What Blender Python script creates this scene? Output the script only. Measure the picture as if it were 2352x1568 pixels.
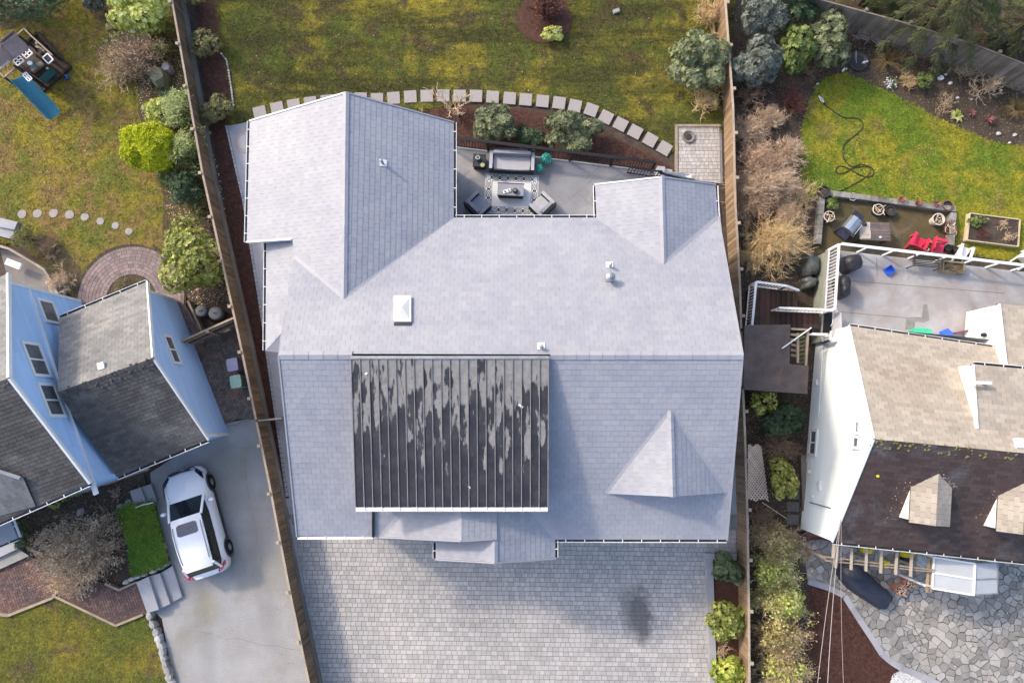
import bpy, math, random
import numpy as np
from mathutils import Vector, Matrix
random.seed(7); rng = np.random.default_rng(7)
for o in list(bpy.data.objects): bpy.data.objects.remove(o)
SC = bpy.context.scene
COL = SC.collection
rad = math.radians

# ------------------------------------------------------------------ camera
# drone 30 m above the yard, pitched 6 degrees off straight down
CAMH, TILT, FL, CX, CY = 30.0, rad(6.0), 1571.0, 1176.0, 784.0
cam_d = bpy.data.cameras.new('camera'); cam = bpy.data.objects.new('camera', cam_d); COL.objects.link(cam)
cam.location = (0, 0, CAMH); cam.rotation_euler = (TILT, 0, 0)
cam_d.sensor_width = 36.0; cam_d.lens = 36.0 * FL / (2 * CX); cam_d.clip_end = 2000; cam_d.clip_start = 0.1
SC.camera = cam
# ------------------------------------------------------------------ sky, sun, exposure
SUN_EL, SUN_AZ = rad(36.0), rad(34.0)      # light travels to the right and 34 degrees down the picture
w = bpy.data.worlds.new('World'); SC.world = w; w.use_nodes = True
nt = w.node_tree; bg = nt.nodes['Background']
sky = nt.nodes.new('ShaderNodeTexSky'); sky.sky_type = 'NISHITA'; sky.sun_disc = False
sky.sun_elevation = SUN_EL; sky.sun_rotation = rad(-56.0) % (2 * math.pi)
sky.air_density = 1.0; sky.dust_density = 3.2; sky.ozone_density = 1.0
nt.links.new(sky.outputs[0], bg.inputs[0]); bg.inputs[1].default_value = 0.15
sl = bpy.data.lights.new('sun', 'SUN'); sl.energy = 1.25; sl.angle = rad(4.5); sl.color = (1.0, 0.87, 0.68)
so = bpy.data.objects.new('sun', sl); COL.objects.link(so)
ldir = Vector((math.cos(SUN_AZ) * math.cos(SUN_EL), -math.sin(SUN_AZ) * math.cos(SUN_EL), -math.sin(SUN_EL)))
so.rotation_euler = ldir.to_track_quat('-Z', 'Y').to_euler(); so.location = (-40, 20, 50)
SC.view_settings.view_transform = 'Standard'; SC.view_settings.look = 'None'
SC.view_settings.exposure = 1.18; SC.view_settings.gamma = 1.0; SC.view_settings.use_curve_mapping = False

# ------------------------------------------------------------------ image coordinate helpers
CT, ST = math.cos(TILT), math.sin(TILT)
def ray(u, v):
    a, b = (u - CX) / FL, (CY - v) / FL
    return Vector((a, b * CT + ST, b * ST - CT))
def W(u, v, h=0.0):
    """image pixel (u, v), unprojected to height h above the yard -> metres"""
    d = ray(u, v); k = (h - CAMH) / d.z
    return Vector((d.x * k, d.y * k, h))
def proj(p):
    x, y, z = p[0], p[1], p[2] - CAMH
    yc, zc = y * CT + z * ST, -y * ST + z * CT
    return CX - FL * x / zc, CY + FL * yc / zc
TILES = {'L1': (0, 0, 3.9966), 'L2': (0, 392.3, 3.9966), 'L3': (0, 784.6, 3.9966), 'L4': (0, 1176.0, 3.9966),
         'R1': (1653.8, 0, 3.365), 'R2': (1653.8, 367.5, 3.365), 'R3': (1653.8, 735.0, 3.365), 'R4': (1653.8, 1102.6, 3.365),
         'A': (496.1, 183.8, 3.654), 'B': (1010.7, 183.8, 3.365), 'C': (588, 781, 2.943), 'D': (1139.3, 781, 2.942),
         'E': (588, 1102.6, 3.367), 'F': (1102.5, 1102.6, 3.367), 'P': (0, 55.1, 6.824), 'V': (0, 0, 1.0),
         'S': (1690.6, 624.8, 5.333), 'G': (1056.6, 330.8, 8.981)}
def T(t, x, y, h=0.0):
    ox, oy, s = TILES[t]
    return W(ox + x / s, oy + y / s, h)
def TV(t, x, y):
    ox, oy, s = TILES[t]
    return (ox + x / s, oy + y / s)
class Plane:
    def __init__(s, a, b, c):
        s.p = a; s.n = (b - a).cross(c - a).normalized()
        if s.n.z < -1e-6: s.n = -s.n
    def hit(s, u, v):
        d = ray(u, v); o = Vector((0, 0, CAMH))
        return o + d * ((s.p - o).dot(s.n) / d.dot(s.n))
    def z(s, x, y):
        return s.p.z - (s.n.x * (x - s.p.x) + s.n.y * (y - s.p.y)) / s.n.z

# ------------------------------------------------------------------ materials
def _nodes(name):
    m = bpy.data.materials.new(name); m.use_nodes = True
    nt = m.node_tree; b = nt.nodes['Principled BSDF']
    return m, nt, b
def rgb(c): return (c[0], c[1], c[2], 1.0)
def _mix(nt, f, a, b, mode='MIX'):
    n = nt.nodes.new('ShaderNodeMix'); n.data_type = 'RGBA'; n.blend_type = mode
    for i, v in ((0, f), (6, a), (7, b)):
        if hasattr(v, 'is_output'): nt.links.new(v, n.inputs[i])
        else: n.inputs[i].default_value = v if i == 0 else rgb(v)
    return n.outputs[2]
def _noise(nt, vec, scale, detail=5, rough=.6, lo=.35, hi=.65, dist=0.0):
    n = nt.nodes.new('ShaderNodeTexNoise'); n.inputs['Scale'].default_value = scale
    n.inputs['Detail'].default_value = detail; n.inputs['Roughness'].default_value = rough; n.inputs['Distortion'].default_value = dist
    nt.links.new(vec, n.inputs['Vector'])
    r = nt.nodes.new('ShaderNodeMapRange'); r.inputs[1].default_value = lo; r.inputs[2].default_value = hi
    nt.links.new(n.outputs[0], r.inputs[0])
    return r.outputs[0]
def _vec(nt, scale=None, gen='Object'):
    t = nt.nodes.new('ShaderNodeTexCoord')
    if scale is None: return t.outputs[gen]
    mp = nt.nodes.new('ShaderNodeMapping'); mp.inputs['Scale'].default_value = scale
    nt.links.new(t.outputs[gen], mp.inputs[0]); return mp.outputs[0]
def _tint(nt, col, amt):
    if amt <= 0: return col
    a = nt.nodes.new('ShaderNodeAttribute'); a.attribute_name = 'tint'
    r = nt.nodes.new('ShaderNodeMapRange'); r.inputs[3].default_value = 1 - amt; r.inputs[4].default_value = 1 + amt
    nt.links.new(a.outputs['Fac'], r.inputs[0])
    h = nt.nodes.new('ShaderNodeHueSaturation')
    nt.links.new(r.outputs[0], h.inputs['Value'])
    if hasattr(col, 'is_output'): nt.links.new(col, h.inputs['Color'])
    else: h.inputs['Color'].default_value = rgb(col)
    return h.outputs[0]
def M(name, c1, c2=None, scale=3.0, rough=.85, bump=.25, bscale=60.0, tint=.12, metal=0.0, spec=.35, c3=None, s3=.5, t3=(.52, .68), stretch=None, fine=.25, bdist=.01, lo=.35, hi=.65):
    m, nt, b = _nodes(name)
    v = _vec(nt, stretch)
    if c2 is None: c2 = tuple(x * .72 for x in c1)
    col = _mix(nt, _noise(nt, v, scale, lo=lo, hi=hi), c1, c2)
    if c3 is not None: col = _mix(nt, _noise(nt, v, s3, 6, .65, t3[0], t3[1], .6), col, c3)
    if fine > 0:
        f = _noise(nt, v, scale * 14 + 20, 3, .7, .25, .75)
        g = nt.nodes.new('ShaderNodeMapRange'); g.inputs[3].default_value = 1 - fine; g.inputs[4].default_value = 1 + fine
        nt.links.new(f, g.inputs[0])
        h = nt.nodes.new('ShaderNodeHueSaturation'); nt.links.new(g.outputs[0], h.inputs['Value']); nt.links.new(col, h.inputs['Color']); col = h.outputs[0]
    col = _tint(nt, col, tint)
    nt.links.new(col, b.inputs['Base Color'])
    b.inputs['Roughness'].default_value = rough; b.inputs['Metallic'].default_value = metal
    b.inputs['Specular IOR Level'].default_value = spec
    if bump > 0:
        n = nt.nodes.new('ShaderNodeTexNoise'); n.inputs['Scale'].default_value = bscale; n.inputs['Detail'].default_value = 3
        nt.links.new(v, n.inputs['Vector'])
        bp = nt.nodes.new('ShaderNodeBump'); bp.inputs['Strength'].default_value = bump; bp.inputs['Distance'].default_value = bdist
        nt.links.new(n.outputs[0], bp.inputs['Height']); nt.links.new(bp.outputs[0], b.inputs['Normal'])
    return m
def LEAF(name, ca, cb, cc=None, trans=.25, rough=.5, gain=1.75):
    ca, cb, cc = [tuple(min(.8, x * gain) for x in c) if c else None for c in (ca, cb, cc)]
    m, nt, b = _nodes(name)
    a = nt.nodes.new('ShaderNodeAttribute'); a.attribute_name = 'tint'
    r = nt.nodes.new('ShaderNodeValToRGB'); e = r.color_ramp.elements
    e[0].color = rgb(ca); e[1].color = rgb(cc or cb)
    if cc: k = e.new(.6); k.color = rgb(cb)
    nt.links.new(a.outputs['Fac'], r.inputs[0]); nt.links.new(r.outputs[0], b.inputs['Base Color'])
    b.inputs['Roughness'].default_value = rough; b.inputs['Specular IOR Level'].default_value = .35
    if trans > 0:
        t = nt.nodes.new('ShaderNodeBsdfTranslucent'); nt.links.new(r.outputs[0], t.inputs[0])
        mx = nt.nodes.new('ShaderNodeMixShader'); mx.inputs[0].default_value = trans
        nt.links.new(b.outputs[0], mx.inputs[1]); nt.links.new(t.outputs[0], mx.inputs[2])
        nt.links.new(mx.outputs[0], nt.nodes['Material Output'].inputs[0])
    return m
def LAWN(name, dark, mid, yel, brown, s=.35, yl=(.42, .62), bl=(.52, .72), streak=None, gain=1.4):
    dark, mid, yel, brown = [tuple(x * gain for x in c) for c in (dark, mid, yel, brown)]
    m, nt, b = _nodes(name); v = _vec(nt)
    col = _mix(nt, _noise(nt, v, s, 5, .62, yl[0], yl[1], .8), mid, yel)
    col = _mix(nt, _noise(nt, v, s * 1.7 + .13, 5, .65, bl[0], bl[1], .5), col, brown)
    if streak: col = _mix(nt, _noise(nt, _vec(nt, streak), 1.0, 6, .7, .40, .62), col, dark)
    col = _mix(nt, _noise(nt, v, 2.3, 5, .7, .45, .75), col, dark)
    col = _mix(nt, _noise(nt, v, 5.5, 4, .75, .60, .72), col, brown)
    f = _noise(nt, v, 11, 6, .8, .28, .72)
    g = nt.nodes.new('ShaderNodeMapRange'); g.inputs[3].default_value = .50; g.inputs[4].default_value = 1.5; nt.links.new(f, g.inputs[0])
    h = nt.nodes.new('ShaderNodeHueSaturation'); nt.links.new(g.outputs[0], h.inputs['Value']); nt.links.new(col, h.inputs['Color'])
    col = _tint(nt, h.outputs[0], .5)
    nt.links.new(col, b.inputs['Base Color']); b.inputs['Roughness'].default_value = .9; b.inputs['Specular IOR Level'].default_value = .15
    n = nt.nodes.new('ShaderNodeTexNoise'); n.inputs['Scale'].default_value = 45; nt.links.new(v, n.inputs['Vector'])
    bp = nt.nodes.new('ShaderNodeBump'); bp.inputs['Strength'].default_value = .6; bp.inputs['Distance'].default_value = .03
    nt.links.new(n.outputs[0], bp.inputs['Height']); nt.links.new(bp.outputs[0], b.inputs['Normal'])
    return m

# ------------------------------------------------------------------ objects
def link(o, parent=None):
    COL.objects.link(o)
    if parent is not None:
        o.parent = parent
        L = Matrix.Identity(4); chain = []
        p = parent
        while p is not None: chain.append(p); p = p.parent
        for p in reversed(chain): L = L @ (p.matrix_parent_inverse @ p.matrix_basis)
        o.matrix_parent_inverse = L.inverted()
    return o
def tag(o, label=None, cat=None, group=None, kind=None):
    if label: o['label'] = label
    if cat: o['category'] = cat
    if group: o['group'] = group
    if kind: o['kind'] = kind
    return o
def thing(name, label, cat, loc, group=None):
    o = bpy.data.objects.new(name, None); o.empty_display_size = .2; o.location = loc
    link(o); return tag(o, label, cat, group)
def npmesh(name, V, F, mat, parent=None, tint=None, smooth=False, kind=None):
    V = np.asarray(V, dtype=np.float32); F = np.asarray(F, dtype=np.int32); n, k = F.shape
    me = bpy.data.meshes.new(name)
    me.vertices.add(len(V)); me.vertices.foreach_set('co', V.ravel())
    me.loops.add(n * k); me.loops.foreach_set('vertex_index', F.ravel())
    me.polygons.add(n); me.polygons.foreach_set('loop_start', np.arange(0, n * k, k, dtype=np.int32))
    me.update(calc_edges=True)
    if smooth: me.polygons.foreach_set('use_smooth', np.ones(n, dtype=bool))
    a = me.attributes.new('tint', 'FLOAT', 'FACE')
    a.data.foreach_set('value', np.asarray(tint if tint is not None else np.full(n, .5), dtype=np.float32))
    me.materials.append(mat)
    o = bpy.data.objects.new(name, me); link(o, parent)
    if kind: o['kind'] = kind
    return o
class G:
    """collects shapes for ONE mesh object, all in metres"""
    def __init__(s): s.v = []; s.f = []; s.t = []
    def add(s, vs, fs, t=.5):
        b = len(s.v); s.v.extend(tuple(p) for p in vs)
        for f in fs: s.f.append(tuple(i + b for i in f)); s.t.append(t)
        return s
    def prism(s, poly, z0, z1, t=.5):
        n = len(poly); vs = [(p[0], p[1], z0) for p in poly] + [(p[0], p[1], z1) for p in poly]
        ar = sum(poly[i][0] * poly[(i + 1) % n][1] - poly[(i + 1) % n][0] * poly[i][1] for i in range(n))
        fs = [tuple(range(n, 2 * n)), tuple(reversed(range(n)))] + [(i, (i + 1) % n, n + (i + 1) % n, n + i) for i in range(n)]
        if ar < 0: fs = [tuple(reversed(f)) for f in fs]
        return s.add(vs, fs, t)
    def box(s, c, size, rz=0.0, t=.5, M3=None):
        x, y, z = size[0] / 2, size[1] / 2, size[2] / 2
        R = M3 if M3 is not None else Matrix.Rotation(rz, 3, 'Z'); c = Vector(c)
        vs = [c + R @ Vector((a * x, b * y, d * z)) for d in (-1, 1) for a, b in ((-1, -1), (1, -1), (1, 1), (-1, 1))]
        return s.add(vs, [(4, 5, 6, 7), (3, 2, 1, 0), (0, 1, 5, 4), (1, 2, 6, 5), (2, 3, 7, 6), (3, 0, 4, 7)], t)
    def bar(s, a, b, w, h, up=(0, 0, 1), t=.5):
        """rectangular bar from a to b, w wide and h thick; its centre line is a-b"""
        a, b = Vector(a), Vector(b); d = b - a; L = d.length
        if L < 1e-6: return s
        x = d / L; y = Vector(up).cross(x)
        if y.length < 1e-4: y = Vector((1, 0, 0)).cross(x)
        y.normalize(); z = x.cross(y)
        M3 = Matrix((x, y, z)).transposed()
        return s.box((a + b) / 2, (L, w, h), t=t, M3=M3)
    def tube(s, pts, r, n=6, t=.5, cap=True):
        pts = [Vector(p) for p in pts]; rs = r if isinstance(r, (list, tuple)) else [r] * len(pts); vs = []; x = None
        for i, p in enumerate(pts):
            d = (pts[min(i + 1, len(pts) - 1)] - pts[max(i - 1, 0)]).normalized()
            x = d.orthogonal() if x is None else x - d * x.dot(d)
            if x.length < 1e-5: x = d.orthogonal()
            x.normalize(); y = d.cross(x)
            for k in range(n):
                a = 2 * math.pi * k / n; vs.append(p + (x * math.cos(a) + y * math.sin(a)) * rs[i])
        fs = []
        for i in range(len(pts) - 1):
            for k in range(n): fs.append((i * n + k, i * n + (k + 1) % n, (i + 1) * n + (k + 1) % n, (i + 1) * n + k))
        if cap: fs += [tuple(reversed(range(n))), tuple(range((len(pts) - 1) * n, len(pts) * n))]
        return s.add(vs, fs, t)
    def lathe(s, c, prof, n=20, t=.5, sx=1.0, sy=1.0, rz=0.0, cap=True):
        vs = []; c = Vector(c); ca, sa = math.cos(rz), math.sin(rz)
        for r, z in prof:
            for k in range(n):
                a = 2 * math.pi * k / n; x, y = r * math.cos(a) * sx, r * math.sin(a) * sy
                vs.append(c + Vector((x * ca - y * sa, x * sa + y * ca, z)))
        fs = [(i * n + k, i * n + (k + 1) % n, (i + 1) * n + (k + 1) % n, (i + 1) * n + k) for i in range(len(prof) - 1) for k in range(n)]
        if cap and prof[0][0] > 1e-4: fs.append(tuple(reversed(range(n))))
        if cap and prof[-1][0] > 1e-4: fs.append(tuple(range((len(prof) - 1) * n, len(prof) * n)))
        return s.add(vs, fs, t)
    def build(s, name, mat, parent=None, smooth=False, kind=None, label=None):
        me = bpy.data.meshes.new(name); me.from_pydata(s.v, [], s.f)
        a = me.attributes.new('tint', 'FLOAT', 'FACE'); a.data.foreach_set('value', np.array(s.t, dtype=np.float32))
        if smooth: me.polygons.foreach_set('use_smooth', [True] * len(me.polygons))
        me.materials.append(mat); me.update()
        o = bpy.data.objects.new(name, me); link(o, parent)
        if kind: o['kind'] = kind
        if label: o['label'] = label
        return o
def structure(name, poly, z0, z1, mat, label=None):
    o = G().prism(poly, z0, z1).build(name, mat); o['kind'] = 'structure'
    if label: o['label'] = label
    return o
def sheet(name, poly, z, mat, label=None):
    return structure(name, poly, z - .3, z, mat, label)
def copy_tree(src, loc=None, rz=None, scale=None, parent=None):
    c = src.copy(); COL.objects.link(c)
    if parent is not None: c.parent = parent
    if loc is not None: c.location = loc
    if rz is not None: c.rotation_euler = (0, 0, rz)
    if scale is not None: c.scale = scale if isinstance(scale, (tuple, list)) else (scale,) * 3
    for ch in list(src.children): copy_tree(ch, parent=c)
    return c
# ---- pieces: each one an object up to a limit, the rest one mesh
def pieces(parent, name, chunks, mat, limit=300, rest=None):
    def size(c):
        P = [proj(c[0][i]) for i in c[1][0]]
        ar = abs(sum(P[i][0] * P[(i + 1) % len(P)][1] - P[(i + 1) % len(P)][0] * P[i][1] for i in range(len(P)))) / 2
        m = P[0]
        return ar if 0 <= m[0] <= 2352 and 0 <= m[1] <= 1568 else ar * 1e-3
    chunks = sorted(chunks, key=size, reverse=True)
    for c in chunks[:limit]: G().add(c[0], c[1], c[2]).build(name, mat, parent)
    if len(chunks) > limit:
        g = G()
        for c in chunks[limit:]: g.add(c[0], c[1], c[2])
        g.build(rest or name + '_field', mat, parent, kind='stuff')
def clip_half(P, nx, ny, d):
    out = []; n = len(P)
    for i in range(n):
        a, b = P[i], P[(i + 1) % n]; da = a[0] * nx + a[1] * ny - d; db = b[0] * nx + b[1] * ny - d
        if da <= 0: out.append(a)
        if (da < 0 < db) or (db < 0 < da):
            k = da / (da - db); out.append((a[0] + (b[0] - a[0]) * k, a[1] + (b[1] - a[1]) * k))
    return out
def clip_rect(P, x0, x1, y0, y1):
    for nx, ny, d in ((1, 0, x1), (-1, 0, -x0), (0, 1, y1), (0, -1, -y0)):
        P = clip_half(P, nx, ny, d)
        if len(P) < 3: return []
    return P
def area2(P): return sum(P[i][0] * P[(i + 1) % len(P)][1] - P[(i + 1) % len(P)][0] * P[i][1] for i in range(len(P))) / 2
def dedupe(P):
    Q = []
    for p in P:
        if not Q or (abs(p[0] - Q[-1][0]) + abs(p[1] - Q[-1][1])) > 1e-4: Q.append(p)
    if len(Q) > 1 and (abs(Q[0][0] - Q[-1][0]) + abs(Q[0][1] - Q[-1][1])) < 1e-4: Q.pop()
    return Q
def slab_chunk(P2, to3, t_low, t_high, y0, y1, tint):
    """P2: outline in surface coordinates; top lifted from t_high (upper edge) to t_low (butt)"""
    P2 = dedupe(P2)
    if len(P2) < 3 or abs(area2(P2)) < 2e-4: return None
    if area2(P2) < 0: P2 = P2[::-1]
    n = len(P2)
    top = [to3(p[0], p[1], t_low + (t_high - t_low) * min(1, max(0, (p[1] - y0) / max(1e-6, y1 - y0)))) for p in P2]
    bot = [to3(p[0], p[1], -.004) for p in P2]
    return (top + bot, [tuple(range(n))] + [(i + n, (i + 1) % n + n, (i + 1) % n, i) for i in range(n)], tint)
def cover(poly3, edir, expo, width, gap=.012, t_low=.02, t_high=.004, wjit=0.0, stagger=True, seed=1, row_gap=0.0, tj=.5):
    """lay courses of shingles / boards over a planar 3-D outline; edir runs along the courses"""
    r = random.Random(seed); o = poly3[0]; n = (poly3[1] - poly3[0]).cross(poly3[2] - poly3[0])
    for i in range(len(poly3) - 2):
        m = (poly3[i + 1] - poly3[i]).cross(poly3[i + 2] - poly3[i + 1])
        if m.length > n.length: n = m
    n = n.normalized()
    if n.z < -1e-6 or (abs(n.z) < 1e-4 and n.dot(Vector((0, 0, CAMH)) - o) < 0): n = -n
    e = (edir - n * edir.dot(n)).normalized(); s = n.cross(e)
    if s.z < -1e-6: s = -s
    if abs(s.z) < 1e-5 and s.y < 0: s = -s
    P = [((p - o).dot(e), (p - o).dot(s)) for p in poly3]
    to3 = lambda a, b, c: o + e * a + s * b + n * c
    x0, x1 = min(p[0] for p in P), max(p[0] for p in P); y0, y1 = min(p[1] for p in P), max(p[1] for p in P)
    out = []; y = y0; k = 0
    while y < y1:
        x = x0 - width * (r.random() if wjit else ((k % 2) * .5 if stagger else 0))
        strip = clip_rect(P, x0 - 1, x1 + 1, y + row_gap / 2, y + expo - row_gap / 2)
        while x < x1 and strip:
            wd = width * (1 + wjit * (r.random() - .5) * 2)
            C = clip_rect(strip, x + gap / 2, x + wd - gap / 2, y - 1, y + expo + 1)
            if C:
                ch = slab_chunk(C, to3, t_low, t_high, y, y + expo, .5 + (r.random() - .5) * 2 * tj)
                if ch: out.append(ch)
            x += wd
        y += expo; k += 1
    return out
def inpoly(x, y, P):
    """numpy point in polygon"""
    r = np.zeros(len(x), dtype=bool); n = len(P); j = n - 1
    for i in range(n):
        xi, yi, xj, yj = P[i][0], P[i][1], P[j][0], P[j][1]
        if yi != yj:
            c = ((yi > y) != (yj > y)) & (x < (xj - xi) * (y - yi) / (yj - yi) + xi); r ^= c
        j = i
    return r
def scatter(P, n, seed=0):
    g = np.random.default_rng(seed); P = [(p[0], p[1]) for p in P]
    x0, x1 = min(p[0] for p in P), max(p[0] for p in P); y0, y1 = min(p[1] for p in P), max(p[1] for p in P)
    x = g.uniform(x0, x1, n * 4); y = g.uniform(y0, y1, n * 4); k = inpoly(x, y, P)
    return x[k][:n], y[k][:n]
def polyV(pts, h=0.0): return [W(u, v, h) for u, v in pts]
def polyT(t, pts, h=0.0): return [T(t, x, y, h) for x, y in pts]
ORD = 'first second third fourth fifth sixth seventh eighth ninth tenth eleventh twelfth thirteenth fourteenth fifteenth sixteenth seventeenth eighteenth nineteenth twentieth twenty-first twenty-second twenty-third twenty-fourth twenty-fifth twenty-sixth twenty-seventh twenty-eighth twenty-ninth thirtieth'.split()
# ------------------------------------------------------------------ palette
MT = {}
MT['metal_shingle'] = None
def _metal_shingle():
    m, nt, b = _nodes('grey painted metal shingle'); v = _vec(nt)
    col = _mix(nt, _noise(nt, v, .8, 5, .6, .35, .65), (.278, .283, .326), (.312, .314, .344))
    col = _mix(nt, _noise(nt, v, 3.1, 5, .6, .5, .75), col, (.258, .266, .320))
    col = _mix(nt, _noise(nt, v, .33, 6, .6, .45, .75, .8), col, (.338, .345, .372))
    col = _tint(nt, col, .05); nt.links.new(col, b.inputs['Base Color'])
    b.inputs['Metallic'].default_value = 0; b.inputs['Roughness'].default_value = .52; b.inputs['Specular IOR Level'].default_value = .32
    n = nt.nodes.new('ShaderNodeTexNoise'); n.inputs['Scale'].default_value = 3.2; n.inputs['Detail'].default_value = 4; nt.links.new(v, n.inputs['Vector'])
    bp = nt.nodes.new('ShaderNodeBump'); bp.inputs['Strength'].default_value = .35; bp.inputs['Distance'].default_value = .03
    nt.links.new(n.outputs[0], bp.inputs['Height']); nt.links.new(bp.outputs[0], b.inputs['Normal'])
    return m
MT['metal_shingle'] = _metal_shingle()
MT['roof_deck'] = M('grey roof underlay', (.27, .275, .31), tint=0, bump=0, fine=.05)
MT['white'] = M('white painted trim', (.80, .80, .80), (.74, .74, .74), rough=.5, bump=0, fine=.04, tint=.03)
MT['bright_white'] = M('clean white wall', (.84, .84, .82), (.80, .80, .78), rough=.6, bump=0, fine=.03, tint=.03)
MT['dark_trough'] = M('dark gutter trough', (.06, .06, .065), bump=0)
MT['concrete'] = M('pale concrete', (.36, .36, .385), (.30, .30, .325), 1.2, c3=(.24, .24, .25), s3=.7, t3=(.58, .8), fine=.12, bscale=90)
MT['deck_concrete'] = M('grey stamped deck concrete', (.27, .27, .29), (.21, .21, .23), 1.0, c3=(.33, .32, .31), s3=.6, fine=.10, bscale=90)
MT['paver'] = M('grey concrete paver', (.415, .395, .382), (.365, .348, .338), .6, c3=(.47, .435, .41), s3=.25, t3=(.5, .7), tint=.13, fine=.16, bscale=80)
def _stained(m, spots, col, edge=.35):
    nt = m.node_tree; b = nt.nodes['Principled BSDF']; src = b.inputs['Base Color'].links[0].from_socket; v = _vec(nt); c = src
    for (cx, cy, rx, ry, rz, amt) in spots:
        mp = nt.nodes.new('ShaderNodeMapping'); mp.vector_type = 'TEXTURE'; mp.inputs['Location'].default_value = (cx, cy, 0); mp.inputs['Rotation'].default_value = (0, 0, rz); mp.inputs['Scale'].default_value = (rx, ry, 1000)
        nt.links.new(v, mp.inputs[0]); ln = nt.nodes.new('ShaderNodeVectorMath'); ln.operation = 'LENGTH'; nt.links.new(mp.outputs[0], ln.inputs[0])
        n = _noise(nt, v, 3.2, 6, .7, .2, .8); ad = nt.nodes.new('ShaderNodeMath'); ad.operation = 'MULTIPLY_ADD'; ad.inputs[1].default_value = .9; nt.links.new(n, ad.inputs[0]); nt.links.new(ln.outputs['Value'], ad.inputs[2])
        r = nt.nodes.new('ShaderNodeMapRange'); r.inputs[1].default_value = 1.45 + edge; r.inputs[2].default_value = 1.45 - edge; r.inputs[3].default_value = 0; r.inputs[4].default_value = amt; nt.links.new(ad.outputs[0], r.inputs[0])
        c = _mix(nt, r.outputs[0], c, col)
    nt.links.new(c, b.inputs['Base Color'])
ps = []
for (u, v_, rx, ry, rz, a) in ((1470, 1412, .46, 1.1, .1, .9), (1440, 1400, .32, .85, 0, .45), (1500, 1345, .5, .3, .3, .18), (900, 1330, .7, .3, 0, .12), (1080, 1430, .5, .35, 0, .12)):
    p = W(u, v_, .06); ps.append((p.x, p.y, rx, ry, rz, a))
_stained(MT['paver'], ps, (.13, .127, .127))
ps = []
for (u, v_, rx, ry, rz, a) in ((475, 1385, .5, .6, 0, .3), (540, 1080, .9, .7, .3, .25), (600, 1330, .35, 2.6, .18, .18), (470, 1470, .35, 2.2, .18, .22), (640, 1480, .3, 2.0, .18, .15)):
    p = W(u, v_, 0); ps.append((p.x, p.y, rx, ry, rz, a))
MT['joint'] = M('dark paver joint sand', (.25, .245, .245), tint=0, bump=0)
MT['asphalt'] = M('worn grey asphalt drive', (.345, .337, .335), (.285, .278, .277), .8, c3=(.25, .235, .20), s3=.38, t3=(.46, .72), tint=0, fine=.40, bscale=150)
_stained(MT['asphalt'], ps[:2], (.26, .235, .12)); _stained(MT['asphalt'], ps[2:], (.17, .167, .165))
MT['oil'] = M('damp stain', (.20, .195, .195), bump=0, tint=0)
MT['mulch'] = M('red brown bark mulch', (.10, .043, .030), (.054, .024, .018), 6, tint=.45, fine=.5, bump=.8, bscale=35, bdist=.04)
MT['soil'] = M('dark garden soil', (.085, .060, .046), (.045, .033, .027), 2.2, tint=.4, fine=.5, bump=.8, bscale=30, bdist=.04, c3=(.10, .075, .055), s3=1.1)
MT['moss'] = M('mossy paving', (.105, .075, .038), (.070, .062, .026), 1.5, fine=.4, bscale=30, c3=(.14, .115, .085), s3=1.2)
MT['brick'] = M('mauve brick paver', (.25, .185, .175), (.19, .145, .145), 1.3, tint=.22, fine=.2)
MT['brick_red'] = M('red brown brick paver', (.16, .095, .08), (.10, .07, .07), .8, tint=.28, fine=.2)
MT['brick_dark'] = M('dark weathered brick paver', (.21, .165, .14), (.15, .125, .11), 1.0, tint=.25, fine=.25, c3=(.27, .155, .12), s3=.5)
MT['brick_joint'] = M('dark brick joint', (.05, .042, .038), tint=0, bump=0)
MT['stone'] = M('grey flagstone', (.30, .292, .285), (.225, .215, .205), 1.6, c3=(.37, .335, .305), s3=.3, t3=(.45, .65), tint=.30, fine=.22, bscale=40)
MT['flag_joint'] = M('mossy flagstone joint', (.10, .09, .078), (.115, .112, .055), .8, tint=0)
MT['aggregate'] = M('exposed aggregate step', (.36, .325, .315), (.28, .255, .25), 30, fine=.35, tint=.08, bscale=140)
MT['rock'] = M('pale granite rock', (.40, .39, .38), (.28, .27, .26), 5, tint=.25, fine=.3, bscale=25)
MT['gravel'] = M('white gravel', (.62, .62, .62), (.45, .45, .45), 6, tint=.35)
MT['fence_wood'] = M('brown cedar fence board', (.19, .128, .08), (.13, .088, .058), 1.5, tint=.30, fine=.25, stretch=(8, 8, 1))
MT['fence_cap'] = M('weathered tan fence rail', (.42, .34, .255), (.32, .255, .20), 2, tint=.15, fine=.2)
MT['fence_kick'] = M('grey fence kickboard', (.21, .185, .17), (.15, .13, .12), 1.5, tint=.15, fine=.25)
MT['grey_wood'] = M('silver weathered fence board', (.26, .215, .18), (.19, .155, .13), 1.2, tint=.30, fine=.25, c3=(.15, .13, .09), s3=.8)
MT['timber'] = M('tan landscape timber', (.34, .27, .205), (.25, .20, .155), 3, tint=.15, fine=.25)
MT['pale_wood'] = M('pale new lumber', (.56, .48, .32), (.46, .39, .26), 3, tint=.12, fine=.15)
MT['dark_wood'] = M('dark stained wood', (.07, .045, .038), (.045, .03, .028), 3, tint=.3, fine=.3)
MT['red_wood'] = M('dark red deck plank', (.082, .036, .033), (.05, .035, .028), 1.2, tint=.3, fine=.35, c3=(.075, .07, .04), s3=.9)
MT['blue_wall'] = M('sky blue lap siding', (.43, .61, .88), (.40, .58, .85), 1.0, tint=.05, fine=.06, rough=.6, bump=0)
MT['green_wall'] = M('pale sage siding', (.77, .81, .80), (.74, .78, .77), 1, tint=.03, fine=.05, rough=.6, bump=0)
MT['grey_wall'] = M('light grey siding', (.42, .42, .44), tint=.04, fine=.05, bump=0)
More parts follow.
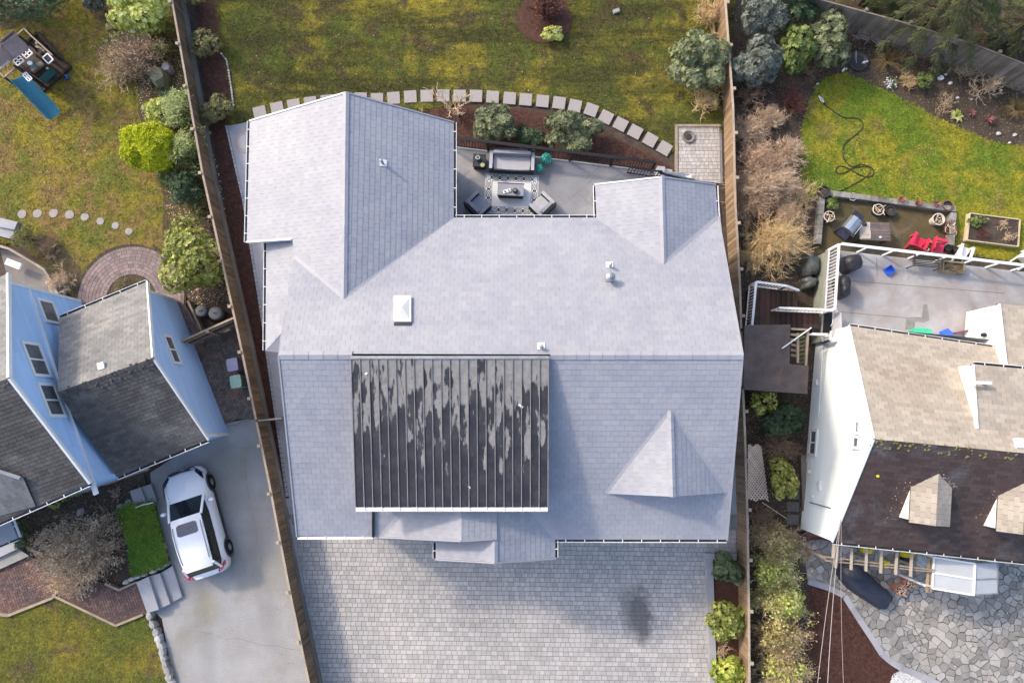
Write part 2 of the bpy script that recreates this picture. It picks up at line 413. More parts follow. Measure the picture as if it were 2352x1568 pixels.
MT['asphalt_grey'] = M('weathered grey asphalt shingle', (.235, .23, .225), (.175, .172, .17), .7, tint=.17, fine=.25, c3=(.29, .275, .25), s3=.35)
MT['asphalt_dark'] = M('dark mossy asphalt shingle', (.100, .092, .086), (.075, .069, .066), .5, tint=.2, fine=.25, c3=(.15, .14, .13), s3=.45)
MT['asphalt_tan'] = M('sun bleached tan shingle', (.375, .33, .275), (.31, .27, .225), .9, tint=.13, fine=.15, c3=(.30, .24, .19), s3=.33, t3=(.55, .75))
MT['asphalt_brown'] = M('dark brown lichened shingle', (.085, .055, .05), (.058, .042, .04), .6, tint=.22, fine=.3, c3=(.105, .095, .098), s3=.6)
MT['under'] = M('dark roof underlay', (.05, .045, .042), tint=0, bump=0)
MT['black_metal'] = M('black powder coated metal', (.012, .012, .014), bump=0, tint=0, rough=.5)
MT['steel'] = M('brushed stainless steel', (.62, .63, .65), tint=0, bump=0, metal=.9, rough=.3)
MT['galv'] = M('galvanised metal', (.40, .41, .43), tint=0, bump=0, metal=.6, rough=.45)
MT['glass'] = M('window glass', (.15, .155, .17), tint=0, bump=0, rough=.08, spec=.6, fine=0)
MT['clear'] = M('frosted polycarbonate', (.47, .49, .51), (.42, .44, .46), 1.5, tint=.05, bump=.1, bscale=8, rough=.25, fine=.03)
MT['wicker'] = M('charcoal wicker', (.055, .055, .06), (.035, .035, .04), 20, tint=.1, bscale=120, bump=.5)
MT['cushion'] = M('grey blue outdoor cushion', (.32, .325, .37), (.27, .275, .32), 4, tint=.06, fine=.1)
MT['cushion_light'] = M('light grey outdoor cushion', (.43, .43, .46), (.38, .38, .41), 4, tint=.06, fine=.1)
MT['vinyl'] = M('grey vinyl deck membrane', (.40, .39, .40), (.30, .29, .295), .9, c3=(.25, .205, .19), s3=.45, t3=(.46, .72), tint=0, fine=.10, bump=.05)
MT['black_cover'] = M('black vinyl cover', (.022, .022, .027), (.032, .032, .038), 3, tint=0, rough=.45, bump=.8, bscale=6, bdist=.05, fine=.1)
MT['navy_cover'] = M('navy black tarpaulin', (.022, .025, .045), (.03, .034, .055), 3, tint=0, rough=.5, bump=.8, bscale=7, bdist=.05, fine=.1)
MT['grey_tarp'] = M('grey plastic sheet', (.085, .09, .085), (.13, .135, .13), 3, tint=0, rough=.4, bump=1, bscale=5, bdist=.08, fine=.1)
def P(name, c, rough=.45, metal=0, spec=.5): return M(name, c, tuple(x * .9 for x in c), 5, rough=rough, bump=0, tint=.04, metal=metal, spec=spec, fine=.04)
MT['teal'] = P('teal slide plastic', (.045, .21, .28))
MT['teal_dark'] = P('dark teal plastic', (.02, .12, .13))
MT['blue'] = P('blue plastic', (.03, .12, .62))
MT['red'] = P('coral red plastic', (.62, .035, .09))
MT['pink'] = P('faded pink plastic', (.62, .20, .26))
MT['yellow'] = P('yellow plastic', (.75, .56, .01))
MT['green_p'] = P('green plastic', (.05, .48, .27))
MT['mint'] = P('mint green bin plastic', (.30, .47, .37))
MT['lilac'] = P('lilac grey bin plastic', (.30, .28, .42))
MT['purple'] = P('dark plum plastic', (.14, .035, .07))
MT['dark_plastic'] = P('dark grey plastic', (.045, .045, .05))
MT['grey_plastic'] = P('slate grey plastic', (.12, .125, .14))
MT['terra'] = P('faded pink terracotta', (.50, .21, .15), rough=.8)
MT['brown_pot'] = P('red brown plastic pot', (.20, .085, .07))
MT['cream'] = P('cream plastic', (.62, .58, .50))
MT['topiary'] = LEAF('teal artificial leaf', (.01, .15, .11), (.04, .40, .30), (.10, .55, .42), trans=0)
MT['car_paint'] = M('pearl white car paint', (.82, .82, .83), (.80, .80, .82), 1, rough=.18, bump=0, tint=0, spec=.5, fine=0)
MT['car_glass'] = M('dark car glass', (.015, .02, .022), tint=0, bump=0, rough=.05, spec=.7, fine=0)
MT['sunroof'] = M('tinted sunroof glass', (.09, .09, .12), tint=0, bump=0, rough=.15, spec=.7, fine=0)
MT['rubber'] = M('black tyre rubber', (.012, .012, .013), tint=0, bump=0, rough=.7)
MT['tail'] = P('red lamp lens', (.45, .02, .05), rough=.15)
MT['lens'] = P('grey lamp lens', (.35, .36, .40), rough=.1)
MT['bark'] = M('grey brown bark', (.13, .095, .07), (.09, .065, .05), 8, tint=.2)
MT['twig_tan'] = M('pale tan twig', (.70, .54, .385), (.60, .45, .32), 5, tint=.35, bump=0)
MT['twig_gold'] = M('golden straw twig', (.76, .58, .33), (.64, .48, .26), 5, tint=.35, bump=0)
MT['twig_brown'] = M('brown grey twig', (.42, .295, .20), (.31, .215, .145), 5, tint=.35, bump=0)
MT['twig_red'] = M('red brown twig', (.17, .06, .05), (.11, .045, .04), 5, tint=.35, bump=0)
MT['leaf_rhodo'] = LEAF('rhododendron leaf', (.05, .062, .03), (.125, .145, .078), (.25, .265, .14))
MT['leaf_blue'] = LEAF('blue green leaf', (.05, .06, .05), (.11, .125, .105), (.19, .205, .17))
MT['leaf_dark'] = LEAF('dark evergreen leaf', (.02, .038, .02), (.045, .075, .035), (.085, .12, .05))
MT['leaf_olive'] = LEAF('olive green leaf', (.07, .075, .03), (.14, .135, .05), (.24, .20, .09))
MT['leaf_lime'] = LEAF('lime cypress foliage', (.28, .33, .008), (.52, .56, .016), (.72, .72, .05), gain=1.1)
MT['leaf_yellow'] = LEAF('yellow green leaf', (.14, .18, .03), (.36, .38, .09), (.66, .62, .26))
MT['leaf_camellia'] = LEAF('camellia leaf', (.07, .09, .018), (.20, .215, .05), (.42, .40, .14))
MT['leaf_bamboo'] = LEAF('bamboo leaf', (.06, .10, .025), (.16, .20, .06), (.32, .33, .13))
MT['leaf_cedar'] = LEAF('cedar spray', (.030, .040, .014), (.065, .078, .026), (.12, .12, .045))
MT['leaf_dry'] = LEAF('dry bract', (.27, .185, .115), (.44, .325, .22), (.62, .49, .36))
MT['leaf_red'] = LEAF('dark red sword leaf', (.12, .035, .035), (.25, .09, .09), (.34, .17, .15))
MT['leaf_brown'] = LEAF('brown fern frond', (.07, .055, .02), (.15, .11, .045), (.24, .17, .08))
MT['lawn_main'] = LAWN('back lawn grass', (.046, .046, .015), (.085, .100, .021), (.215, .180, .026), (.085, .062, .030), .32, yl=(.45, .57), bl=(.50, .60), streak=(.16, .9, 1))
MT['lawn_left'] = LAWN('left lawn grass', (.082, .074, .018), (.100, .108, .022), (.192, .155, .022), (.165, .112, .042), .42, yl=(.43, .57), bl=(.46, .58))
MT['lawn_right'] = LAWN('right lawn grass', (.085, .105, .016), (.105, .155, .018), (.225, .205, .022), (.165, .14, .04), .40, yl=(.44, .57), bl=(.54, .66))
MT['lawn_front'] = LAWN('front lawn grass', (.075, .075, .022), (.10, .115, .024), (.20, .165, .028), (.10, .07, .05), .40, yl=(.44, .64), bl=(.52, .70))
MT['lawn_strip'] = LAWN('lawn strip grass', (.05, .09, .014), (.07, .13, .018), (.11, .16, .02), (.06, .09, .02), .6)

MT['cable'] = P('pale aluminium service cable', (.30, .27, .27))
MT['sage_dark'] = M('sage deck skirt', (.30, .33, .27), (.24, .27, .22), 2, tint=.05, fine=.1)
MT['worn'] = M('worn dark deck patch', (.27, .25, .245), tint=0, bump=0)
MT['planter_wood'] = M('greyed planter wood', (.26, .23, .165), (.19, .17, .12), 3, tint=.15, fine=.2)
MT['felt'] = M('brown roofing felt', (.135, .105, .095), (.095, .072, .066), 2.2, tint=0, fine=.4, c3=(.20, .135, .10), s3=.7, t3=(.52, .72))
MT['moss_wood'] = M('green mossy slat', (.14, .14, .07), (.10, .10, .055), 3, tint=.2)
MT['lath'] = M('pale tan lath', (.58, .46, .37), (.50, .39, .31), 3, tint=.12)
MT['aggregate_dark'] = M('dark paving slab', (.15, .14, .135), (.10, .095, .09), 6, tint=.1, fine=.3)
MT['rafter'] = M('pale timber rafter', (.46, .40, .33), (.38, .33, .27), 3, tint=.1, fine=.2)

MT['mossy_rock'] = M('mossy boulder', (.24, .22, .15), (.15, .15, .075), 2.5, tint=.1, fine=.35, bscale=20)
MT['twig_pink'] = M('pinkish brown twig', (.62, .45, .32), (.50, .35, .245), 5, tint=.35, bump=0)
MT['leaf_camellia2'] = LEAF('fresh green leaf', (.045, .07, .018), (.115, .15, .04), (.23, .26, .085))
MT['leaf_camellia3'] = LEAF('yellow new growth', (.12, .16, .02), (.26, .29, .05), (.44, .43, .10))
MT['leaf_rhodo2'] = LEAF('deep green planter leaf', (.035, .05, .022), (.085, .105, .048), (.17, .19, .095))
MT['leaf_varieg'] = LEAF('yellow pink variegated leaf', (.10, .14, .02), (.30, .27, .06), (.58, .42, .26))
MT['leaf_hedge'] = LEAF('olive hedge leaf', (.13, .12, .04), (.27, .235, .09), (.46, .39, .21))

MT['fence_light'] = M('light brown fence board', (.30, .205, .125), (.22, .15, .095), 1.5, tint=.30, fine=.25, stretch=(8, 8, 1))
# ================================================================== THE SETTING
sheet('ground', [(-260, -260), (260, -260), (260, 260), (-260, 260)], -.05, MT['soil'])
# --- lawns
LAWNS = {}
def lawn(name, poly, z, mat, label, n, seed):
    sheet(name, poly, z, mat, label)
    x, y = scatter(poly, n, seed); g = np.random.default_rng(seed + 99)
    P2 = np.array([(p[0], p[1]) for p in poly]); Q2 = np.roll(P2, -1, 0); ln = np.linalg.norm(Q2 - P2, axis=1); m = n // 7; i = g.choice(len(P2), m, p=ln / ln.sum()); f = g.random(m)[:, None]; e = P2[i] * (1 - f) + Q2[i] * f + g.normal(0, .055, (m, 2))
    x = np.concatenate([x, e[:, 0]]); y = np.concatenate([y, e[:, 1]]); n = len(x)
    Vs = np.zeros((n * 9, 3)); F = np.arange(n * 9).reshape(-1, 3)
    for k in range(3):
        a = g.uniform(0, 2 * np.pi, n); L = g.uniform(.05, .13, n); hgt = g.uniform(.012, .045, n)
        bx = x + g.normal(0, .03, n); by = y + g.normal(0, .03, n); wd = .017
        Vs[k * 3::9] = np.stack([bx - np.sin(a) * wd, by + np.cos(a) * wd, np.full(n, z - .003)], 1)
        Vs[k * 3 + 1::9] = np.stack([bx + np.sin(a) * wd, by - np.cos(a) * wd, np.full(n, z - .003)], 1)
        Vs[k * 3 + 2::9] = np.stack([bx + np.cos(a) * L, by + np.sin(a) * L, z + hgt], 1)
    o = npmesh(name + '_grass', Vs, F, mat, tint=np.repeat(g.uniform(0, 1, n), 3), kind='stuff')
    tag(o, 'short grass blades of the ' + label, 'grass'); return o
lawn('back_lawn', polyV([(470, -160), (1700, -160), (1676, 60), (1660, 300), (1545, 345), (1440, 265), (1300, 235), (1100, 225), (560, 330), (520, 289), (536, 250), (522, 150), (512, 125), (497, 0)]), 0.0, MT['lawn_main'], 'dark olive back lawn behind the grey house', 52000, 1)
lawn('left_lawn', polyV([(-340, -170), (380, -170), (395, 60), (440, 380), (470, 600), (400, 640), (302, 690), (180, 690), (60, 560), (-340, 520)]), 0.0, MT['lawn_left'], 'patchy yellow lawn around the play tower', 38000, 2)
lawn('right_lawn', polyV([(1878, 205), (1900, 182), (1936, 172), (1981, 190), (2040, 217), (2099, 247), (2159, 279), (2218, 306), (2278, 330), (2352, 342), (2700, 390), (2700, 650), (2352, 600), (2192, 572), (2190, 486), (1900, 440), (1850, 452), (1844, 386), (1847, 297), (1859, 244)]), .004, MT['lawn_right'], 'bright lawn with the garden hose', 34000, 3)
lawn('front_lawn', polyT('L4', [(-900, 950), (0, 950), (70, 950), (490, 785), (1060, 1040), (1300, 950), (1370, 920), (1440, 1050), (1600, 1568), (1680, 1900), (-900, 1900)]), .10, MT['lawn_front'], 'mottled front lawn below the brick walk', 26000, 4)
LS = polyT('L4', [(1080, -20), (1180, -60), (1395, -75), (1420, 40), (1525, 430), (1500, 480), (1260, 575), (1215, 560), (1190, 300)], .35)
lawn('lawn_strip', LS, .35, MT['lawn_strip'], 'narrow deep green lawn strip beside the drive', 3500, 5)
# --- mulch and beds
sheet('mulch_bed', polyV([(440, -120), (497, -120), (497, 0), (512, 125), (522, 150), (536, 250), (521, 289), (560, 455), (598, 690), (640, 985), (663, 1142), (640, 1142), (606, 1000), (570, 784), (505, 415), (455, 100)]), .012, MT['mulch'], 'red bark mulch strip along the left fence')
sheet('planting_bed', polyV([(985, 250), (1090, 244), (1200, 250), (1330, 280), (1440, 330), (1530, 375), (1560, 400), (1500, 420), (1020, 360)]), .016, MT['mulch'], 'bark bed with shrubs below the black deck railing')
sheet('right_bed', polyV([(1655, -160), (2720, -160), (2720, 700), (1660, 700)]), -.004, MT['soil'], 'dark leafy garden soil right of the fence')
sheet('side_garden', polyV([(1650, 540), (1890, 540), (1890, 1260), (1860, 1300), (1870, 1720), (1690, 1720), (1690, 1000)]), .002, MT['soil'], 'dark soil strip between fence and sage house')
sheet('left_bed', polyV([(325, -160), (430, -160), (440, 60), (505, 400), (552, 700), (500, 790), (440, 700), (372, 590), (375, 450), (318, 260), (318, 200), (270, 90), (190, 10)]), .008, MT['soil'], 'shrub bed along the left side of the fence')
sheet('corner_bed', polyV([(60, 540), (95, 535), (140, 560), (180, 610), (195, 640), (170, 760), (90, 640), (30, 590)]), .008, MT['soil'], 'dark bed beside the curved timber edge')
sheet('hedge_corner_bed', polyV([(-340, -170), (140, -170), (120, -10), (95, 30), (30, 66), (-40, 80), (-340, 120)]), .006, MT['soil'], 'dark bed under the corner hedge')
sheet('house_bed', polyV([(-300, 1150), (100, 1170), (330, 1085), (345, 1150), (290, 1200), (300, 1320), (270, 1345), (-300, 1345)]), .004, MT['soil'], 'dark bed in front of the blue house')
sheet('mulch_island', polyT('R4', [(680, 780), (840, 830), (960, 890), (1080, 1080), (1250, 1340), (1400, 1450), (1300, 1568), (1250, 1900), (560, 1900), (640, 1300)]), .02, MT['mulch'], 'bark mulch island between hedge and flagstones')
# island bed in the back lawn
isl = [W(1250 + 62 * math.cos(a) * (1 + .06 * math.sin(3 * a)), 40 + 60 * math.sin(a), 0) for a in [k * 2 * math.pi / 28 for k in range(28)]]
sheet('island_bed', isl, .03, MT['mulch'], 'round bark bed in the back lawn')
# --- hard surfaces
walk = sheet('side_walk', polyV([(524, 290), (640, 268), (1046, 330), (1046, 520), (1380, 520), (1640, 440), (1652, 470), (1700, 1000), (1700, 1265), (690, 1265), (652, 1170), (664, 1142), (640, 985), (598, 690), (560, 455)]), .03, MT['concrete'], 'pale concrete walk around the grey house')
for k, (a, b) in enumerate([((545, 340), (580, 338)), ((566, 420), (585, 418)), ((583, 560), (610, 558)), ((592, 640), (612, 638)), ((620, 820), (642, 818)), ((641, 930), (655, 928))]):
    G().bar(W(*a, .031), W(*b, .031), .012, .004).build('joint_line', MT['joint'], walk)
drive = sheet('front_driveway', polyV([(660, 1180), (1700, 1180), (1698, 1275), (1622, 1272), (1640, 1720), (745, 1720), (690, 1360)]), .034, MT['joint'], 'grey block paved drive in front of the grey house')
dp = polyV([(668, 1205), (1690, 1215), (1690, 1272), (1621, 1272), (1637, 1640), (737, 1640), (693, 1365)], .06)
pv = cover(dp, Vector((1, -.012, 0)), .188, .235, gap=.014, t_low=.004, t_high=.004, wjit=.22, seed=3, row_gap=.014)
pieces(drive, 'paver', pv, MT['paver'])
# oil / damp stain on the drive
def blob(c, rx, ry, n=26, j=.18, seed=0, rz=0):
    r = random.Random(seed); ph = [r.random() * 6.28 for _ in range(4)]; out = []
    for k in range(n):
        a = 2 * math.pi * k / n; q = 1 + j * (math.sin(2 * a + ph[0]) * .5 + math.sin(3 * a + ph[1]) * .6 + math.sin(7 * a + ph[2]) * .35) + r.uniform(-j, j) * .3
        x, y = math.cos(a) * rx * q, math.sin(a) * ry * q
        out.append((c[0] + x * math.cos(rz) - y * math.sin(rz), c[1] + x * math.sin(rz) + y * math.cos(rz)))
    return out
MT['crack'] = M('asphalt crack', (.16, .155, .15), bump=0, tint=0)
asph = sheet('asphalt_drive', polyV([(345, 1085), (478, 1000), (497, 975), (590, 958), (640, 1180), (700, 1470), (725, 1600), (745, 1720), (430, 1720), (400, 1568), (372, 1420), (340, 1390), (395, 1300), (350, 1140)]), .0, MT['asphalt'], 'grey asphalt drive with the white car')
# --- paver pad in the back corner
pad = sheet('paver_pad', polyT('B', [(1815, 345), (2175, 345), (2185, 800), (1815, 760)]), .012, MT['joint'], 'small grey paver pad in the back corner')
pieces(pad, 'paver', cover(polyT('B', [(1842, 368), (2158, 368), (2168, 800), (1842, 760)], .03), Vector((1, 0, 0)), .17, .20, gap=.014, t_low=.004, t_high=.004, wjit=.15, seed=5, row_gap=.014, tj=.6), MT['paver'])
for a, b in (((1826, 350), (1826, 745)), ((1815, 355), (2165, 355))):
    G().bar(T('B', *a, .03), T('B', *b, .03), .12, .10).build('border_timber', MT['timber'], pad)
# --- brick half circle walk at the blue house
ring = sheet('brick_ring_walk', [W(302 + 126 * math.cos(a), 687 - 126 * math.sin(a), 0) for a in [rad(k) for k in range(-20, 205, 8)]] + polyV([(182, 735), (245, 735)]) + [W(302 + 52 * math.cos(a), 687 - 52 * math.sin(a), 0) for a in [rad(k) for k in range(200, -22, -10)]], .014, MT['brick_joint'], 'curved brick walk around the blue house')
c0 = W(302, 687, 0); mpp = CAMH / FL * 1.0
sheet('ring_bed', [W(302 + 55 * math.cos(a * .3), 687 - 55 * math.sin(a * .3), 0) for a in range(21)], .013, MT['soil'], 'small soil bed inside the brick ring')
chunks = []
rr = random.Random(3)
NR = 8; R0, R1 = 58 * mpp, 124 * mpp; st = (R1 - R0) / NR
for i in range(NR):
    ra, rb = R0 + st * i + .006, R0 + st * (i + 1) - .006
    bl = .115 if i in (0, NR - 1) else .235
    nb = int(rad(225) * (ra + rb) / 2 / bl); off = rr.random()
    for k in range(nb):
        a0 = rad(-20) + rad(225) * (k + off * .5) / nb; a1 = a0 + rad(225) / nb - .012 / ((ra + rb) / 2)
        P2 = [(c0.x + q * math.cos(a), c0.y + q * math.sin(a)) for q, a in ((ra, a0), (rb, a0), (rb, (a0 + a1) / 2), (rb, a1), (ra, a1), (ra, (a0 + a1) / 2))]
        ch = slab_chunk(P2, lambda a, b, c: Vector((a, b, .018 + c)), .02, .02, 0, 1, rr.random())
        if ch: chunks.append(ch)
pieces(ring, 'brick', chunks, MT['brick'])
side = sheet('brick_side_walk', polyV([(350, 560), (378, 577), (392, 645), (462, 760), (408, 800), (366, 690), (362, 640)]), .010, MT['brick_joint'], 'brick walk running down beside the blue gable wall')
pieces(side, 'brick', cover(polyV([(366, 650), (392, 645), (460, 758), (410, 790), (368, 690)], .026), (W(410, 782) - W(370, 680)), .115, .22, gap=.012, t_low=.006, t_high=.006, seed=9, row_gap=.012, tj=.8), MT['brick'])
def herringbone(parent, poly, z, mat, rot, seed, L=.21):
    """L x L/2 bricks laid in herringbone, cut to the outline"""
    r = random.Random(seed); Wd = L / 2; ca, sa = math.cos(rot), math.sin(rot)
    o = poly[0]; Q = [((p[0] - o[0]) * ca + (p[1] - o[1]) * sa, -(p[0] - o[0]) * sa + (p[1] - o[1]) * ca) for p in poly]
    x0, x1 = min(p[0] for p in Q), max(p[0] for p in Q); y0, y1 = min(p[1] for p in Q), max(p[1] for p in Q)
    to3 = lambda a, b, c: Vector((o[0] + a * ca - b * sa, o[1] + a * sa + b * ca, z + c)); out = []; g = .006
    n = int((max(x1 - x0, y1 - y0)) / Wd) + 8
    for i in range(-n, n):
        for j in range(-n, n):
            m = (i - j) % 4
            x, y = x0 + i * Wd, y0 + j * Wd
            if x > x1 + L or x < x0 - L or y > y1 + L or y < y0 - L: continue
            if m == 0: rc = (x + g, x + L - g, y + g, y + Wd - g)
            elif m == 2: rc = (x + g, x + Wd - g, y + g - Wd, y + Wd - g)
            else: continue
            C = clip_rect(Q, *rc)
            if len(C) >= 3:
                ch = slab_chunk(C, to3, .008, .008, 0, 1, r.random())
                if ch: out.append(ch)
    pieces(parent, 'brick', out, mat)
hb = polyV([(408, 806), (455, 782), (540, 738), (566, 830), (592, 962), (545, 962), (495, 985), (440, 870)], 0)
hp = sheet('herringbone_patio', hb, .012, MT['brick_joint'], 'dark herringbone brick paving beside the fence')
herringbone(hp, hb, .024, MT['brick_dark'], rad(20), 4)
lw = polyT('L4', [(-300, 640), (0, 520), (260, 400), (480, 480), (960, 655), (1090, 718), (1255, 640), (1345, 915), (1060, 1030), (500, 765), (70, 940), (-300, 900)], .10)
lwo = sheet('brick_front_walk', lw, .10, MT['brick_joint'], 'red brown herringbone brick walk to the front steps')
herringbone(lwo, lw, .112, MT['brick_red'], rad(22), 6)
# --- flagstone patio
def voronoi(poly, n, seed, jit=.9):
    x, y = scatter(poly, n * 6, seed); pts = []
    r = random.Random(seed); A = abs(area2([(p[0], p[1]) for p in poly])); dmin = math.sqrt(A / n) * .78
    for a, b in zip(x, y):
        if all((a - c) ** 2 + (b - d) ** 2 > (dmin * (.55 + .45 * math.sin(a * 1.3) ** 2)) ** 2 for c, d in pts): pts.append((a, b))
        if len(pts) >= n: break
    P0 = [(p[0], p[1]) for p in poly]; cells = []
    for i, (a, b) in enumerate(pts):
        C = [(a - 1.2, b - 1.2), (a + 1.2, b - 1.2), (a + 1.2, b + 1.2), (a - 1.2, b + 1.2)]
        for j, (c, d) in enumerate(pts):
            if i == j or (a - c) ** 2 + (b - d) ** 2 > 6: continue
            nx, ny = c - a, d - b; L = math.hypot(nx, ny); nx /= L; ny /= L
            C = clip_half(C, nx, ny, nx * (a + c) / 2 + ny * (b + d) / 2 - .012)
            if len(C) < 3: break
        if len(C) >= 3:
            Q = list(P0)
            for i2 in range(len(C)):
                p, q = C[i2], C[(i2 + 1) % len(C)]; ex, ey = q[0] - p[0], q[1] - p[1]
                Q = clip_half(Q, ey, -ex, ey * p[0] - ex * p[1])
                if len(Q) < 3: break
            if len(Q) >= 3: cells.append(dedupe(Q))
    return cells
fl = polyT('R4', [(640, 430), (860, 470), (2700, 640), (2700, 1900), (1900, 1900), (1700, 1640), (1400, 1450), (1250, 1340), (1080, 1080), (960, 890), (840, 830), (680, 780), (650, 600)])
flo = sheet('flagstone_patio', fl, .016, MT['flag_joint'], 'irregular grey flagstone patio below the sage house')
ch = []; rr = random.Random(8)
for C in voronoi(fl, 780, 12):
    cx = sum(p[0] for p in C) / len(C); cy = sum(p[1] for p in C) / len(C)
    if not inpoly(np.array([cx]), np.array([cy]), fl)[0]: continue
    C = [(p[0] + rr.uniform(-.02, .02), p[1] + rr.uniform(-.02, .02)) for p in C]
    z = .024 + rr.uniform(0, .012)
    c = slab_chunk(C, lambda a, b, h, z=z: Vector((a, b, z + h)), .012, .012, 0, 1, rr.random())
    if c: ch.append(c)
pieces(flo, 'flagstone', ch, MT['stone'])
# kerb of the patio
kp = [TV('R4', *q) for q in ((680, 780), (840, 830), (960, 890), (1020, 985), (1080, 1080), (1160, 1200), (1250, 1340), (1320, 1400), (1400, 1450), (1560, 1510), (1700, 1580), (1900, 1700))]
for i in range(len(kp) - 1):
    G().bar(W(*kp[i], .03), W(*kp[i + 1], .03), .24, .10, t=random.random()).build('kerb_stone', MT['concrete'], flo)
gv = polyT('R4', [(1330, 1500), (1400, 1460), (1600, 1540), (1720, 1620), (1700, 1800), (1250, 1800)])
sheet('gravel_bed', gv, .03, MT['gravel'], 'white gravel patch at the lower edge')
x, y = scatter(gv, 1500, 4); n = len(x); g = np.random.default_rng(4)
oct_ = np.array([(1, 0, 0), (0, 1, 0), (-1, 0, 0), (0, -1, 0), (0, 0, 1)]); Vs = []; Fs = []
s = g.uniform(.015, .04, n)
Vs = (np.stack([x, y, np.full(n, .03)], 1)[:, None, :] + oct_[None] * s[:, None, None]).reshape(-1, 3)
Fs = (np.array([(0, 1, 4), (1, 2, 4), (2, 3, 4), (3, 0, 4)])[None] + (np.arange(n) * 5)[:, None, None]).reshape(-1, 3)
tag(npmesh('gravel_stones', Vs, Fs, MT['gravel'], tint=np.repeat(g.uniform(0, 1, n), 4), kind='stuff'), 'white gravel stones at the lower picture edge', 'gravel')
# loose leaf and bark litter on the beds
def litter(name, poly, z, mat, n, seed, label, lo=.02, hi=.07):
    x, y = scatter(poly, n, seed); n = len(x); g = np.random.default_rng(seed)
    a = g.uniform(0, 6.28, n); L = g.uniform(lo, hi, n); Wd = L * g.uniform(.25, .6, n)
    c, s_ = np.cos(a), np.sin(a); zz = z + g.uniform(.004, .03, n)
    V4 = np.stack([np.stack([x + c * L * p - s_ * Wd * q, y + s_ * L * p + c * Wd * q, zz + .012 * r_ * g.uniform(-1, 1, n)], 1) for p, q, r_ in ((-.5, -.5, 1), (.5, -.5, -1), (.5, .5, 1), (-.5, .5, -1))], 1).reshape(-1, 3)
    o = npmesh(name, V4, np.arange(n * 4).reshape(-1, 4), mat, tint=g.uniform(0, 1, n), kind='stuff'); tag(o, label, 'litter')
litter('mulch_chips', polyV([(497, -120), (512, 125), (522, 150), (536, 250), (521, 289), (560, 455), (598, 690), (640, 985), (663, 1142), (640, 1142), (606, 1000), (570, 784), (505, 415), (455, 100), (440, -120)]), .012, MT['mulch'], 9000, 21, 'loose red bark chips along the left fence')
litter('bed_litter', polyV([(1665, 0), (2352, 0), (2352, 340), (2218, 306), (1990, 195), (1878, 205), (1845, 470), (1690, 560)]), 0.0, MT['leaf_brown'], 9000, 22, 'brown leaf litter in the right hand bed')
litter('side_litter', polyV([(1690, 560), (1880, 560), (1860, 1250), (1880, 1568), (1720, 1568)]), .003, MT['leaf_brown'], 5000, 23, 'brown leaf litter beside the sage house')
litter('left_litter', polyV([(270, 90), (410, 90), (505, 400), (552, 700), (440, 700), (375, 450), (318, 230)]), .008, MT['leaf_dry'], 3500, 24, 'pale leaf litter under the left shrubs')
litter('front_litter', polyV([(30, 1180), (330, 1090), (300, 1200), (270, 1345), (100, 1330)]), .005, MT['leaf_brown'], 2500, 25, 'leaf litter in front of the blue house')
litter('island_litter', polyT('R4', [(700, 800), (960, 900), (1080, 1080), (1250, 1340), (1400, 1450), (1300, 1568), (700, 1568)]), .02, MT['mulch'], 5000, 26, 'bark chips between hedge and flagstones')
litter('planting_litter', polyV([(1000, 250), (1200, 255), (1440, 330), (1540, 385), (1500, 390), (1040, 345)]), .016, MT['mulch'], 3500, 27, 'bark chips below the deck railing')

litter('fallen_leaves', polyV([(540, 20), (1600, 20), (1600, 250), (1300, 230), (1000, 200), (600, 250)]), .02, MT['leaf_dry'], 120, 31, 'scattered pale leaves on the back lawn', .02, .05)
litter('fallen_leaves', polyV([(0, 240), (300, 60), (400, 400), (360, 560), (60, 470)]), .02, MT['leaf_dry'], 150, 32, 'scattered pale leaves on the left lawn', .02, .05)
litter('fallen_leaves', polyV([(1880, 230), (2340, 360), (2340, 560), (2200, 460), (1870, 420)]), .02, MT['leaf_dry'], 60, 33, 'scattered pale leaves on the right lawn', .03, .06)
litter('fallen_leaves', polyV([(700, 1260), (1600, 1300), (1630, 1560), (740, 1560)]), .07, MT['leaf_brown'], 120, 34, 'scattered small leaves on the paved drive', .02, .05)
litter('fallen_leaves', polyV([(380, 1320), (500, 1010), (590, 980), (690, 1560), (420, 1560)]), .005, MT['leaf_brown'], 140, 35, 'scattered leaves and grit on the asphalt drive', .02, .05)
litter('fallen_leaves', polyV([(1900, 1330), (2340, 1330), (2340, 1560), (2080, 1530)]), .05, MT['leaf_dry'], 200, 36, 'scattered leaves on the flagstones', .02, .06)
# cracks and seams in the asphalt
cr = random.Random(5)
for k, (a, b) in enumerate((((500, 985), (592, 962)), ((430, 1450), (700, 1490)), ((560, 1050), (600, 1300)))):
    pts = [W(a[0] + (b[0] - a[0]) * f / 9 + cr.uniform(-5, 5), a[1] + (b[1] - a[1]) * f / 9 + cr.uniform(-5, 5), .002) for f in range(10)]
    g_ = G()
    for i in range(9): g_.bar(pts[i], pts[i + 1], .006 if k else .02, .004)
    g_.build('crack', MT['crack'], asph)
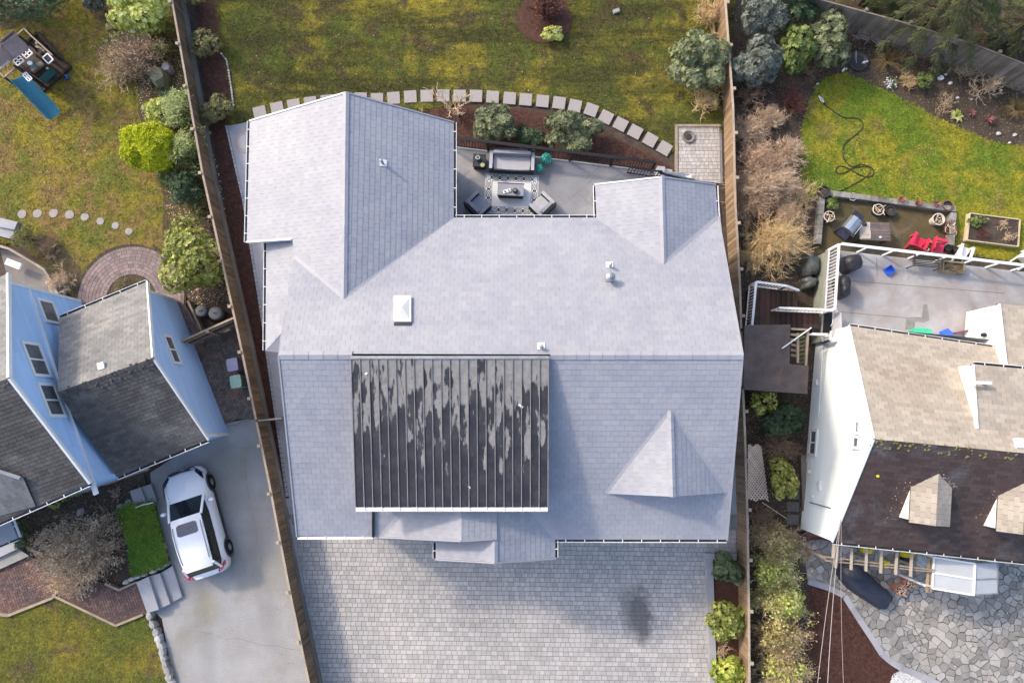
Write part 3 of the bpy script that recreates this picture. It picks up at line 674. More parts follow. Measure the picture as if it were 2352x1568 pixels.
# ================================================================== HOUSES
def slope(parent, poly, plane, edir, expo, width, mat, chunks, seed, deck='roof_deck', gap=.006, thick=.10, t_low=.012, tj=.5, name='roof_slope'):
    P3 = [plane.hit(u, v) for u, v in poly]
    n = len(P3); g = G()
    lo = [p - Vector((0, 0, thick)) for p in P3]
    ar = area2([(p.x, p.y) for p in P3]); fs = [tuple(range(n)), tuple(reversed(range(n, 2 * n)))] + [(i, i + n, (i + 1) % n + n, (i + 1) % n) for i in range(n)]
    if ar < 0: fs = [tuple(reversed(f)) for f in fs]
    g.add(P3 + lo, fs); o = g.build(name, MT[deck], parent)
    chunks.setdefault(mat, []).extend(cover(P3, edir, expo, width, gap=gap, t_low=t_low, seed=seed, tj=tj))
    return P3
def gutter(parent, pts, mat_lip='white', strap=.62, wd=.10, side=None):
    """open trough along an eave with straps across; side = outward direction"""
    for i in range(len(pts) - 1):
        a, b = Vector(pts[i]), Vector(pts[i + 1]); d = (b - a).normalized(); o = Vector((d.y, -d.x, 0)) if side is None else Vector(side)
        o = (o - d * o.dot(d)).normalized()
        g = G().bar(a + o * wd * .5 + Vector((0, 0, -.10)), b + o * wd * .5 + Vector((0, 0, -.10)), wd * .9, .02)
        gu = g.build('gutter', MT['dark_trough'], parent)
        G().bar(a + o * wd + Vector((0, 0, -.05)), b + o * wd + Vector((0, 0, -.05)), .016, .12).build('gutter_lip', MT[mat_lip], gu)
        L = (b - a).length; n = max(1, int(L / strap))
        for k in range(n):
            p = a + (b - a) * ((k + .5) / n)
            G().bar(p + Vector((0, 0, .005)), p + o * wd * 1.05 + Vector((0, 0, .005)), .028, .012, up=(0, 0, 1)).build('strap', MT['white'], gu)
def ridge_caps(parent, a, b, n1, n2, mat, step=.45, wd=.16):
    """folded caps over a ridge; n1, n2 down-slope unit vectors"""
    L = (b - a).length; n = max(1, int(L / step)); d = (b - a) / n
    for k in range(n):
        p, q = a + d * k + Vector((0, 0, .035)), a + d * (k + 1.04) + Vector((0, 0, .047))
        G().add([p, q, q + n1 * wd, p + n1 * wd, q + n2 * wd, p + n2 * wd], [(0, 1, 2, 3), (1, 0, 5, 4)], random.random()).build('ridge_cap', MT[mat], parent)
def wall(parent, name, pts, mat, thick=.0, siding=None, seed=1):
    """flat vertical wall face given its outline in order"""
    g = G().add(pts, [tuple(range(len(pts)))]); o = g.build(name, MT[mat], parent)
    return o
def down(a, b):  # unit vector from a towards b
    return (b - a).normalized()

# ------------------------------------------------------------------ grey house
E, Rg = 4.8, 7.3
house = thing('grey_house', 'large grey metal shingled house in the middle with several gables', 'house', W(1176, 900, 0)); CH = {}
X = Vector((1, 0, 0)); Yd = Vector((0, 1, 0))
PN = Plane(W(700, 815, Rg), W(1600, 815, Rg), W(1176, 500, E))
PS = Plane(W(700, 816, Rg), W(1600, 816, Rg), W(1176, 1236, E))
wr = PN.hit(790, 685); wr0 = W(795, 213, wr.z)
PW = Plane(wr, wr0, W(574, 278, E)); PE = Plane(wr, wr0, W(1042, 281, E))
nr = PN.hit(1525, 605); nr0 = W(1520, 407, nr.z)
PNW = Plane(nr, nr0, W(1367, 424, E)); PNE = Plane(nr, nr0, W(1643, 424, E))
slope(house, [(640, 812), (1706, 815), (1650, 500), (1525, 605), (1370, 500), (1040, 500), (790, 685), (675, 590), (645, 768)], PN, X, .20, .31, 'metal_shingle', CH, 11)
slope(house, [(640, 818), (1706, 817), (1670, 1238), (1275, 1238), (1213, 1166), (935, 1166), (873, 1233), (682, 1230)], PS, X, .20, .31, 'metal_shingle', CH, 12)
slope(house, [(795, 213), (790, 685), (675, 590), (672, 548), (567, 556), (574, 278)], PW, Yd, .20, .31, 'metal_shingle', CH, 13)
slope(house, [(795, 213), (1042, 281), (1042, 500), (790, 685)], PE, Yd, .20, .31, 'metal_shingle', CH, 14)
slope(house, [(1520, 407), (1525, 605), (1370, 500), (1367, 424)], PNW, Yd, .20, .31, 'metal_shingle', CH, 15)
slope(house, [(1520, 407), (1643, 424), (1649, 500), (1525, 605)], PNE, Yd, .20, .31, 'metal_shingle', CH, 16)
# lean-to on the west side with its little hip
PL = Plane(W(612, 553, 4.55), W(610, 806, 4.55), W(676, 600, 5.25))
slope(house, [(612, 553), (690, 548), (700, 700), (646, 766), (610, 806)], PL, Yd, .20, .31, 'metal_shingle', CH, 17)
ha, hb_, hc = PL.hit(646, 766), PL.hit(610, 806), W(650, 810, 4.55)
G().add([ha, hb_, hc, ha - Vector((0, 0, .1)), hb_ - Vector((0, 0, .1)), hc - Vector((0, 0, .1))], [(0, 1, 2), (5, 4, 3), (0, 3, 4, 1), (1, 4, 5, 2), (2, 5, 3, 0)]).build('hip_slope', MT['metal_shingle'], house)
# south dormer gable
da = PS.hit(1540, 943); dl, dr = PS.hit(1393, 1132), PS.hit(1669, 1131); dm = W(1545, 1140, da.z)
PDl, PDr = Plane(da, dm, dl), Plane(da, dm, dr)
slope(house, [(1540, 943), (1545, 1140), (1393, 1133)], PDl, Yd, .20, .31, 'metal_shingle', CH, 18, thick=.03)
slope(house, [(1540, 943), (1669, 1131), (1545, 1140)], PDr, Yd, .20, .31, 'metal_shingle', CH, 19, thick=.03)
wall(house, 'dormer_gable', [dl, dm - Vector((0, 0, .03)), dr], 'grey_wall')
# porch gables at the front
p2 = 5.78; PP2l = Plane(W(1136, 1292, p2), W(1136, 1165, p2), W(1001, 1285, 4.8)); PP2r = Plane(W(1136, 1292, p2), W(1136, 1165, p2), W(1275, 1282, 4.8))
slope(house, [(1136, 1292), (1136, 1150), (1001, 1160), (1001, 1284)], PP2l, Yd, .20, .31, 'metal_shingle', CH, 20)
slope(house, [(1136, 1292), (1275, 1282), (1275, 1236), (1205, 1150), (1136, 1150)], PP2r, Yd, .20, .31, 'metal_shingle', CH, 21)
p1 = 6.12; PP1l = Plane(W(1060, 1242, p1), W(1060, 1170, p1), W(873, 1233, 4.82)); PP1r = Plane(W(1060, 1242, p1), W(1060, 1170, p1), W(1141, 1237, 5.80))
slope(house, [(1060, 1242), (1060, 1150), (952, 1150), (930, 1173), (873, 1233)], PP1l, Yd, .20, .31, 'metal_shingle', CH, 22)
slope(house, [(1060, 1242), (1141, 1237), (1141, 1150), (1060, 1150)], PP1r, Yd, .20, .31, 'metal_shingle', CH, 23)
ga, gb = PS.hit(858, 1150), PS.hit(858, 1231)
G().bar(ga + Vector((0, 0, .05)), gb + Vector((0, 0, .05)), .07, .12).build('step_shade_strip', MT['black_metal'], house)  # black strip standing in for the shade along the roof step
for a, b in ((PP1l.hit(930, 1173), PP1l.hit(873, 1233)), (PN.hit(1040, 500), PN.hit(790, 685)), (PN.hit(675, 590), PN.hit(790, 685)), (PN.hit(1370, 500), PN.hit(1525, 605)), (PN.hit(1650, 500), PN.hit(1525, 605)), (da, dl), (da, dr), (PP2r.hit(1213, 1166), PP2r.hit(1275, 1236))):
    G().bar(a + Vector((0, 0, .015)), b + Vector((0, 0, .015)), .20, .02).build('valley_flashing', MT['metal_shingle'], house)
# shed roof with the black seamed panels
PSh = Plane(W(808, 822, 7.40), W(1259, 822, 7.40), W(1040, 1165, 6.5))
c4 = [PSh.hit(*q) for q in ((806, 822), (1260, 822), (1258, 1163), (817, 1163))]
g = G(); lo = [p - Vector((0, 0, .14)) for p in c4]; g.add(c4 + lo, [(3, 2, 1, 0), (4, 5, 6, 7), (0, 1, 5, 4), (1, 2, 6, 5), (2, 3, 7, 6), (3, 0, 4, 7)]); g.build('shed_roof', MT['under'], house)
fw = [Vector((p.x, p.y + .25, p.z - .14)) for p in (c4[3], c4[2])]
wall(house, 'shed_front_wall', [fw[0], fw[1], Vector((fw[1].x, fw[1].y, PS.z(fw[1].x, fw[1].y))), Vector((fw[0].x, fw[0].y, PS.z(fw[0].x, fw[0].y)))], 'grey_wall')
for q, i in ((c4[0], 0), (c4[1], 1)):
    e = fw[i]; wall(house, 'shed_cheek', [q + Vector((0, 0, -.14)), e, Vector((e.x, e.y, PS.z(e.x, e.y)))], 'grey_wall')
def _panel():
    m, nt, b = _nodes('black roof coating peeling to grey'); v = _vec(nt)
    a = nt.nodes.new('ShaderNodeAttribute'); a.attribute_name = 'tint'
    sp = nt.nodes.new('ShaderNodeSeparateXYZ'); nt.links.new(v, sp.inputs[0])
    # offset each strip by its own tint so that the blisters do not line up
    cb = nt.nodes.new('ShaderNodeCombineXYZ'); ml = nt.nodes.new('ShaderNodeMath'); ml.operation = 'MULTIPLY'; ml.inputs[1].default_value = 37.0
    nt.links.new(a.outputs['Fac'], ml.inputs[0])
    m1 = nt.nodes.new('ShaderNodeMath'); m1.operation = 'MULTIPLY'; m1.inputs[1].default_value = 3.2; nt.links.new(sp.outputs[0], m1.inputs[0])
    m2 = nt.nodes.new('ShaderNodeMath'); m2.operation = 'MULTIPLY'; m2.inputs[1].default_value = .85; nt.links.new(sp.outputs[1], m2.inputs[0])
    nt.links.new(m1.outputs[0], cb.inputs[0]); nt.links.new(m2.outputs[0], cb.inputs[1]); nt.links.new(ml.outputs[0], cb.inputs[2])
    n = nt.nodes.new('ShaderNodeTexNoise'); n.inputs['Scale'].default_value = 1.0; n.inputs['Detail'].default_value = 5.0; n.inputs['Roughness'].default_value = .55; nt.links.new(cb.outputs[0], n.inputs['Vector'])
    # the coating has gone most near the ridge: wear grows with y (up the roof)
    r = nt.nodes.new('ShaderNodeMapRange'); r.inputs[1].default_value = c4[3].y; r.inputs[2].default_value = c4[0].y; r.inputs[3].default_value = -.24; r.inputs[4].default_value = .13
    nt.links.new(sp.outputs[1], r.inputs[0])
    ad = nt.nodes.new('ShaderNodeMath'); ad.operation = 'ADD'; nt.links.new(n.outputs[0], ad.inputs[0]); nt.links.new(r.outputs[0], ad.inputs[1])
    th = nt.nodes.new('ShaderNodeMapRange'); th.inputs[1].default_value = .49; th.inputs[2].default_value = .53; nt.links.new(ad.outputs[0], th.inputs[0])
    blk = _mix(nt, _noise(nt, v, 2.0, 4, .6, .4, .7), (.018, .017, .025), (.044, .041, .046))
    gry = _mix(nt, _noise(nt, v, 5.0, 4, .6, .35, .65), (.25, .24, .228), (.18, .172, .167))
    col = _mix(nt, th.outputs[0], blk, gry); nt.links.new(col, b.inputs['Base Color']); b.inputs['Roughness'].default_value = .55
    return m
MT['peel'] = _panel()
NP = 22
for k in range(NP):
    f0, f1 = k / NP, (k + 1) / NP
    q = [c4[0].lerp(c4[1], f0), c4[0].lerp(c4[1], f1), c4[3].lerp(c4[2], f1), c4[3].lerp(c4[2], f0)]
    up = PSh.n * .012; q = [p + up for p in q]; mid = lambda a, b: (a + b) / 2 - PSh.n * .002
    m0, m1 = mid(q[0], q[1]), mid(q[3], q[2])
    G().add([q[0], m0, q[1], q[2], m1, q[3]], [(5, 4, 1, 0), (4, 3, 2, 1)], random.random()).build('roof_panel', MT['peel'], house)
MT['seam'] = M('grey raised seam', (.25, .243, .24), (.16, .155, .155), 4, tint=.1, fine=.2)
for k in range(NP + 1):
    a, b = c4[0].lerp(c4[1], k / NP), c4[3].lerp(c4[2], k / NP)
    G().bar(a + PSh.n * .03, b + PSh.n * .025, .028, .03).build('seam', MT['seam'], house)
G().bar(c4[0] + Vector((0, .02, .03)), c4[1] + Vector((0, .02, .03)), .10, .04).build('ridge_flashing', MT['galv'], house)
gutter(house, [c4[3], c4[2]], strap=.55, wd=.15, side=(0, -1, 0))
G().bar(c4[3] + Vector((0, -.075, -.03)), c4[2] + Vector((0, -.075, -.03)), .10, .02).build('gutter_guard', MT['white'], house)
for k, (u, v, dx, dy) in enumerate([(839, 859, 5, -3), (1191, 928, 10, 7), (1077, 1115, 2, 6)]):
    a = PSh.hit(u, v) + PSh.n * .03; b = PSh.hit(u + dx, v + dy) + PSh.n * .03
    G().bar(a, b, .06, .01).build('patch', MT['white'], house)
# ridge caps
sN, sS = Vector((0, 1, -.46)).normalized(), Vector((0, -1, -.39)).normalized()
ridge_caps(house, PN.hit(1264, 815.5), PN.hit(1706, 815.5), sN, sS, 'metal_shingle', .42)
ridge_caps(house, PN.hit(640, 815), PN.hit(808, 815), sN, sS, 'metal_shingle', .42)
sWl, sEr = Vector((-1, 0, -.42)).normalized(), Vector((1, 0, -.47)).normalized()
ridge_caps(house, wr, wr0, sWl, sEr, 'metal_shingle', .6, .12)
ridge_caps(house, nr, nr0, sWl, sEr, 'metal_shingle', .6, .12)
ridge_caps(house, da, dm, sWl, sEr, 'metal_shingle', .3, .12)
ridge_caps(house, W(1136, 1240, p2), W(1136, 1292, p2), sWl, sEr, 'metal_shingle', .4, .12)
for m, c in CH.items(): pieces(house, 'shingle', c, MT[m], 300, 'shingle_field')
# gutters
gutter(house, [PW.hit(574, 278), PW.hit(567, 556)], side=(-1, 0, 0))
gutter(house, [PE.hit(1042, 281), PE.hit(1042, 498)], side=(1, 0, 0))
gutter(house, [PN.hit(1046, 500), PN.hit(1368, 500)], side=(0, 1, 0))
gutter(house, [PNW.hit(1369, 426), PNW.hit(1371, 498)], side=(-1, 0, 0))
gutter(house, [PNE.hit(1643, 426), PNE.hit(1646, 498)], side=(1, 0, 0))
gutter(house, [PL.hit(612, 556), PL.hit(610, 804)], side=(-1, 0, 0))
gutter(house, [PS.hit(683, 1231), PS.hit(856, 1230)], side=(0, -1, 0))
G().bar(PS.hit(683, 1231) + Vector((0, -.06, -.03)), PS.hit(856, 1230) + Vector((0, -.06, -.03)), .08, .02).build('gutter_guard', MT['white'], house)
gutter(house, [PS.hit(1278, 1238), PS.hit(1669, 1239)], side=(0, -1, 0))
gutter(house, [PP2r.hit(1275, 1240), PP2r.hit(1275, 1280)], side=(1, 0, 0), strap=.35)
gutter(house, [PP2l.hit(1001, 1246), PP2l.hit(1001, 1282)], side=(-1, 0, 0), strap=.35)
# white fascia on the rakes
def fascia(pts, wd=.05, ht=.16, mat='white', parent=house):
    for i in range(len(pts) - 1):
        G().bar(pts[i] - Vector((0, 0, .045)), pts[i + 1] - Vector((0, 0, .045)), wd, ht).build('fascia', MT[mat], parent)
fascia([PW.hit(574, 278), PW.hit(795, 213)]); fascia([PE.hit(795, 213), PE.hit(1042, 281)], mat='metal_shingle')
fascia([PW.hit(567, 556), PW.hit(672, 549)]); fascia([PNW.hit(1367, 424), PNW.hit(1520, 407)]); fascia([PNE.hit(1520, 407), PNE.hit(1643, 424)], mat='metal_shingle')
fascia([PN.hit(1650, 500), PN.hit(1706, 815), PS.hit(1670, 1239)], mat='metal_shingle'); fascia([PN.hit(640, 815), PS.hit(682, 1231)], mat='metal_shingle')
fascia([PP2l.hit(1001, 1284), PP2l.hit(1136, 1292), PP2r.hit(1275, 1282)], mat='metal_shingle'); fascia([PP1l.hit(873, 1233), PP1l.hit(1060, 1242), PP1r.hit(1141, 1237)], mat='metal_shingle')
# walls below the eaves
xl, xr = PN.hit(640, 815).x + .35, PN.hit(1706, 815).x - .35
yn, ys, yr = PN.hit(1200, 500).y - .45, PS.hit(1200, 1236).y + .45, PN.hit(1200, 815).y
body = G().prism([(xl, ys), (xr, ys), (xr, yn), (xl, yn)], 0, 4.55)
for xx in (xl, xr): body.add([(xx, ys, 4.5), (xx, yr, PN.z(0, yr) - .2), (xx, yn, 4.5)], [(0, 1, 2)])
body.build('wall', MT['grey_wall'], house)
wy = W(795, 279, E).y - .4; wl, we = PW.hit(570, 400).x + .4, PE.hit(1042, 400).x - .4
G().prism([(wl, PW.hit(567, 556).y + .3), (we, yn - .5), (we, wy), (wl, wy)], 0, 4.5).add([(wl, wy, 4.4), (wr.x, wy, wr.z - .25), (we, wy, 4.4)], [(0, 1, 2)]).build('wing_wall', MT['grey_wall'], house)
nx0, nx1, ny = PNW.hit(1369, 460).x + .4, PNE.hit(1645, 460).x - .4, W(1520, 424, E).y - .35
G().prism([(nx0, yn - .5), (nx1, yn - .5), (nx1, ny), (nx0, ny)], 0, 4.5).add([(nx0, ny, 4.4), (nr.x, ny, nr.z - .2), (nx1, ny, 4.4)], [(0, 1, 2)]).build('wing_wall', MT['grey_wall'], house)
G().prism([(PL.hit(612, 700).x + .3, PL.hit(612, 800).y + .2), (xl, PL.hit(612, 800).y + .2), (xl, PL.hit(612, 560).y), (PL.hit(612, 700).x + .3, PL.hit(612, 560).y)], 0, 4.3).build('lean_to_wall', MT['grey_wall'], house)
px0, px1, py = W(1001, 1284, 4.8).x + .3, W(1275, 1284, 4.8).x - .3, W(1136, 1284, 4.8).y + .4
G().prism([(px0, py), (px1, py), (px1, ys), (px0, ys)], 0, 4.5).build('porch_wall', MT['grey_wall'], house)
for k, xx in enumerate((xl + 1.2, xl + 3.2, xr - 4.9, xr - 2.2)):
    w_ = 1.3 if k < 2 else 2.3; zz = (1.2, 2.4) if k < 2 else (0.0, 2.2)
    f = G().box((xx, ys - .03, (zz[0] + zz[1]) / 2 + .1), (w_ + .2, .06, zz[1] - zz[0] + .2)).build('window' if k < 2 else 'garage_door', MT['white'], house)
    G().box((xx, ys - .065, (zz[0] + zz[1]) / 2 + .1), (w_, .02, zz[1] - zz[0])).build('pane' if k < 2 else 'door_panel', MT['glass' if k < 2 else 'white'], f)
# roof vents and skylight
def flue(u, v, plane, r, h, base, cap, name, sq=.17):
    p = plane.hit(u, v); n = plane.n
    o = G().tube([p, p + Vector((0, 0, h))], r, 14).build(name, MT['galv'], house, smooth=False)
    q = n.orthogonal()
    xx = Vector((1, 0, 0)); xx = (xx - n * xx.dot(n)).normalized(); yy = n.cross(xx)
    if sq: G().box(p + n * .03 + yy * .03, (sq * 1.5, sq * 1.5, .012), M3=Matrix((xx, yy, n)).transposed()).build('vent_flashing', MT[base], o)
    G().lathe(p + Vector((0, 0, h)), cap, 14).build('vent_cap', MT['galv'], o)
flue(880, 377, PE, .05, .38, 'white', [(.06, 0), (.06, .03), (.03, .05)], 'vent_pipe')
flue(1400, 611, PN, .05, .30, 'white', [(.06, 0), (.06, .04), (.02, .06)], 'vent_pipe')
flue(1399, 641, PN, .10, .36, 'galv', [(.17, -.04), (.17, .06), (.05, .11), (.05, .14)], 'flue_pipe', .20)
flue(1243, 797, PN, .06, .22, 'white', [(.07, 0), (.06, .04), (.02, .05)], 'vent_pipe')
s4 = [PN.hit(*q) for q in ((906, 683), (945, 683), (945, 742), (906, 742))]; n = PN.n
sk = G().add([p for p in s4] + [p + n * .12 for p in s4], [(4, 7, 6, 5), (0, 4, 5, 1), (1, 5, 6, 2), (2, 6, 7, 3), (3, 7, 4, 0)]).build('skylight', MT['white'], house)
cc = sum(s4, Vector()) / 4; G().add([cc + (p - cc) * .80 + n * .13 for p in s4] + [cc + n * .19], [(1, 0, 4), (2, 1, 4), (3, 2, 4), (0, 3, 4)]).build('skylight_dome', MT['clear'], sk)
G().bar(s4[3] + n * .05 - Vector((0, .06, 0)), s4[2] + n * .05 - Vector((0, .06, 0)), .10, .06).build('skylight_apron', MT['dark_trough'], sk)

# ------------------------------------------------------------------ blue house (left)
blue = thing('blue_house', 'sky blue house with grey shingle roofs and white trim at the left edge', 'house', W(250, 900, 0)); CH = {}
r1, e1, r2, e2 = 4.75, 2.8, 6.6, 4.6
RA, RB = W(133, 900, r1), W(351, 822, r1); ed = (RB - RA).normalized()
Q1 = Plane(RA, RB, W(337, 647, e1)); Q2 = Plane(RA, RB, W(477, 1008, e1))
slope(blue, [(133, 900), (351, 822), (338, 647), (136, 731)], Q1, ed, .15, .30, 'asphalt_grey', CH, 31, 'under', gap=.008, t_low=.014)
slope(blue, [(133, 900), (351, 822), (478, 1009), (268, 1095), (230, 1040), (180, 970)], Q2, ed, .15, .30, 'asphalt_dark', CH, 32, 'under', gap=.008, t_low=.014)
SA, SB = W(-90, 908, r2), W(20, 868, r2); ed2 = ed
SA = SB - ed * 8
Q3 = Plane(SA, SB, W(18, 630, e2)); Q4 = Plane(SA, SB, W(206, 1109, e2))
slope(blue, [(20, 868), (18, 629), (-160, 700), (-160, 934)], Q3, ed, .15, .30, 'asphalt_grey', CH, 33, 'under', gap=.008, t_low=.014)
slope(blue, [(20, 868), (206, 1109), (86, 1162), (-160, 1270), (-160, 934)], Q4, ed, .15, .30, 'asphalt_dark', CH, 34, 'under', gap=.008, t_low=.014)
for m, c in CH.items():
    pieces(blue, 'shingle', c, MT[m], 150, 'shingle_field')
gutter(blue, [Q1.hit(136, 731), Q1.hit(337, 648)], side=(-.3, 1, 0), wd=.11); gutter(blue, [Q2.hit(268, 1095), Q2.hit(477, 1009)], side=(.3, -1, 0), wd=.11)
gutter(blue, [Q4.hit(-30, 1213), Q4.hit(205, 1110)], side=(.3, -1, 0), wd=.10)
fascia([Q1.hit(338, 647), Q1.hit(351, 822), Q2.hit(478, 1009)], parent=blue, wd=.06); fascia([Q3.hit(18, 629), Q3.hit(20, 868), Q4.hit(206, 1109)], parent=blue, wd=.08)
perp = Vector((ed.y, -ed.x, 0))                                     # down the picture
def gable_wall(parent, pN, pR, pS, inset, mat, board='siding_board', expo=.16, seed=1, z0=0.0):
    """vertical wall under a rake: north corner, ridge, south corner (3-D); inset away from the viewer side"""
    off = -ed * inset
    n0, r0_, s0 = [Vector((p.x, p.y, 0)) + off for p in (pN, pR, pS)]
    dn = (s0 - n0).normalized(); n0 = n0 + dn * .25; s0 = s0 - dn * .25
    mid = n0.lerp(s0, .5)
    pts = [Vector((n0.x, n0.y, z0)), Vector((s0.x, s0.y, z0)), Vector((s0.x, s0.y, pS.z - .05)), Vector((mid.x, mid.y, pR.z - .12)), Vector((n0.x, n0.y, pN.z - .05))]
    o = wall(parent, 'wall', pts, mat)
    pieces(parent, board, cover(pts, dn, expo, 3.6, gap=.006, t_low=.04, t_high=.004, seed=seed, tj=.5, wjit=.3), MT[mat], 290)
    return pts, Plane(pts[0], pts[1], pts[3])
w1, WP1 = gable_wall(blue, Q1.hit(338, 647), Q1.hit(351, 822), Q2.hit(478, 1009), .28, 'blue_wall', seed=41)
w2, WP2 = gable_wall(blue, Q3.hit(18, 629), Q3.hit(20, 868), Q4.hit(206, 1109), .22, 'blue_wall', seed=42)
def side_prism(pts, depth, parent, mat, zN, zS):
    b = -ed * depth
    G().add([pts[0], pts[1], pts[1] + b, pts[0] + b, Vector((pts[0].x, pts[0].y, zN)), Vector((pts[1].x, pts[1].y, zS)), Vector((pts[1].x, pts[1].y, zS)) + b, Vector((pts[0].x, pts[0].y, zN)) + b], [(0, 3, 7, 4), (1, 5, 6, 2), (3, 2, 6, 7)]).build('wall', MT[mat], parent)
side_prism(w1, 3.0, blue, 'blue_wall', e1 - .1, e1 - .1); side_prism(w2, 6.5, blue, 'blue_wall', e2 - .1, e2 - .1)
for pts, qs in ((w1, (w1[0], w1[1])), (w2, (w2[0],))):
    for q in qs:
        G().box((q.x, q.y, (pts[2].z) / 2 - .05), (.11, .11, pts[2].z - .1), math.atan2(ed.y, ed.x)).build('corner_board', MT['white'], blue)
def hung_window(parent, plane, quad, bars, glass='glass'):
    o3 = Vector((0, 0, CAMH)); n = plane.n if plane.n.dot(o3 - plane.p) > 0 else -plane.n
    P4 = [plane.hit(*q) + n * .05 for q in quad]; c = sum(P4, Vector()) / 4
    Z = Vector((0, 0, 1)); hx = n.cross(Z).normalized()
    wd = max((p - c).dot(hx) for p in P4) * .98; ht = max((p - c).z for p in P4) * .98
    rect = lambda a, b, k: [c + hx * (a * sx) + Z * (b * sz) + n * k for sx, sz in ((-1, -1), (1, -1), (1, 1), (-1, 1))]
    fr = G(); t = .11
    for (a0, a1, b0, b1) in ((-wd, wd, ht - t, ht), (-wd, wd, -ht, -ht + t), (-wd, -wd + t, -ht + t, ht - t), (wd - t, wd, -ht + t, ht - t)):
        q = [c + hx * a + Z * b + n * k for k in (-.04, .03) for a, b in ((a0, b0), (a1, b0), (a1, b1), (a0, b1))]
        fr.add(q, [(0, 1, 2, 3), (4, 5, 6, 7), (0, 1, 5, 4), (1, 2, 6, 5), (2, 3, 7, 6), (3, 0, 4, 7)])
    win = fr.build('window', MT['white'], parent)
    G().add(rect(wd - t, ht - t, -.005), [(0, 1, 2, 3)]).build('pane', MT[glass], win)
    for k in range(bars):
        f = -1 + 2 * (k + 1) / (bars + 1)
        a, b = c + hx * (f * wd) + n * .01, c + hx * (f * wd) + n * .01
        G().bar(a - Z * (ht - t), b + Z * (ht - t), .06, .03, up=n).build('glazing_bar', MT['white'], win)
hung_window(blue, WP2, [(47, 787), (88, 788), (116, 867), (76, 866)], 1); hung_window(blue, WP2, [(82, 881), (122, 881), (151, 958), (112, 960)], 1)
hung_window(blue, WP2, [(82, 687), (119, 693), (138, 746), (102, 741)], 0); hung_window(blue, WP1, [(371, 769), (391, 771), (416, 838), (397, 837)], 1)
nb = (WP2.n if WP2.n.dot(Vector((0, 0, CAMH)) - WP2.p) > 0 else -WP2.n) * .04
G().bar(WP2.hit(62, 668) + nb, WP2.hit(219, 1136) + nb, .06, .18, up=nb).build('belly_band', MT['white'], blue)
v = Q1.hit(235, 842); G().box(v + Q1.n * .06, (.24, .26, .10), .3).build('roof_vent', MT['white'], blue)
# mossy ridge cap tufts on both ridges
for a, b, n in ((RA, RB, 46), (SA, SB, 30)):
    for k in range(n):
        p = a.lerp(b, (k + random.random()) / n) + perp * random.uniform(-.05, .35) + Vector((0, 0, .02)); p.z -= abs((p - a).dot(perp)) * .5
        s_ = random.uniform(.02, .05)
        G().lathe(p, [(s_, -.02), (s_ * .8, s_ * .3), (s_ * .2, s_ * .5)], 6, sx=1.5, rz=random.random() * 3, t=random.random() * .3).build('moss_tuft', MT['asphalt_dark'], blue)
# front porch roof of the blue house, lower left
porch = thing('porch_roof', 'small pale grey shingled porch roof with white gutter, lower left', 'porch', W(0, 1140, 0)); CH = {}
up_ = Vector((0, 0, .12)); pa, pb = Q4.hit(-120, 1040) + up_, Q4.hit(53, 1096) + up_; PQ = Plane(pa, pb, Q4.hit(82, 1162) + up_ * .5)
slope(porch, [(53, 1096), (82, 1162), (-120, 1215), (-120, 1040)], PQ, Vector((-.35, 1, 0)), .15, .30, 'asphalt_grey', CH, 35, 'under', t_low=.014)
pieces(porch, 'shingle', CH['asphalt_grey'], MT['asphalt_grey'], 120)
fq = polyT('L4', [(-300, 60), (78, 30), (160, 238), (-300, 420)], 2.6)
G().prism(fq, 2.5, 2.6).build('flat_roof', MT['concrete'], porch)
gutter(porch, [fq[1], fq[2]], side=(1, .2, 0), wd=.09); gutter(porch, [fq[2], fq[3]], side=(.3, -1, 0), wd=.09)
G().bar(pa + Vector((0, 0, .04)), pb + Vector((0, 0, .04)), .12, .05).build('ridge_cap', MT['concrete'], porch)

# ------------------------------------------------------------------ sage house (right)
sage = thing('sage_house', 'pale sage house with tan and dark brown shingle roof at the right edge', 'house', W(2200, 1000, 0)); CH = {}
hr, he = 5.6, 3.0
TA, TB = W(2007, 1008, hr), W(2352, 1040, hr); sd = (TB - TA).normalized()
K1 = Plane(TA, TB, W(1950, 748, he)); K2 = Plane(TA, TB, W(1912, 1243, he))
slope(sage, [(2007, 1008), (2560, 1060), (2560, 838), (1950, 748)], K1, sd, .165, .36, 'asphalt_tan', CH, 51, 'under', gap=.01, t_low=.014)
slope(sage, [(2007, 1008), (2560, 1060), (2560, 1312), (1912, 1243)], K2, sd, .165, .36, 'asphalt_brown', CH, 52, 'under', gap=.01, t_low=.014)
# shed dormer on the back slope
sa = K1.hit(2243, 985); sz = K1.hit(2232, 836).z + .95
K3 = Plane(sa, K1.hit(2352, 995), W(2232, 836, sz))
slope(sage, [(2243, 985), (2560, 1012), (2560, 866), (2232, 836)], K3, sd, .165, .36, 'asphalt_tan', CH, 53, 'under', gap=.01, t_low=.014)
d0 = K3.hit(2234, 838); wall(sage, 'dormer_cheek', [d0, sa, Vector((d0.x, d0.y, K1.z(d0.x, d0.y)))], 'bright_white')
G().bar(d0, sa, .06, .14).build('fascia', MT['white'], sage)
wall(sage, 'dormer_front', [d0, K3.hit(2560, 868), K1.hit(2560, 868), Vector((d0.x, d0.y, K1.z(d0.x, d0.y)))], 'bright_white')
gutter(sage, [K3.hit(2240, 837), K3.hit(2500, 861)], side=(.1, 1, 0), wd=.10)
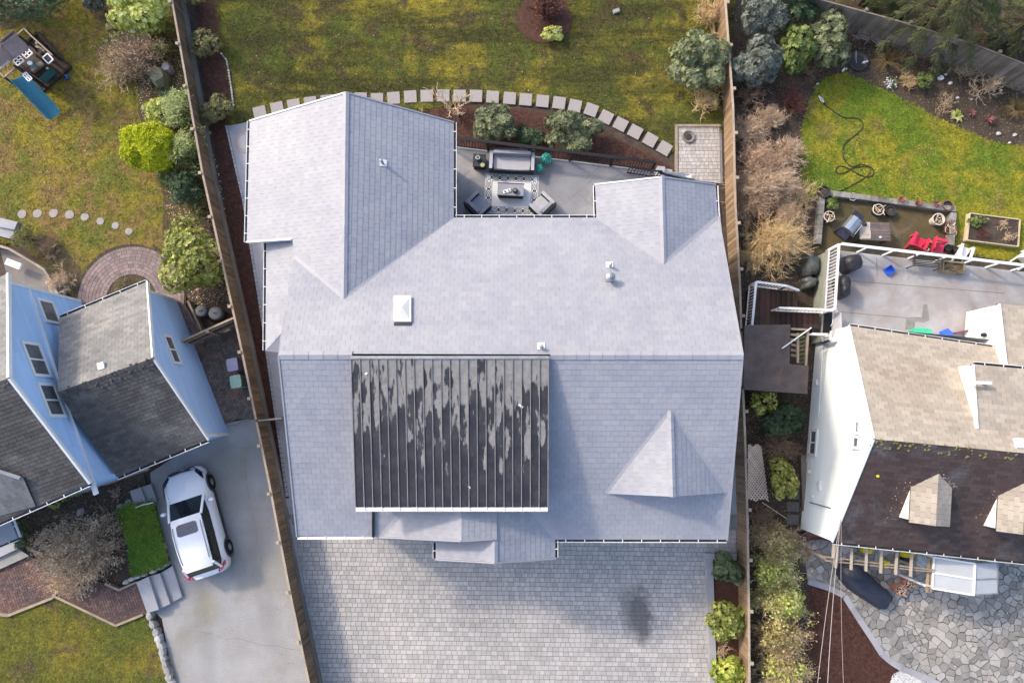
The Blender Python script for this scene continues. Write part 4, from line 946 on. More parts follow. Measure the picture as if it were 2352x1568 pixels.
# back bay with its own roof
bh = 4.0; K4 = Plane(W(2308, 845, 3.9), W(2420, 857, 3.9), W(2291, 697, bh - .8))
slope(sage, [(2308, 845), (2560, 868), (2560, 722), (2291, 697)], K4, sd, .165, .36, 'asphalt_tan', CH, 54, 'under', gap=.01, t_low=.014)
b0, b1 = K4.hit(2293, 700), K4.hit(2309, 843)
wall(sage, 'bay_wall', [b0 - Vector((0, 0, .05)), b1 - Vector((0, 0, .05)), Vector((b1.x, b1.y, 1.3)), Vector((b0.x, b0.y, 1.3))], 'bright_white')
G().bar(b0, b1, .07, .18).build('fascia', MT['white'], sage)
lp = (b0.lerp(b1, .45)); G().lathe((lp.x - .1, lp.y, 2.6), [(.03, -.1), (.09, 0), (.09, .12), (.03, .2)], 10).build('wall_lamp', MT['black_metal'], sage)
# two gable dormers on the street slope
for du, dv in ((0, 0), (200, 20)):
    ap = K2.hit(2156 + du, 1087 + dv); el = K2.hit(2092 + du, 1118 + dv); er = K2.hit(2186 + du, 1120 + dv)
    m = W(2149 + du, 1207 + dv, ap.z); lb, rb = W(2088 + du, 1199 + dv, el.z), W(2181 + du, 1209 + dv, er.z)
    Dl, Dr = Plane(ap, m, el), Plane(ap, m, er); ad = (m - ap)
    slope(sage, [(2156 + du, 1087 + dv), (2149 + du, 1207 + dv), (2088 + du, 1199 + dv), (2092 + du, 1118 + dv)], Dl, ad, .165, .36, 'asphalt_tan', CH, 55, 'under', gap=.01, t_low=.014, thick=.05, name='dormer_slope')
    slope(sage, [(2156 + du, 1087 + dv), (2186 + du, 1120 + dv), (2181 + du, 1209 + dv), (2149 + du, 1207 + dv)], Dr, ad, .165, .36, 'asphalt_tan', CH, 56, 'under', gap=.01, t_low=.014, thick=.05, name='dormer_slope')
    l2, r2_ = Vector((lb.x + .06, lb.y + .08, lb.z - .04)), Vector((rb.x - .06, rb.y + .08, rb.z - .04))
    lf, rf = Vector((l2.x, l2.y, K2.z(l2.x, l2.y))), Vector((r2_.x, r2_.y, K2.z(r2_.x, r2_.y)))
    wall(sage, 'dormer_cheek', [el - Vector((0, 0, .04)), l2, lf], 'bright_white'); wall(sage, 'dormer_cheek', [er - Vector((0, 0, .04)), rf, r2_], 'bright_white')
    wall(sage, 'dormer_front', [lf, rf, r2_, m - Vector((0, 0, .05)), l2], 'bright_white')
for m, c in CH.items(): pieces(sage, 'shingle', c, MT[m], 150, 'shingle_field')
# west gable wall with lap siding
nW, nS = K1.hit(1950, 748), K2.hit(1912, 1243); fdir = (nS - nW); fdir.z = 0; fdir.normalize(); ins = sd * .06
q0, q1, qa = [Vector((p.x, p.y, 0)) + ins for p in (nW, nS, TA)]
pts = [q0, q1, Vector((q1.x, q1.y, he - .05)), Vector((qa.x, qa.y, hr - .1)), Vector((q0.x, q0.y, he - .05))]
wall(sage, 'wall', pts, 'green_wall'); WS = Plane(q0, q1, pts[3])
pieces(sage, 'siding_board', cover(pts, fdir, .13, 3.6, gap=.006, t_low=.035, t_high=.004, seed=61, wjit=.3), MT['green_wall'], 290)
bk = sd * 12
G().add([q0, q1, q1 + bk, q0 + bk] + [p + Vector((0, 0, he - .1)) for p in (q0, q1, q1 + bk, q0 + bk)], [(0, 3, 7, 4), (1, 5, 6, 2), (2, 6, 7, 3)]).build('wall', MT['green_wall'], sage)
fascia([K1.hit(1950, 748), K1.hit(2007, 1008), K2.hit(1912, 1243)], parent=sage, wd=.05)
hung_window(sage, WS, [TV('R3', *q) for q in ((710, 840), (765, 842), (745, 1055), (692, 1050))], 1)
hung_window(sage, WS, [TV('R3', *q) for q in ((760, 1240), (785, 1240), (780, 1310), (757, 1308))], 0)
hung_window(sage, WS, [TV('R3', *q) for q in ((1060, 770), (1095, 770), (1080, 890), (1045, 885))], 0); hung_window(sage, WS, [TV('R3', *q) for q in ((1040, 890), (1092, 892), (1078, 1000), (1030, 998))], 0)
nn = WS.n if WS.n.dot(Vector((0, 0, CAMH)) - WS.p) > 0 else -WS.n
for (x0, y0, x1, y1) in ((697, 1165, 700, 1185), (755, 460, 758, 505), (712, 1360, 725, 1362)):
    G().bar(WS.hit(*TV('R3', x0, y0)) + nn * .05, WS.hit(*TV('R3', x1, y1)) + nn * .05, .08, .10, up=nn).build('wall_box', MT['white'], sage)
G().tube([WS.hit(*TV('R3', 805, 215)) + nn * .05, WS.hit(*TV('R3', 770, 760)) + nn * .05], .025, 6).build('conduit', MT['white'], sage)
G().tube([WS.hit(*TV('R4', 700, 170)) + nn * .04, WS.hit(*TV('R4', 860, 215)) + nn * .04], .02, 6).build('cable', MT['dark_plastic'], sage)
gutter(sage, [K1.hit(1952, 749), K1.hit(2300, 801)], side=(.1, 1, 0), wd=.10); gutter(sage, [K2.hit(1914, 1244), K2.hit(2500, 1306)], side=(.1, -1, 0), wd=.09)
vp = K3.hit(2255, 880); o = G().tube([vp, vp + Vector((0, 0, .3))], .05, 10).build('vent_pipe', MT['white'], sage); G().bar(vp + Vector((-.75, .02, .32)), vp + Vector((.12, .0, .32)), .10, .10).build('flue_arm', MT['white'], o)
s4 = [K1.hit(*TV('R3', *q)) for q in ((2262, 918), (2380, 930), (2390, 1000), (2285, 990))]; n = K1.n
sk = G().add(s4 + [p + n * .10 for p in s4], [(4, 5, 6, 7), (0, 1, 5, 4), (1, 2, 6, 5), (2, 3, 7, 6), (3, 0, 4, 7)]).build('skylight', MT['white'], sage)
# moss along the ridge and lichen spots
for k in range(70):
    p = TA.lerp(TB, random.random() ** 1.4) + Vector((sd.y, -sd.x, 0)) * random.uniform(-.02, .3); p.z -= .12; p.z = K2.z(p.x, p.y) + .01
    s_ = random.uniform(.02, .06); G().lathe(p, [(s_, -.02), (s_ * .7, s_ * .3), (s_ * .2, s_ * .45)], 6, sx=1.4, rz=random.random() * 3).build('moss_tuft', MT['leaf_olive'], sage)
for k in range(140):
    c = random.choice((0, 200)); f = random.random()
    p = K2.hit(2090 + c - 30 * f + random.uniform(-30, 12), 1105 + c * .1 + 95 * f) if random.random() < .6 else K2.hit(2160 + c + 40 * f + random.uniform(-8, 8), 1080 + c * .1 + 45 * f)
    s_ = random.uniform(.012, .03); G().lathe(p, [(s_, -.02), (s_ * .7, s_ * .3), (s_ * .2, s_ * .45)], 5, sx=1.4, rz=random.random() * 3).build('leaf_debris', MT['leaf_dry'], sage)
p = K2.hit(2016, 1092); G().lathe(p + K2.n * .02, [(.06, 0), (.05, .02), (.01, .03)], 8).build('lichen_spot', MT['yellow'], sage)
# ================================================================== FENCES, DECK, CAR, FURNITURE
def fence(name, label, pts, ht, mats, posts=2.0, side=1, bw=.14, kick=True, cat='fence', cap=.085, maxb=300, zb=0.0):
    """pts: ground line (x, y) list; boards stand on it, posts on the side given"""
    P2 = [Vector((p[0], p[1], 0)) for p in pts]; f = thing(name, label, cat, P2[0].lerp(P2[-1], .5)); r = random.Random(len(label)); nb = 0
    run = 0.0
    for i in range(len(P2) - 1):
        a, b = P2[i], P2[i + 1]; d = (b - a).normalized(); L = (b - a).length; o = Vector((d.y, -d.x, 0)) * side; rz = math.atan2(d.y, d.x)
        n = max(1, int(L / bw))
        for k in range(n):
            p = a + d * ((k + .5) * L / n)
            G().box(p + Vector((0, 0, zb + ht / 2 + .06)) - o * r.uniform(.0, .012), (L / n - .012, .022, ht - .16 + r.uniform(-.01, .01)), rz, t=r.random()).build('board', MT[mats[0]], f); nb += 1
        G().bar(a + Vector((0, 0, zb + ht)), b + Vector((0, 0, zb + ht)), cap, .045, t=r.random()).build('cap_rail', MT[mats[1]], f)
        for z in (.35, ht - .25): G().bar(a + o * .04 + Vector((0, 0, zb + z)), b + o * .04 + Vector((0, 0, zb + z)), .05, .09).build('rail', MT[mats[1]], f)
        if kick: G().bar(a - o * .05 + Vector((0, 0, zb + .2)), b - o * .05 + Vector((0, 0, zb + .2)), .06, .40).build('kickboard', MT[mats[2]], f)
        while run < L:
            p = a + d * run + o * .09
            q = G().box(p + Vector((0, 0, zb + ht / 2 + .03)), (.09, .09, ht + .06), rz).build('post', MT[mats[1]], f)
            G().box(p + Vector((0, 0, zb + ht + .075)), (.13, .13, .03), rz).build('post_cap', MT[mats[1]], q)
            run += posts
        run -= L
    return f
LF = [(378, -90), (395, 0), (464, 392), (551, 784), (617, 1102), (667, 1364), (710, 1568), (732, 1690)]
fence('wooden_fence', 'long brown board fence between the blue house yard and the grey house', [W(u, v, 1.42) for u, v in LF], 1.42, ('fence_wood', 'fence_cap', 'fence_kick'), side=1)
RF = [(1662, -90), (1666, 0), (1684, 246), (1689, 466), (1700, 665), (1704, 833), (1711, 1000), (1717, 1200), (1720, 1400), (1722, 1690)]
fence('wooden_fence', 'brown board fence between the grey house and the sage house garden', [W(u, v, 1.42) for u, v in RF], 1.42, ('fence_light', 'fence_cap', 'fence_kick'), side=-1, kick=False)
fence('weathered_fence', 'silver grey weathered board fence under the conifer, top right', [W(u, v, 1.8) for u, v in ((1790, -45), (1885, 0), (2060, 48), (2230, 100), (2360, 150), (2520, 215))], 1.8, ('grey_wood', 'grey_wood', 'grey_wood'), side=-1, kick=False, cap=.06)
fence('low_fence', 'low dark fence crossing to the blue house beside the bin corner', [T('L2', 1640, 1575, 1.2), T('L2', 1855, 1478, 1.2), T('L2', 2155, 1345, 1.2)], 1.2, ('fence_wood', 'fence_cap', 'fence_kick'), side=1, kick=False, posts=1.3)
# side gate between fence and house
gt = thing('side_gate', 'narrow side gate across the mulch strip by the grey house', 'gate', W(620, 962, 0))
ga, gb = W(590, 966, 1.75), W(650, 960, 1.75)
G().bar(ga, gb, .07, .07).build('top_rail', MT['grey_plastic'], gt)
for k in range(8):
    p = ga.lerp(gb, (k + .5) / 8); G().box((p.x, p.y, .88), (.10, .025, 1.7), t=random.random()).build('board', MT['fence_wood'], gt)
for p in (ga, gb): G().box((p.x, p.y, .9), (.09, .09, 1.8)).build('post', MT['dark_wood'], gt)
# concrete kerb along the drive and the slabs behind it
kb = thing('concrete_kerb', 'pale concrete kerb between left fence and paved drive', 'kerb', T('E', 350, 880))
G().prism(polyT('E', [(222, 300), (262, 300), (386, 868), (350, 882)], .16), 0, .16).build('wide_section', MT['concrete'], kb)
G().prism(polyT('E', [(345, 890), (362, 886), (498, 1568), (560, 1900), (540, 1900), (478, 1568)], .16), 0, .16).build('narrow_section', MT['concrete'], kb)
G().prism(polyT('E', [(200, 140), (268, 140), (268, 205), (206, 205)], .10), 0, .10).build('upper_slab', MT['concrete'], kb)
# white edging bricks by the back lawn
ep = [TV('L1', *q) for q in ((2030, 490), (2085, 560), (2100, 640), (2112, 720), (2125, 800), (2138, 900), (2148, 985))]
eg = thing('edging_row', 'row of small white edging stones along the mulch beside the back lawn', 'edging', W(527, 180)); 
for i in range(len(ep) - 1):
    a, b = W(*ep[i]), W(*ep[i + 1]); n = max(1, int((b - a).length / .13))
    for k in range(n): G().box(a.lerp(b, (k + .5) / n) + Vector((0, 0, .03)), (.11, .07, .09), math.atan2((b - a).y, (b - a).x) + random.uniform(-.1, .1), t=random.random()).build('edging_stone', MT['rock'], eg)
ep = [(522, 290), (560, 455), (598, 690), (640, 985), (662, 1140)]
eg = thing('edging_row', 'row of grey edging bricks between red mulch and side walk', 'edging', W(570, 500)); 
for i in range(len(ep) - 1):
    a, b = W(*ep[i]), W(*ep[i + 1]); n = max(1, int((b - a).length / .2))
    for k in range(n): G().box(a.lerp(b, (k + .5) / n) + Vector((-.03, 0, .02)), (.185, .09, .10), math.atan2((b - a).y, (b - a).x), t=random.random()).build('edging_brick', MT['concrete'], eg)
# round concrete cover in the side walk
cv = thing('concrete_cover', 'round concrete tank cover in the walk left of the grey house', 'cover', W(563, 327))
cp = W(563, 327, .03)
G().lathe(cp, [(.50, 0), (.50, .02), (.36, .02), (.36, .012)], 32).build('outer_ring', MT['aggregate'], cv)
G().lathe(cp, [(.345, 0), (.345, .022), (.05, .024)], 32).build('lid', MT['concrete'], cv)
# ------------------------------------------------------------------ square stepping stones
SQ = [('A', 370, 275), ('A', 515, 240), ('A', 655, 215), ('A', 795, 195), ('A', 935, 178), ('A', 1075, 165), ('A', 1215, 160), ('A', 1352, 165), ('A', 1492, 155), ('A', 1632, 143), ('A', 1770, 137), ('A', 1908, 134), ('A', 2045, 137),
      ('B', 278, 127), ('B', 407, 134), ('B', 538, 144), ('B', 662, 154), ('B', 792, 166), ('B', 920, 180), ('B', 1043, 202), ('B', 1168, 234), ('B', 1283, 290), ('B', 1395, 345), ('B', 1508, 403), ('B', 1624, 465), ('B', 1734, 530)]
vis = 0
for i, (t, x, y) in enumerate(SQ):
    p = T(t, x, y); a = T(*SQ[max(i - 1, 0)]); b = T(*SQ[min(i + 1, len(SQ) - 1)]); rz = math.atan2(b.y - a.y, b.x - a.x)
    o = G().box((0, 0, .012), (.575, .575, .05)).box((0, 0, .035), (.56, .56, .012)).build('stepping_stone', MT['aggregate']); o.location = (p.x, p.y, .008); o.rotation_euler = (0, 0, rz)
    tag(o, ORD[i] + ' square aggregate stepping stone of the back arc, counted from its left end', 'stepping stone', 'square stepping stones in the back lawn')
for i, (x, y) in enumerate([(203, 398), (345, 393), (493, 390), (640, 403), (780, 424), (922, 463), (1060, 503), (1183, 557)]):
    p = T('L2', x, y); r = [.2, .2, .2, .2, .18, .17, .165, .165][i]
    o = G().prism([(p.x + q[0], p.y + q[1]) for q in blob((0, 0), r, r * .97, 18, .05, i)], -.02, .022).build('round_stepping_stone', MT['aggregate'])
    tag(o, ORD[i] + ' round stepping stone in the left lawn, counted from the picture edge', 'stepping stone', 'round stepping stones in the left lawn')
# ------------------------------------------------------------------ rear deck
DH = .9
deck = thing('rear_deck', 'grey concrete rear terrace with black railing between two gables', 'deck', W(1200, 430, 0))
dp_ = polyT('B', [(20, 498), (1650, 698), (1652, 1150), (20, 1150)], DH)
G().prism(dp_, 0, DH).build('deck_slab', MT['deck_concrete'], deck)
for a, b in (((860, 850), (960, 940)), ((1180, 770), (960, 960)), ((620, 520), (900, 745)), ((1250, 650), (1130, 770)), ((230, 700), (120, 800)), ((1050, 860), (1190, 980))):
    G().bar(T('B', *a, DH + .001), T('B', *b, DH + .001), .012, .004).build('joint_line', MT['fence_kick'], deck)
ra, rb = T('B', 118, 545, DH), T('B', 1600, 712, DH); dn = (rb - ra).normalized()
ra, rb = T('B', 60, 508, DH), T('B', 1630, 700, DH)
rail = thing('deck_railing', 'black metal railing along the rear terrace edge', 'railing', ra.lerp(rb, .5))
up = Vector((0, 0, 1))
G().bar(ra + up * 1.0, rb + up * 1.0, .13, .05).build('top_rail', MT['black_metal'], rail); G().bar(ra + up * .12, rb + up * .12, .05, .05).build('bottom_rail', MT['black_metal'], rail)
nb = int((rb - ra).length / .125)
for k in range(nb + 1):
    p = ra.lerp(rb, k / nb); G().bar(p + up * .1, p + up * .98, .022, .022).build('baluster', MT['black_metal'], rail)
for k in range(6):
    p = ra.lerp(rb, k / 5); G().bar(p, p + up * 1.02, .08, .08).build('post', MT['black_metal'], rail)
sr = thing('stair_railing', 'short black railing and handrail at the terrace steps', 'railing', T('B', 1620, 720, DH))
for a, b, h in ((T('B', 1445, 722, DH), T('B', 1610, 748, DH), .75), (T('B', 1622, 748, DH), T('B', 1690, 752, DH), .75)):
    G().bar(a + up * h, b + up * h, .06, .05).build('top_rail', MT['black_metal'], sr); G().bar(a + up * .1, b + up * .1, .04, .04).build('bottom_rail', MT['black_metal'], sr)
    n = int((b - a).length / .12)
    for k in range(n + 1): p = a.lerp(b, k / n); G().bar(p, p + up * h, .025, .025).build('baluster', MT['black_metal'], sr)
G().bar(T('B', 1690, 715, DH + .75), T('B', 1925, 780, .75), .06, .06).build('handrail', MT['black_metal'], sr)
stp = thing('terrace_steps', 'white sided steps down from the terrace to the paver pad', 'steps', T('B', 1800, 750))
s0, s1 = T('B', 1660, 700, DH), T('B', 1945, 745, 0)
for k in range(4):
    a = T('B', 1652 + k * 62, 705 + k * 10, 0); G().box((a.x + .15, a.y - .45, (DH - .2 * (k + 1)) / 2), (.34, .85, DH - .2 * (k + 1)), rad(-6)).build('step', MT['concrete'], stp)
G().add([T('B', 1690, 702, DH), T('B', 1942, 728, .25), T('B', 1942, 760, 0), T('B', 1690, 722, .5)], [(0, 1, 2, 3)]).prism(polyT('B', [(1690, 704), (1942, 728), (1942, 758), (1690, 716)], .25), .2, .26).build('stringer', MT['bright_white'], stp)
# terrace furniture
def softbox(c, s, rz=0, mat='cushion', b=.05, name='cushion', parent=None, t=.5):
    """cushion with rounded edges"""
    x, y, z = s[0] / 2, s[1] / 2, s[2]; prof = [(1 - b * 1.2, 0), (1, b), (1, z - b), (1 - b * 1.2, z)]; g = G(); c = Vector(c); R = Matrix.Rotation(rz, 3, 'Z'); vs = []
    N = 20
    for f, zz in prof:
        for k in range(N):
            a = 2 * math.pi * (k + .5) / N; cx, sy = math.cos(a), math.sin(a); m = max(abs(cx), abs(sy)) ** .82
            vs.append(c + R @ Vector((cx / m * (x - (1 - f) * .3), sy / m * (y - (1 - f) * .3), zz)))
    fs = [(i * N + k, i * N + (k + 1) % N, (i + 1) * N + (k + 1) % N, (i + 1) * N + k) for i in range(3) for k in range(N)] + [tuple(range(3 * N, 4 * N)), tuple(reversed(range(N)))]
    g.add(vs, fs, t); return g.build(name, MT[mat], parent)
def seat(name, label, cat, c, rz, wd, dp, arm=.12, cm='cushion'):
    """seat facing local -y"""
    t = thing(name, label, cat, c); R = lambda x, y, z: Vector(c) + Matrix.Rotation(rz, 3, 'Z') @ Vector((x, y, z))
    G().box(R(0, 0, .18), (wd, dp, .22), rz).build('seat_frame', MT['wicker'], t)
    G().box(R(0, dp / 2 - .04, .40), (wd, .09, .60), rz).build('backrest', MT['wicker'], t)
    for s in (-1, 1):
        a = G().box(R(s * (wd / 2 - arm / 2), -.03, .36), (arm, dp - .06, .46), rz).build('armrest', MT['wicker'], t)
        G().box(R(s * (wd / 2 - arm / 2), -.03, .60), (arm + .02, dp - .05, .03), rz).build('arm_top', MT[cm], a)
        for q in (-1, 1): G().box(R(s * (wd / 2 - .06), q * (dp / 2 - .07), .04), (.06, .06, .10), rz).build('leg', MT['black_metal'], t)
    softbox(R(0, -.05, .29), (wd - 2 * arm - .02, dp - .14, .16), rz, cm, parent=t, name='seat_cushion')
    q = softbox(R(0, dp / 2 - .17, .42), (wd - 2 * arm - .02, .17, .34), rz, 'cushion', parent=t, name='back_cushion')
    return t
pc = lambda x, y, h=DH: T('G', x, y, h)
rz0 = math.atan2((pc(1480, 660) - pc(640, 620)).y, (pc(1480, 660) - pc(640, 620)).x)
seat('garden_sofa', 'grey wicker sofa with pale cushions against the black railing', 'sofa', pc(1072, 420), rz0, 1.92, .88, cm='cushion_light')
seat('armchair', 'grey cushioned wicker armchair left of the patterned rug', 'armchair', pc(375, 1320), rad(135), .88, .80)
seat('armchair', 'grey cushioned wicker armchair right of the patterned rug', 'armchair', pc(1690, 1330), rad(-135), .88, .80, cm='cushion_light')
tb = thing('side_table', 'small charcoal wicker side table left of the terrace sofa', 'table', pc(412, 420)); c = pc(412, 420)
G().box((c.x, c.y, DH + .46), (.56, .56, .06), rz0).build('table_top', MT['wicker'], tb); G().box((c.x, c.y, DH + .24), (.50, .50, .40), rz0).build('base', MT['wicker'], tb)
for sx in (-1, 1):
    for sy in (-1, 1): G().box((c.x + sx * .22, c.y + sy * .22, DH + .04), (.05, .05, .1), rz0).build('leg', MT['black_metal'], tb)
tt = DH + .49
l = thing('lantern', 'dark lantern with pale ring handle on the side table', 'lantern', pc(370, 320, tt)); c = pc(370, 320, tt)
G().lathe(c, [(.09, 0), (.10, .02), (.09, .16), (.05, .22), (.02, .24)], 12).build('body', MT['grey_plastic'], l)
G().tube([c + Vector((.085 * math.cos(a), .085 * math.sin(a), .25)) for a in [k * .35 for k in range(19)]], .010, 5).build('ring_handle', MT['white'], l)
cd = thing('candle', 'yellow green candle in a glass dish on the side table', 'candle', pc(465, 440, tt)); c = pc(465, 440, tt)
G().lathe(c, [(.085, 0), (.095, .06), (.085, .06), (.08, .05)], 16).build('dish', MT['cream'], cd); G().lathe(c + Vector((0, 0, .02)), [(.075, 0), (.075, .05), (.01, .055)], 14).build('wax', MT['leaf_yellow'], cd)
# rug with a woven border
rg = thing('patterned_rug', 'white rug with dark interlaced border on the rear terrace', 'rug', pc(1065, 1030)); rc = [pc(530, 615), pc(1622, 660), pc(1600, 1455), pc(495, 1400)]
rc = [pc(528, 612), pc(1624, 662), pc(1590, 1470), pc(494, 1420)]
z = DH + .008
G().prism(rc, DH, z).build('rug_field', MT['white'], rg)
o = (rc[3] + rc[2] + rc[1] + rc[0]) / 4; ex = ((rc[1] - rc[0]) + (rc[2] - rc[3])) / 4; ey = ((rc[0] - rc[3]) + (rc[1] - rc[2])) / 4
Lx, Ly = ex.length, ey.length; ex.normalize(); ey.normalize()
RP = lambda x, y, k=0: Vector((o.x, o.y, z + .002 + k)) + ex * x + ey * y
MT['rug_grey'] = P('pale grey rug stripe', (.58, .58, .60)); pat = G(); pat2 = G()
def strip(g, pts, w_, closed=True, zk=0):
    n = len(pts); vs = []; fs = []
    for i in range(n):
        a, b = pts[i - 1] if (closed or i) else pts[0], pts[(i + 1) % n] if (closed or i < n - 1) else pts[-1]
        d = Vector((b[0] - a[0], b[1] - a[1])); d.normalize(); m = Vector((-d.y, d.x)) * w_ / 2
        vs += [RP(pts[i][0] + m.x, pts[i][1] + m.y, zk), RP(pts[i][0] - m.x, pts[i][1] - m.y, zk)]
    for i in range(n if closed else n - 1): j = (i + 1) % n; fs.append((2 * i, 2 * i + 1, 2 * j + 1, 2 * j))
    g.add(vs, fs)
bw = .30
for x_, y_ in ((Lx - .035, Ly - .035), (Lx - bw, Ly - bw)):
    for a, b in (((-x_, -y_), (x_, -y_)), ((x_, -y_), (x_, y_)), ((x_, y_), (-x_, y_)), ((-x_, y_), (-x_, -y_))): strip(pat, [a, b], .022, False)
def ell(cx, cy, rx, ry, g=pat, w_=.028): strip(g, [(cx + rx * math.cos(a), cy + ry * math.sin(a)) for a in [k * math.pi / 12 for k in range(24)]], w_)
ym, xm = Ly - .165, Lx - .165
for s in (-1, 1):
    n = 5
    for k in range(n):
        cx = -xm + .12 + (2 * xm - .24) * (k + .5) / n; hw = (2 * xm - .24) / n * .62; ell(cx, s * ym, hw, .085); ell(cx, s * ym, hw * .45, .032)
    for k in range(n + 1):
        cx = -xm + .12 + (2 * xm - .24) * k / n
        for q in (-1, 1): strip(pat, [(cx - .10, s * ym - .11 * q), (cx + .10, s * ym + .11 * q)], .022, False, .0004)
    n = 3
    for k in range(n):
        cy = -ym + .12 + (2 * ym - .24) * (k + .5) / n; hw = (2 * ym - .24) / n * .60; ell(s * xm, cy, .085, hw); ell(s * xm, cy, .032, hw * .45)
    for k in range(1, n):
        cy = -ym + .12 + (2 * ym - .24) * k / n
        for q in (-1, 1): strip(pat, [(s * xm - .11 * q, cy - .1), (s * xm + .11 * q, cy + .1)], .022, False, .0004)
pat.build('border_pattern', MT['black_metal'], rg)
for k in range(13):
    yy = -Ly + bw + .06 + (2 * Ly - 2 * bw - .12) * k / 12; strip(pat2, [(-Lx + bw + .03, yy), (Lx - bw - .03, yy)], .02, False)
pat2.build('centre_stripes', MT['rug_grey'], rg)
ct = thing('coffee_table', 'low charcoal wicker coffee table on the patterned rug', 'table', pc(1045, 990)); c = pc(1045, 1010); zt = DH + .45
G().box((c.x, c.y, DH + .43), (1.12, .56, .05), rz0).build('table_top', MT['cushion'], ct); G().box((c.x, c.y, DH + .22), (1.08, .52, .38), rz0).build('base', MT['wicker'], ct)
for s in (-1, 1): G().box(c + Matrix.Rotation(rz0, 3, 'Z') @ Vector((0, s * .275, .44)), (1.15, .03, .05), rz0).build('edge_trim', MT['wicker'], ct)
tr = thing('serving_tray', 'white serving tray with cups on the coffee table', 'tray', pc(970, 975, zt + .01)); c = pc(970, 975, zt + .01)
softbox((c.x, c.y, c.z), (.36, .17, .03), rad(17), 'white', .02, 'tray_base', tr); G().lathe((c.x - .08, c.y - .03, c.z + .03), [(.03, 0), (.035, .05), (.03, .05), (.02, .01)], 10).build('cup', MT['dark_plastic'], tr); G().lathe((c.x + .07, c.y + .02, c.z + .03), [(.035, 0), (.035, .06), (.03, .06), (.02, .01)], 10).build('cup', MT['steel'], tr)
tp = thing('teapot', 'round black teapot with silver lid on the coffee table', 'teapot', pc(1140, 975, zt)); c = pc(1140, 975, zt)
G().lathe(c, [(.06, 0), (.11, .03), (.12, .07), (.10, .12), (.05, .14)], 16).build('pot', MT['dark_plastic'], tp, smooth=True); G().lathe(c + Vector((0, 0, .14)), [(.05, 0), (.03, .02), (.012, .04)], 10).build('lid', MT['steel'], tp); G().tube([c + Vector((-.10, .02, .06)), c + Vector((-.16, .03, .10)), c + Vector((-.18, .035, .13))], .014, 6).build('spout', MT['dark_plastic'], tp)
def topiary(x, y, r, label):
    c = pc(x, y, DH); t = thing('topiary_ball', label, 'topiary', c, 'artificial topiary balls')
    G().lathe(c, [(r * .55, 0), (r * .75, r * .8), (r * .68, r * .8), (r * .6, r * .7)], 14).build('pot', MT['dark_plastic'], t)
    g = np.random.default_rng(int(r * 1000)); n = 420; d = g.normal(size=(n, 3)); d /= np.linalg.norm(d, axis=1)[:, None]; d = d[d[:, 2] > -.6]; n = len(d)
    pp = np.array([c.x, c.y, DH + r * 1.5]) + d * r * g.uniform(.9, 1.02, n)[:, None]
    a = np.cross(d, g.normal(size=(n, 3))); a /= np.linalg.norm(a, axis=1)[:, None]; b = np.cross(d, a); s = r * .16
    V4 = np.stack([pp - a * s, pp - b * s * .6 + d * s * .4, pp + a * s, pp + b * s * .6 + d * s * .4], 1).reshape(-1, 3)
    npmesh('leaves', V4, np.arange(n * 4).reshape(-1, 4), MT['topiary'], t, g.uniform(0, 1, n))
topiary(1770, 365, .235, 'larger teal topiary ball right of the terrace sofa'); topiary(1640, 535, .165, 'smaller teal topiary ball right of the terrace sofa')
# round fire bowl on the paver pad
c = T('B', 1918, 442, .035); fb = thing('fire_bowl', 'round dark stone bowl on the back paver pad', 'bowl', c)
G().lathe(c, [(.27, 0), (.29, .08), (.24, .09), (.20, .04), (.05, .03)], 24).build('bowl_ring', MT['fence_kick'], fb); G().lathe(c + Vector((0, 0, .035)), [(.17, 0), (.13, .03), (.02, .035)], 9).build('ash', MT['under'], fb)
c = W(1415, 28, 0); bx = G().box((c.x, c.y, .06), (.30, .18, .12), .3).box((c.x, c.y, .125), (.26, .14, .012), .3).build('valve_box', MT['rock']); tag(bx, 'small pale utility box alone in the back lawn', 'box')
# ------------------------------------------------------------------ front planter
pl = thing('front_planter', 'pale concrete planter kerb right of the paved drive', 'planter', T('F', 1800, 1000))
pk = [T('F', x, y, .3) for x, y in ((1745, 565), (1985, 572), (1985, 620), (1802, 612), (1822, 1240), (1845, 1900), (1790, 1900), (1770, 1200))]
G().prism(pk, 0, .3).build('kerb', MT['concrete'], pl); G().prism([T('F', x, y, .2) for x, y in ((1800, 612), (2010, 600), (2040, 1900), (1842, 1900), (1820, 1240))], 0, .2).build('soil', MT['mulch'], pl)
# ------------------------------------------------------------------ stone steps, rockery, timbers at the blue house
fs_ = thing('front_steps', 'three pale concrete steps from the drive to the brick walk', 'steps', T('L4', 1450, 720))
for k, q in enumerate(([(1250, 642), (1362, 590), (1458, 892), (1350, 922)], [(1355, 592), (1466, 560), (1562, 838), (1452, 892)], [(1460, 566), (1582, 490), (1672, 776), (1556, 838)])):
    h = .42 - .14 * k; G().prism(polyT('L4', q, h), 0, h, t=.5 - .1 * k).build('step', MT['concrete'], fs_)
us = thing('garden_steps', 'two dark mossy concrete steps beside the lawn strip', 'steps', T('L3', 1300, 1400))
for k, q in enumerate(([(1190, 1370), (1290, 1335), (1350, 1500), (1240, 1530)], [(1290, 1335), (1385, 1305), (1440, 1460), (1350, 1500)])): G().prism(polyT('L3', q, .3 - .12 * k), 0, .3 - .12 * k).build('step', MT['aggregate'], us)
